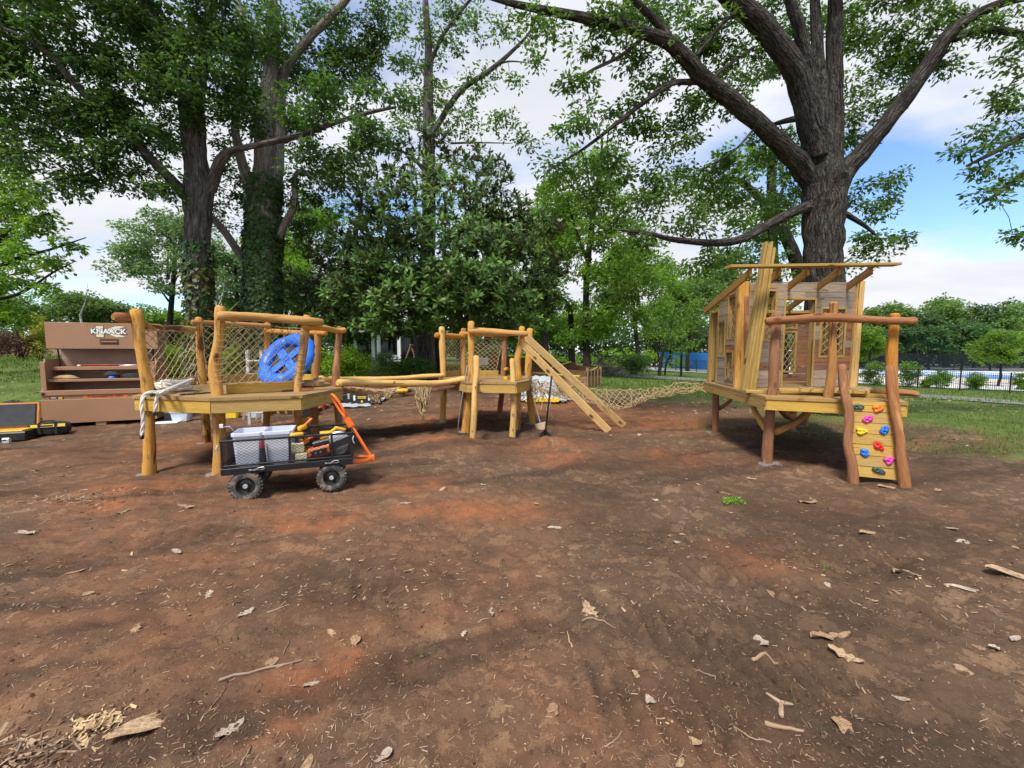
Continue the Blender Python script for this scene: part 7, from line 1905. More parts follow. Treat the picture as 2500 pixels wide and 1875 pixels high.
c = on(755, 945, ZL); m = M(); m.blob((c.x, c.y, ZL + .05), (.17, .09, .055), 12, 8, .2, 9); m.blob((c.x + .13, c.y + .03, ZL + .07), (.09, .08, .07), 10, 7, .2, 10); tag(m.build('canvas_pouch', MT['canvas'], smooth=True), 'crumpled tan canvas pouch on the right end of the left platform', 'pouch')
c = on(752, 950, ZL); m = M(); m.box((c.x, c.y, ZL + .008), (.16, .05, .012), .3, .002); tag(m.build('red_rag', MT['red_plastic']), 'flat red rag beside the canvas pouch', 'rag')
def saucer():
    Y = 6.25; c = at(700, 884, Y); R = .41
    ax = Vector((-.25, -.8, .55)).normalized(); u = Vector((0, 0, 1)); u = (u - ax * u.dot(ax)).normalized(); w = ax.cross(u)
    tilt = Matrix.Rotation(math.radians(24), 3, ax); u, w = tilt @ u, tilt @ w
    zmin = min((c + u * math.cos(a) * R + w * math.sin(a) * R).z for a in np.linspace(0, 6.28, 40)); c.z += ZL + .07 - zmin
    root = thing('saucer_swing', 'round blue padded saucer swing seat leaning inside the left platform', 'swing seat', (c.x, c.y, ZL))
    n, k = 48, 10
    for s_ in range(4):
        V = []; nn = 13
        for i in range(nn):
            a = (s_ + i / (nn - 1)) * math.pi / 2; pinch = 1 - .22 * (abs(i / (nn - 1) - .5) * 2) ** 6
            e = u * math.cos(a) + w * math.sin(a)
            for j in range(k):
                b = 2 * math.pi * j / k; rr = .095 * pinch * (1 + .06 * math.sin(i * 2.7 + j)); V.append(c + e * (R - .05 + math.cos(b) * rr * 1.15) + ax * math.sin(b) * rr)
        m = M(); m.add(V, [(i * k + j, (i + 1) * k + j, (i + 1) * k + (j + 1) % k, i * k + (j + 1) % k) for i in range(nn - 1) for j in range(k)]); m.build('ring_pad', MT['blue_vinyl'], root, smooth=True)
    m = M(); nn = 32; V = [c - ax * .03] + [c + (u * math.cos(2 * math.pi * i / nn) + w * math.sin(2 * math.pi * i / nn)) * (R - .07) - ax * .01 for i in range(nn)]
    m.add(V, [(0, 1 + i, 1 + (i + 1) % nn) for i in range(nn)]); m.build('mesh_seat', MT['black_web'], root, smooth=True)
    for a in (0.5, 2.07):
        m = M(); e = u * math.cos(a) + w * math.sin(a); m.board(c - e * (R - .05) + ax * .006, c + e * (R - .05) + ax * .006, .13, .012, ax, .003); m.build('blue_band', MT['blue_vinyl'], root)
saucer()

# ------------------------------------------------------------------ garden cart
def cart():
    wl_, wr = gnd(603, 1222), gnd(811, 1198); ux = (wr - wl_); ux.z = 0; base = ux.length; o = Vector((wl_.x, wl_.y, gh(wl_.x, wl_.y) * .5 + gh(wr.x, wr.y) * .5))
    Fm = frame_of(o, ux); root = thing('garden_cart', 'black mesh garden cart with orange pull handle, loaded with tools', 'cart', o)
    r, trk = .148, .56
    def wheel(x, y, side):
        wr_ = r if x < .3 else r * .98
        hub = M(Fm); c = Vector((x, y, wr_)); 
        m = M(Fm); m.lathe([(wr_ * .56, -.035), (wr_ * .7, -.047), (wr_ * .9, -.044), (wr_ * .985, -.028), (wr_, 0), (wr_ * .985, .028), (wr_ * .9, .044), (wr_ * .7, .047), (wr_ * .56, .035)], c, (0, 1, 0), 32)
        for i in range(26):
            a = 2 * math.pi * i / 26
            for sd in (-1, 1):
                aa = a + (.06 if sd > 0 else -.06); e = Vector((math.cos(aa), 0, math.sin(aa))); t = Vector((-math.sin(aa), 0, math.cos(aa)))
                q = c + e * (wr_ * .975) + Vector((0, sd * .022, 0)); m.board(q - t * .010 - Vector((0, sd * .014, 0)), q + t * .010 + Vector((0, sd * .014, 0)), .018, .016, e, .002)
        w_ = m.build('wheel', MT['rubber'], root, smooth=True)
        m = M(Fm); s_ = -1; m.lathe([(wr_ * .6, -.036), (wr_ * .57, -.040), (wr_ * .52, -.028), (wr_ * .40, -.006), (wr_ * .22, -.014), (wr_ * .16, -.03), (wr_ * .12, -.03)], c, (0, 1, 0), 28); m.build('rim', MT['rim'], w_, smooth=True)
        m = M(Fm); m.lathe([(wr_ * .6, .036), (wr_ * .5, .02), (.01, .0)], c, (0, 1, 0), 28); m.build('rim', MT['rim'], w_, smooth=True)
        m = M(Fm); m.lathe([(.022, -.028), (.022, -.05), (.012, -.052), (.0115, -.046), (.0005, -.046)], c, (0, 1, 0), 16); m.build('hub', MT['alu'], w_, smooth=True)
    for x in (0, base):
        for y in (0, trk): wheel(x, y, -1)
    for x in (0, base):
        m = M(Fm); m.tube([(x, -.0, r), (x, trk, r)], .011, n=8); m.build('axle', MT['black_metal'], root)
        m = M(Fm); m.box((x, trk / 2, r + .09), (.12, trk * .7, .1)); m.build('axle_bracket', MT['black_metal'], root)
    x0, x1, y0, y1, zb, zt = -.2, base + .22, -.03, trk + .03, .32, .615
    m = M(Fm); m.box(((x0 + x1) / 2, (y0 + y1) / 2, zb), (x1 - x0 - .04, y1 - y0 - .04, .012)); m.build('bed', MT['black_metal'], root)
    for nm, a, b in (('bed_rail', (x0, y0, zb - .01), (x1, y0, zb - .01)), ('bed_rail', (x0, y1, zb - .01), (x1, y1, zb - .01))):
        m = M(Fm); m.board(a, b, .03, .065); m.build(nm, MT['black_metal'], root)
    for x in (x0 + .015, x1 - .015): m = M(Fm); m.board((x, y0 + .016, zb - .01), (x, y1 - .016, zb - .01), .03, .06); m.build('bed_rail', MT['black_metal'], root)
    W3 = lambda x, y, z: Fm @ Vector((x, y, z))
    for y in (y0, y1):
        m = M(Fm)
        m.board((x0, y, zt), (x1, y, zt), .022, .022); m.board((x0, y, zb + .045), (x1, y, zb + .045), .02, .02)
        for t in (0.012, .5, .83, .988) if y == y0 else (.012, .5, .83, .988): m.board((x0 + (x1 - x0) * t, y, zb + .03), (x0 + (x1 - x0) * t, y, zt - .008), .022, .022, (0, 1, 0))
        m.build('side_frame', MT['black_metal'], root)
        net(W3(x0 + .02, y, zb + .05), W3(x1 - .02, y, zb + .05), W3(x1 - .02, y, zt - .01), W3(x0 + .02, y, zt - .01), 26, 8, .0017, MT['black_metal'], root, 'side_mesh', jit=0, border=False, fold=.0001, sides=3)
    for x in (x0, x1):
        m = M(Fm); m.board((x, y0 + .02, zt - .003), (x, y1 - .02, zt - .003), .022, .022); m.board((x, y0 + .02, zb + .045), (x, y1 - .02, zb + .045), .02, .02); m.build('end_frame', MT['black_metal'], root)
        net(W3(x, y0 + .02, zb + .05), W3(x, y1 - .02, zb + .05), W3(x, y1 - .02, zt - .01), W3(x, y0 + .02, zt - .01), 11, 8, .0017, MT['black_metal'], root, 'end_mesh', jit=0, border=False, fold=.0001, sides=3)
    for x, y in ((x0 + .24, y0 - .026), (x1 - .28, y0 - .026)):
        m = M(Fm); m.tube([(x, y, zb - .0), (x + .05, y, zb - .012), (x + .085, y, zb + .012), (x + .13, y, zb + .014), (x + .14, y, zb - .004), (x + .11, y, zb - .014), (x + .06, y, zb - .004), (x, y, zb - .012)], .004, n=5); m.build('hitch_pin', MT['steel'], root)
    for x, y in ((x0 - .014, y0 - .014), (x1 + .014, y0 - .014), (x1 + .014, y1 + .01)):
        m = M(Fm); m.tube([(x, y, zt - .03), (x - .012, y - .006, zt - .06), (x - .004, y - .004, zt - .10), (x + .008, y, zt - .11)], .006, n=5); m.build('latch_hook', MT['alu'], root)
    # steering hitch and handle
    ym = trk / 2
    m = M(Fm); pts = []
    for i in range(15):
        a = -math.pi * .85 + math.pi * 1.7 * i / 14; pts.append((x1 + .02 + .16 * math.cos(a) * 1.1, ym - .05 + .13 * math.sin(a), zb - .065))
    m.tube(pts, .022, n=8); m.build('hitch_ring', MT['orange_paint'], root, smooth=True)
    m = M(Fm); m.box((x1 + .20, ym - .05, zb - .06), (.07, .08, .07), 0, .012); m.build('hitch_block', MT['orange_paint'], root)
    hb = W3(x1 + .2, ym - .05, zb - .05); e1 = W3(x1 - .02, ym + .02, zt + .06); dirv = (e1 - hb).normalized()
    tp = hb + dirv * .52; e2 = hb + dirv * .88
    m = M(); m.tube([hb, hb + dirv * .03, tp], .019, n=10); h = m.build('pull_handle', MT['orange_paint'], root, smooth=True)
    m = M(); m.board(hb + dirv * .42, hb + dirv * .53, .07, .05, (0, 1, 0), .008); m.build('handle_block', MT['orange_paint'], h)
    sd = dirv.cross(Vector((0, 1, 0))).normalized(); lp = []
    for i in range(17):
        a = 2 * math.pi * i / 16; lp.append(hb + dirv * (.70 + .15 * -math.cos(a)) + sd * .035 * math.sin(a) + Vector((0, .03 * math.sin(a), 0)))
    m = M(); m.tube([tp, hb + dirv * .56], .014, n=8); m.tube(lp, .014, n=8, caps=False); m.build('grip_loop', MT['orange_paint'], h, smooth=True)
    # load
    zl = zb + .008
    rz = math.atan2(ux.y, ux.x)
    for k, (x, lb) in enumerate(((x0 + .22, 'left one of two milky plastic tubs in the cart'), (x0 + .49, 'right one of two milky plastic tubs in the cart'))):
        b = bin_box('milky_tub', lb, 'tub', W3(x, .22, zl), .27, .36, .345, rz, 'bin_white', lid=None, taper=.86)
    tg = lambda o, lb, c: tag(o, lb, c)
    # chainsaw
    c0 = W3(x0 + .86, .10, zl + .07); rootc = thing('chainsaw', 'orange chainsaw lying in the right part of the cart', 'chainsaw', c0); C = Fm.copy(); C.translation = c0
    C = C @ Matrix.Rotation(math.radians(-12), 4, 'Y')
    m = M(C); m.box((0, 0, .02), (.26, .14, .10), 0, .025); m.build('engine_body', MT['orange_paint'], rootc)
    m = M(C); m.box((.02, -.073, .02), (.16, .01, .06), 0, .01); m.build('side_cover', MT['black_plastic'], rootc)
    for k in range(3): m = M(C); m.lathe([(.012, 0), (.012, .008), (.001, .008)], C @ Vector((0, 0, 0)) * 0 + Vector((-.06 + .05 * k, -.079, .02)), (0, -1, 0), 10); m.build('cover_nut', MT['steel'], rootc)
    m = M(C); m.tube([(-.13, 0, .02), (-.15, .0, .1), (-.10, 0, .17), (.02, 0, .19), (.1, 0, .17)], .016, n=8); m.build('front_handle', MT['orange_paint'], rootc, smooth=True)
    m = M(C); m.box((.06, .02, .10), (.16, .10, .06), 0, .02); m.build('top_cover', MT['black_plastic'], rootc)
    m = M(C); m.board((.12, -.02, .03), (.42, -.02, .07), .012, .08, (0, 0, 1), .004); m.build('bar_sheath', MT['black_plastic'], rootc)
    # circular saw
    c1 = W3(x0 + 1.07, .24, zl + .12); roots = thing('circular_saw', 'circular saw with silver guard at the right end of the cart', 'circular saw', c1); S = Fm.copy(); S.translation = c1
    m = M(S); m.lathe([(.11, -.03), (.115, -.01), (.115, .03), (.1, .045), (.04, .05), (.001, .05)], (0, 0, .04), (0, -1, 0), 24); m.build('blade_guard', MT['alu'], roots, smooth=True)
    m = M(S); m.lathe([(.095, 0), (.095, .004), (.001, .006)], (0, -.03, -.02), (0, -1, 0), 24); m.build('blade', MT['dull_steel'], roots)
    m = M(S); m.tube([(0, .03, .04), (0, .15, .04)], [.05, .055], n=12); m.build('motor_housing', MT['yellow_plastic'], roots, smooth=True)
    m = M(S); m.tube([(-.08, .0, .14), (-.02, 0, .19), (.07, 0, .16)], .02, n=8); m.build('handle', MT['yellow_plastic'], roots, smooth=True)
    m = M(S); m.box((0, .05, -.055), (.28, .16, .006), 0, .002); m.build('base_plate', MT['black_metal'], roots)
    p = W3(x0 + .72, .16, zl + .17); d = drill('cordless_nailer', 'yellow cordless power tool sticking out above the cart tubs', p, .9, rz + 1.2)
    p = W3(x0 + .68, .06, zl + .12); drill('cordless_drill', 'yellow cordless drill lying against the milky tubs in the cart', p, .85, rz + .4)
    for k, (x, y, z, lb) in enumerate(((.70, .05, .0, 'pale yellow battery pack on the cart floor, lower one'), (.675, .055, .105, 'pale yellow battery pack stacked on the other in the cart'), (.93, .34, .16, 'yellow battery standing high in the middle of the cart'))):
        m = M(Fm); m.box((x0 + x, y, zl + z + .05), (.11, .09, .1), .1, .014); tag(m.build('battery_pack', MT['yellow_plastic'] if k == 2 else MT['cream_print']), lb, 'battery', 'battery packs in the cart')
    m = M(Fm); m.lathe([(.001, 0), (.035, 0), (.035, .13), (.015, .15), (.015, .18), (.001, .18)], (x1 - .12, .42, zl), (0, 0, 1), 14); ob = m.build('orange_bottle', MT['orange_case'], smooth=True); tag(ob, 'orange bottle with black cap at the far right of the cart', 'bottle')
    m = M(Fm); m.lathe([(.018, .18), (.018, .21), (.001, .212)], (x1 - .12, .42, zl), (0, 0, 1), 12); m.build('cap', MT['black_plastic'], ob)
    m = M(Fm); m.lathe([(.035, 0), (.03, .1), (.022, .2), (.012, .27), (.001, .275)], (x0 + .355, .02, zl), (0, 0, 1), 12); ob = m.build('marking_tube', MT['black_plastic'], smooth=True); tag(ob, 'black tube with red tip wedged between the two milky tubs', 'tube')
    m = M(Fm); m.lathe([(.0235, .19), (.013, .272), (.001, .278)], (x0 + .355, .02, zl), (0, 0, 1), 12); m.build('red_tip', MT['red_plastic'], ob)
    m = M(Fm); m.tube([(x0 + .62, .3, zl + .25), (x0 + .80, .3, zl + .42)], .014, n=8); tag(m.build('orange_rod', MT['orange_paint'], smooth=True), 'short orange-tipped rod standing up among the cart tools', 'rod')
    m = M(Fm); m.tube([(x0 + .05, .3, zl + .34), (x0 + .03, .25, zl + .39), (x0 - .02, .2, zl + .40)], .004, n=5); m.box((x0 - .03, .19, zl + .41), (.03, .02, .04)); tag(m.build('power_lead', MT['white_paint']), 'thin white cord with a plug on the left cart tub', 'cord')
cart()

# ------------------------------------------------------------------ litter on the ground
def dry_leaf_mesh(kind, seed):
    rng = random.Random(seed); n = 9; V, Fq = [], []
    for i in range(n):
        t = i / (n - 1)
        w = .5 * math.sin(math.pi * min(1, t * .94 + .03)) ** .7
        if kind == 1: w *= 1 + .38 * math.sin(t * 22)
        if kind == 2: w *= 1.5 * (1 + .25 * math.sin(t * 9 + 1))
        cl = .035 * math.sin(t * 4 + seed)
        for j in range(5):
            u = (j - 2) / 2
            V.append((t - .5, u * w * (.42 if kind != 2 else .5) + .05 * math.sin(t * 3 + seed) + rng.uniform(-.01, .01), .16 * u * u * (1 + math.sin(t * 5 + seed)) * (.4 if kind == 0 else .8) + cl + rng.uniform(-.01, .01) + .05))
    for i in range(n - 1):
        for j in range(4): Fq.append((i * 5 + j, (i + 1) * 5 + j, (i + 1) * 5 + j + 1, i * 5 + j + 1))
    z = min(v[2] for v in V); V = [(a, b, c - z) for a, b, c in V]
    me = bpy.data.meshes.new('dry_leaf'); me.from_pydata(V, [], Fq); me.polygons.foreach_set('use_smooth', [True] * len(Fq)); me.update(); return me
LM = []
for k in range(6):
    for mt in ('dry_leaf', 'dry_pale'):
        me = dry_leaf_mesh(k % 3, k * 7 + 1); me.materials.append(MT[mt]); LM.append(me)
def put_leaf(px, py, ln, rz, which, label, group=None, name='dry_leaf', wsc=1.0):
    p = gnd(px, py); o = bpy.data.objects.new(name, LM[which % len(LM)]); COL.objects.link(o)
    o.location = (p.x, p.y, gh(p.x, p.y) + .002); o.rotation_euler = (random.Random(px).uniform(-.15, .15), random.Random(py).uniform(-.12, .12), rz); o.scale = (ln, ln * wsc, ln * .45)
    tag(o, label, 'leaf', group); return o
put_leaf(383, 1768, .30, .80, 0, 'largest tan dry leaf, lying in the bottom left of the dirt', wsc=.8)
put_leaf(2030, 1545, .22, .1, 2, 'long curled tan leaf in the lower right dirt', wsc=.7)
put_leaf(2065, 1590, .15, -.9, 2, 'crumpled tan leaf just below the long curled one at lower right')
put_leaf(1440, 1505, .17, 1.9, 2, 'tan leaf standing on edge in the lower middle dirt')
put_leaf(2215, 1388, .2, .2, 2, 'curled brown leaf on the dark wheel track at right')
put_leaf(2460, 1415, .22, -.4, 0, 'long tan leaf at the right edge of the dirt')
put_leaf(2370, 1440, .24, -.5, 1, 'long whitish leaf near the right edge', wsc=.6)
put_leaf(2340, 1322, .13, .1, 5, 'square pinkish leaf below the climbing wall, far right')
put_leaf(1970, 1225, .17, .4, 4, 'crumpled tan leaf in front of the climbing wall')
put_leaf(1765, 1202, .17, -.6, 0, 'tan leaf just behind the small green weed')
put_leaf(63, 1310, .13, .1, 5, 'pale crumpled leaf at the left edge of the dirt')
put_leaf(2120, 1307, .15, .1, 0, 'tan leaf lying alone between climbing wall and wheel track')
put_leaf(2165, 1187, .19, .0, 0, 'flat tan leaf at the foot of the climbing wall')
put_leaf(1355, 1283, .13, .2, 1, 'pale leaf in the middle of the open dirt')
put_leaf(766, 1665, .09, .8, 3, 'small pale square leaf in the lower left middle dirt')
put_leaf(455, 1243, .15, .3, 2, 'tan leaf left of the cart wheel')
LG = 'dry leaves scattered on the dirt'
USED = set()
def zone(px, py):
    col = 'left' if px < 620 else 'middle' if px < 1500 else 'right'
    if py < 1045: return {'left': 'near the tool chest', 'middle': 'behind the rope bridge and middle platform', 'right': 'left of the playhouse'}[col]
    if py < 1130: return {'left': 'left of the left platform', 'middle': 'around the middle platform', 'right': 'near the playhouse posts'}[col]
    if py < 1260: return {'left': 'in front of the left platform', 'middle': 'between the cart and the middle platform', 'right': 'in front of the playhouse'}[col]
    if py < 1480: return {'left': 'below the left platform', 'middle': 'below the cart in the open middle', 'right': 'on the wheel tracks below the playhouse'}[col]
    return {'left': 'in the bottom left foreground', 'middle': 'in the bottom middle foreground', 'right': 'in the bottom right foreground'}[col]
GEN = [(1680, 1170), (1705, 1185), (1835, 1170), (1600, 1220), (1635, 1310), (1655, 1330), (2320, 1295), (1880, 1440), (2130, 1455), (2400, 1580), (2440, 1590), (2480, 1560), (2350, 1640), (1350, 1745), (1550, 1640), (1580, 1680), (1690, 1800), (1860, 1545), (2020, 1420), (1310, 1225), (300, 1260), (215, 1440), (180, 1390), (430, 1350), (330, 1550), (810, 1560), (600, 1500), (860, 1580), (1130, 1550), (510, 1460), (750, 1870), (1660, 1850), (2480, 1340), (2290, 1200), (2360, 1090), (2330, 1075), (960, 1020), (900, 1025), (870, 1050), (1000, 1050), (155, 1075), (300, 1125), (85, 1150), (150, 1160), (205, 1195), (1400, 1015), (1340, 990), (1590, 990), (1700, 1010), (2000, 1100), (1490, 1065), (1440, 1075), (1560, 1060), (1180, 1180), (1080, 1190), (1250, 1110), (990, 1230), (1030, 1150), (2060, 1760), (2200, 1700), (1450, 1850), (930, 1850), (560, 1780), (660, 1620), (1000, 1400), (1200, 1500)]
for k, (px, py) in enumerate(GEN):
    r = random.Random(k); ln = r.uniform(.05, .115); rz = r.uniform(0, 6.28); wh = r.randrange(12); pos = (' lying crosswise', ' slanting right', ' pointing away', ' slanting left')[int((rz % math.pi) / math.pi * 4 + .5) % 4]; lab = ('tiny ' if ln < .085 else 'small ') + ('tan' if wh % 2 == 0 else 'pale') + (' narrow', ' ragged', ' broad')[(wh // 2) % 3] + ' dry leaf' + pos + ' ' + zone(px, py)
    if lab in USED: continue
    USED.add(lab); put_leaf(px, py, ln, rz, wh, lab, LG)
def stick(px, py, L, rz, r, label, fork=False, group=None):
    p = gnd(px, py); rng = random.Random(px * 3 + py); z = gh(p.x, p.y) + r; d = Vector((math.cos(rz), math.sin(rz), 0)); s_ = Vector((-d.y, d.x, 0)); pts = []
    for i in range(7): t = i / 6 - .5; q = p + d * L * t + s_ * rng.uniform(-.025, .025) * L; pts.append(Vector((q.x, q.y, gh(q.x, q.y) + r * .8 + rng.uniform(0, .004))))
    m = M(); np_ = 4 if fork else 7; m.tube(pts[:np_], [r * (1.1 - .5 * i / 6) for i in range(np_)], n=6, bump=.1)
    if fork:
        a = pts[3]; 
        for sg in (1, -1): q = a + d * L * .2 + s_ * sg * L * .32; m.tube([a, Vector((q.x, q.y, gh(q.x, q.y) + r))], [r, r * .6], n=6)
    o = m.build('dead_stick', MT['stick'], origin=(p.x, p.y, z), smooth=True); tag(o, label, 'stick', group)
stick(1905, 1715, .15, 1.1, .009, 'forked pale stick in the lower right foreground', True)
stick(1915, 1770, .13, -.3, .008, 'straight pale stick just below the forked one')
stick(1460, 1530, .17, -.3, .006, 'pale straight twig below the leaf in the lower middle')
stick(640, 1640, .34, .35, .006, 'longest curved dead branch in the lower left')
stick(1870, 1590, .14, .1, .008, 'knobbly stick in the right foreground')
for k, (px, py) in enumerate([(1130, 1420), (1180, 1520), (700, 1580), (520, 1720), (900, 1750), (1390, 1570), (1720, 1640), (1600, 1730), (2250, 1500), (1500, 1800), (1120, 1300), (680, 1490), (980, 1620), (420, 1600), (1830, 1780), (2100, 1660), (1380, 1820), (600, 1850), (2380, 1700), (1000, 1280)]):
    r = random.Random(k + 90); sl = r.uniform(.06, .15); sa = r.uniform(0, 3.1); lab = ('longer' if sl > .1 else 'short') + ' thin dead twig ' + ('lying crosswise', 'slanting right', 'pointing away', 'slanting left')[int(sa / math.pi * 4 + .5) % 4] + ' ' + zone(px, py)
    if lab in USED: continue
    USED.add(lab); stick(px, py, sl, sa, r.uniform(.002, .004), lab, False, 'twigs scattered on the dirt')

rs = np.random.RandomState(77)
def scatter_px(n, y0, y1, bias=1.0):
    """random ground points spread evenly over the picture below the horizon"""
    px = rs.uniform(-150, 2650, n); py = y0 + (y1 - y0) * rs.rand(n) ** bias
    x = (px - 1250) / FPX; v = (937.5 - py) / FPX; dx, dy, dz = x, CP + v * SP, v * CP - SP; t = -CAM_H / dz
    return dx * t, dy * t
def chips(n, y0, y1, l0, l1, w0, w1, seed, name, label, mat, lift=.004, flat=.35):
    X, Y = scatter_px(n, y0, y1, .8)
    keep = vnoise(X * 1.6, Y * 1.6, seed) + vnoise(X * 5, Y * 5, seed + 1) * .7 > rs.uniform(-.75, .35, n)
    X, Y = X[keep], Y[keep]; n = len(X); Z = ghv(X, Y) + lift
    a = rs.uniform(0, 6.28, n); L = l0 + (l1 - l0) * rs.rand(n) ** 2.2; Wd = w0 + (w1 - w0) * rs.rand(n) ** 2
    d = np.stack([np.cos(a), np.sin(a), rs.normal(size=n) * flat * .5], 1); s_ = np.stack([-np.sin(a), np.cos(a), rs.normal(size=n) * flat], 1)
    p = np.stack([X, Y, Z], 1); hl = d * L[:, None] / 2; hw = s_ * Wd[:, None] / 2; up = np.array([0, 0, 1.]) * (Wd * .35)[:, None]
    b = .35 + .5 * rs.rand(n)[:, None]
    V = np.stack([p - hl - hw * b, p + hl * .9 - hw, p + hl + hw * b, p - hl * .8 + hw, p + up], 1).reshape(-1, 3)
    q = np.arange(n)[:, None] * 5
    Fq = np.concatenate([q + np.array([[0, 1, 4]]), q + np.array([[1, 2, 4]]), q + np.array([[2, 3, 4]]), q + np.array([[3, 0, 4]])])
    return tag(np_obj(name, V, Fq, mat), label, 'litter', kind='stuff')
chips(12000, 1120, 1900, .005, .035, .0015, .005, 5, 'straw_bits', 'bits of straw and bark strewn over the dirt', MT['chip'])
chips(3600, 960, 1500, .012, .05, .005, .015, 8, 'bark_chips', 'pale bark chips strewn over the dirt', MT['chip'])
chips(900, 1250, 1900, .006, .018, .004, .010, 12, 'pale_specks', 'pale wood flakes strewn over the dirt', MT['chip'])
chips(2200, 905, 1010, .05, .15, .02, .06, 15, 'leaf_litter', 'fallen leaves strewn over the thin grass behind', MT['dry_leaf'], .01)
def shavings(px, py, sx, sy, k, name, label, mat, l1=.05):
    c = gnd(px, py); r = np.random.RandomState(px); X = c.x + r.normal(size=k) * sx; Y = c.y + r.normal(size=k) * sy; n = k; a = r.uniform(0, 6.28, n); L = .015 + l1 * r.rand(n) ** 2; Wd = .003 + .008 * r.rand(n)
    Z = ghv(X, Y) + .004 + .025 * r.rand(n) * np.exp(-((X - c.x) / sx) ** 2 - ((Y - c.y) / sy) ** 2)
    d = np.stack([np.cos(a), np.sin(a), r.normal(size=n) * .3], 1) * L[:, None] / 2; s_ = np.stack([-np.sin(a), np.cos(a), r.normal(size=n) * .6], 1) * Wd[:, None] / 2; p = np.stack([X, Y, Z], 1)
    V = np.stack([p - d - s_, p + d - s_ * .6, p + d * .9 + s_, p - d * .8 + s_], 1).reshape(-1, 3)
    return tag(np_obj(name, V, np.arange(4 * n).reshape(-1, 4), mat), label, 'shavings', kind='stuff')
MT['shaving'] = leafy('fresh_shaving', (0.42, 0.27, 0.13), (0.68, 0.49, 0.28), .05, .8, .2, clump=2)
shavings(235, 1775, .05, .04, 170, 'wood_shavings', 'heap of fresh tan wood shavings left of the largest leaf', MT['shaving'], .03)
shavings(45, 1845, .09, .05, 160, 'dry_straw', 'dry straw-like plant remains in the bottom left corner', MT['chip'], .12)
shavings(180, 1225, .25, .12, 260, 'dusty_chips', 'pale chips on the dusty patch left of the platform', MT['chip'])
def clods(n, y0, y1, r0, r1, name, label):
    X, Y = scatter_px(n, y0, y1, .8); keep = vnoise(X * 1.2, Y * 1.2, 33) + vnoise(X * 4, Y * 4, 34) > rs.uniform(-.7, .4, n); X, Y = X[keep], Y[keep]; n = len(X)
    for px, py, r_, amp, sx in MOUNDS:
        c = gnd(px, py); k = 260; X = np.concatenate([X, c.x + rs.normal(size=k) * r_ * sx * .8]); Y = np.concatenate([Y, c.y + rs.normal(size=k) * r_ * .8])
    n = len(X); R = r0 + (r1 - r0) * rs.rand(n) ** 4; Z = ghv(X, Y) + R * .3
    base = np.array([(1, 0, -.2), (.3, .95, -.2), (-.8, .6, -.2), (-.8, -.6, -.2), (.3, -.95, -.2), (.55, .4, .6), (-.5, .3, .7), (-.05, -.6, .65)])
    V = base[None] * (R[:, None, None]) * rs.uniform(.6, 1.3, (n, 8, 3)); a = rs.uniform(0, 6.28, n); ca_, sa = np.cos(a)[:, None], np.sin(a)[:, None]
    V = np.stack([V[..., 0] * ca_ - V[..., 1] * sa, V[..., 0] * sa + V[..., 1] * ca_, V[..., 2]], -1) + np.stack([X, Y, Z], 1)[:, None]
    tri = np.array([(0, 1, 5), (1, 2, 6), (1, 6, 5), (2, 3, 6), (3, 4, 7), (3, 7, 6), (4, 0, 5), (4, 5, 7), (5, 6, 7)])
    Fq = (np.arange(n)[:, None, None] * 8 + tri[None]).reshape(-1, 3)
    return tag(np_obj(name, V.reshape(-1, 3), Fq, MT['clod']), label, 'soil', kind='stuff')
clods(6000, 1020, 1900, .0025, .011, 'soil_crumbs', 'loose crumbs and clods of soil over the dirt')
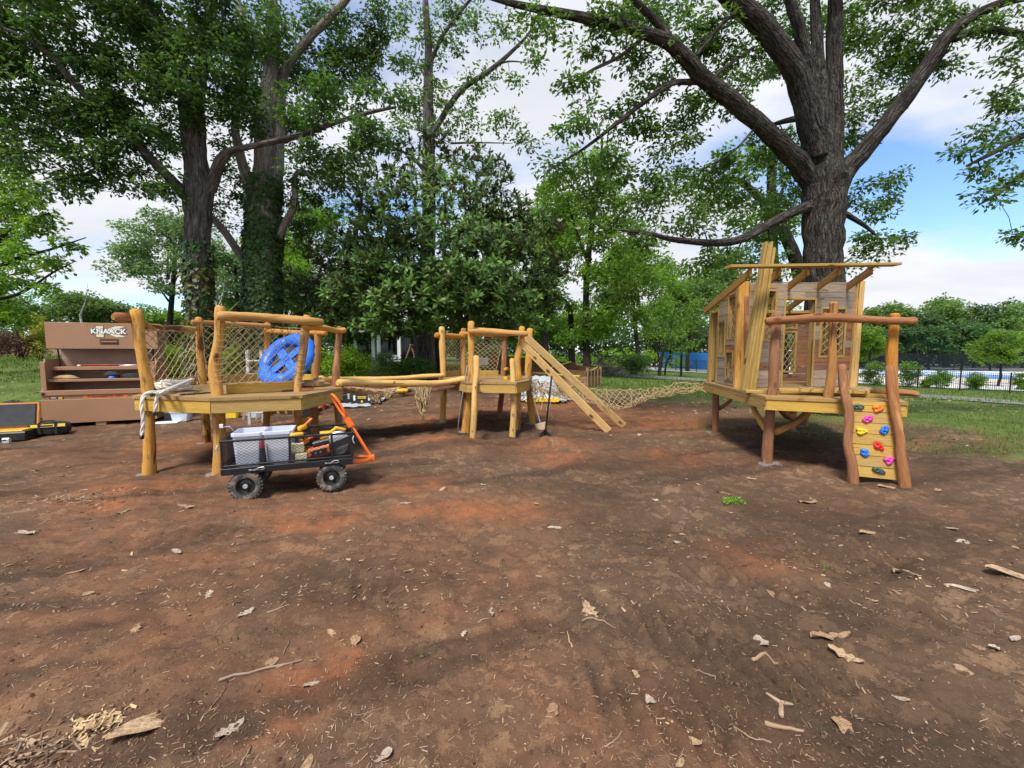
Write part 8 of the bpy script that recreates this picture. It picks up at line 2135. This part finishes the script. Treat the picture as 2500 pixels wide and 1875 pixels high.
# grass
def blades(X, Y, h0, h1, w, name, label, mat, seed=1):
    r = np.random.RandomState(seed); n = len(X); Z = ghv(X, Y); a = r.uniform(0, 6.28, n); h = h0 + (h1 - h0) * r.rand(n); ln = r.uniform(.1, .6, n) * h
    s_ = np.stack([-np.sin(a), np.cos(a), np.zeros(n)], 1) * (w * (.6 + .8 * r.rand(n)))[:, None] / 2; p = np.stack([X, Y, Z - .005], 1)
    tip = p + np.stack([np.cos(a) * ln, np.sin(a) * ln, h], 1)
    V = np.stack([p - s_, p + s_, tip], 1).reshape(-1, 3)
    return tag(np_obj(name, V, np.arange(3 * n).reshape(-1, 3), mat), label, 'grass', kind='stuff')
n = 200000; py = 885 + 260 * rs.rand(n) ** 1.3; px = rs.uniform(-200, 2700, n)
x = (px - 1250) / FPX; v = (937.5 - py) / FPX; dx, dy, dz = x, CP + v * SP, v * CP - SP
t = -(CAM_H + .2) / np.minimum(dz, -1e-3)
for _ in range(8): 
    gzv = ghv(dx * t, dy * t); t = np.clip((gzv - CAM_H) / np.minimum(dz, -2e-3), 1, 60)
X, Y = dx * t, dy * t
ok = (gmask(X, Y) > rs.uniform(.25, .85, n)) & (Y < 45) & (Y > 6)
X, Y = X[ok], Y[ok]
sz = np.clip(Y / 14, .6, 2.4)
blades(X[Y < 14], Y[Y < 14], .02, .07, .012, 'thin_grass', 'thin short grass on the dirt margins', MT['grass'])
blades(X[Y >= 14], Y[Y >= 14], .05, .17, .035, 'lawn_grass', 'longer green grass beyond the dirt', MT['grass'], 2)
tx, ty = [], []
for px, py, k, sp in [(1785, 1228, 70, .05), (1250, 1180, 40, .12), (960, 1500, 30, .1), (1290, 1200, 30, .1), (1400, 1160, 30, .1), (2030, 1390, 26, .05), (1950, 1370, 22, .05), (1040, 1620, 26, .06), (1970, 1730, 20, .06), (690, 1545, 24, .06), (560, 1580, 20, .08)]:
    c = gnd(px, py); tx.append(c.x + rs.normal(size=k) * sp); ty.append(c.y + rs.normal(size=k) * sp)
blades(np.concatenate(tx), np.concatenate(ty), .015, .06, .006, 'grass_tufts', 'sparse tufts of grass on the bare dirt', MT['grass'], 3)
c = gnd(1785, 1228); V, Fq = leaf_quads(np.array([[c.x + rs.normal() * .05, c.y + rs.normal() * .035, gh(c.x, c.y) + .02] for _ in range(14)]), np.full(14, .03), 14, .022, .016, 9, .5)
tag(np_obj('green_weed', V, Fq, MT['weed']), 'small bright green weed growing in the bare dirt', 'weed')
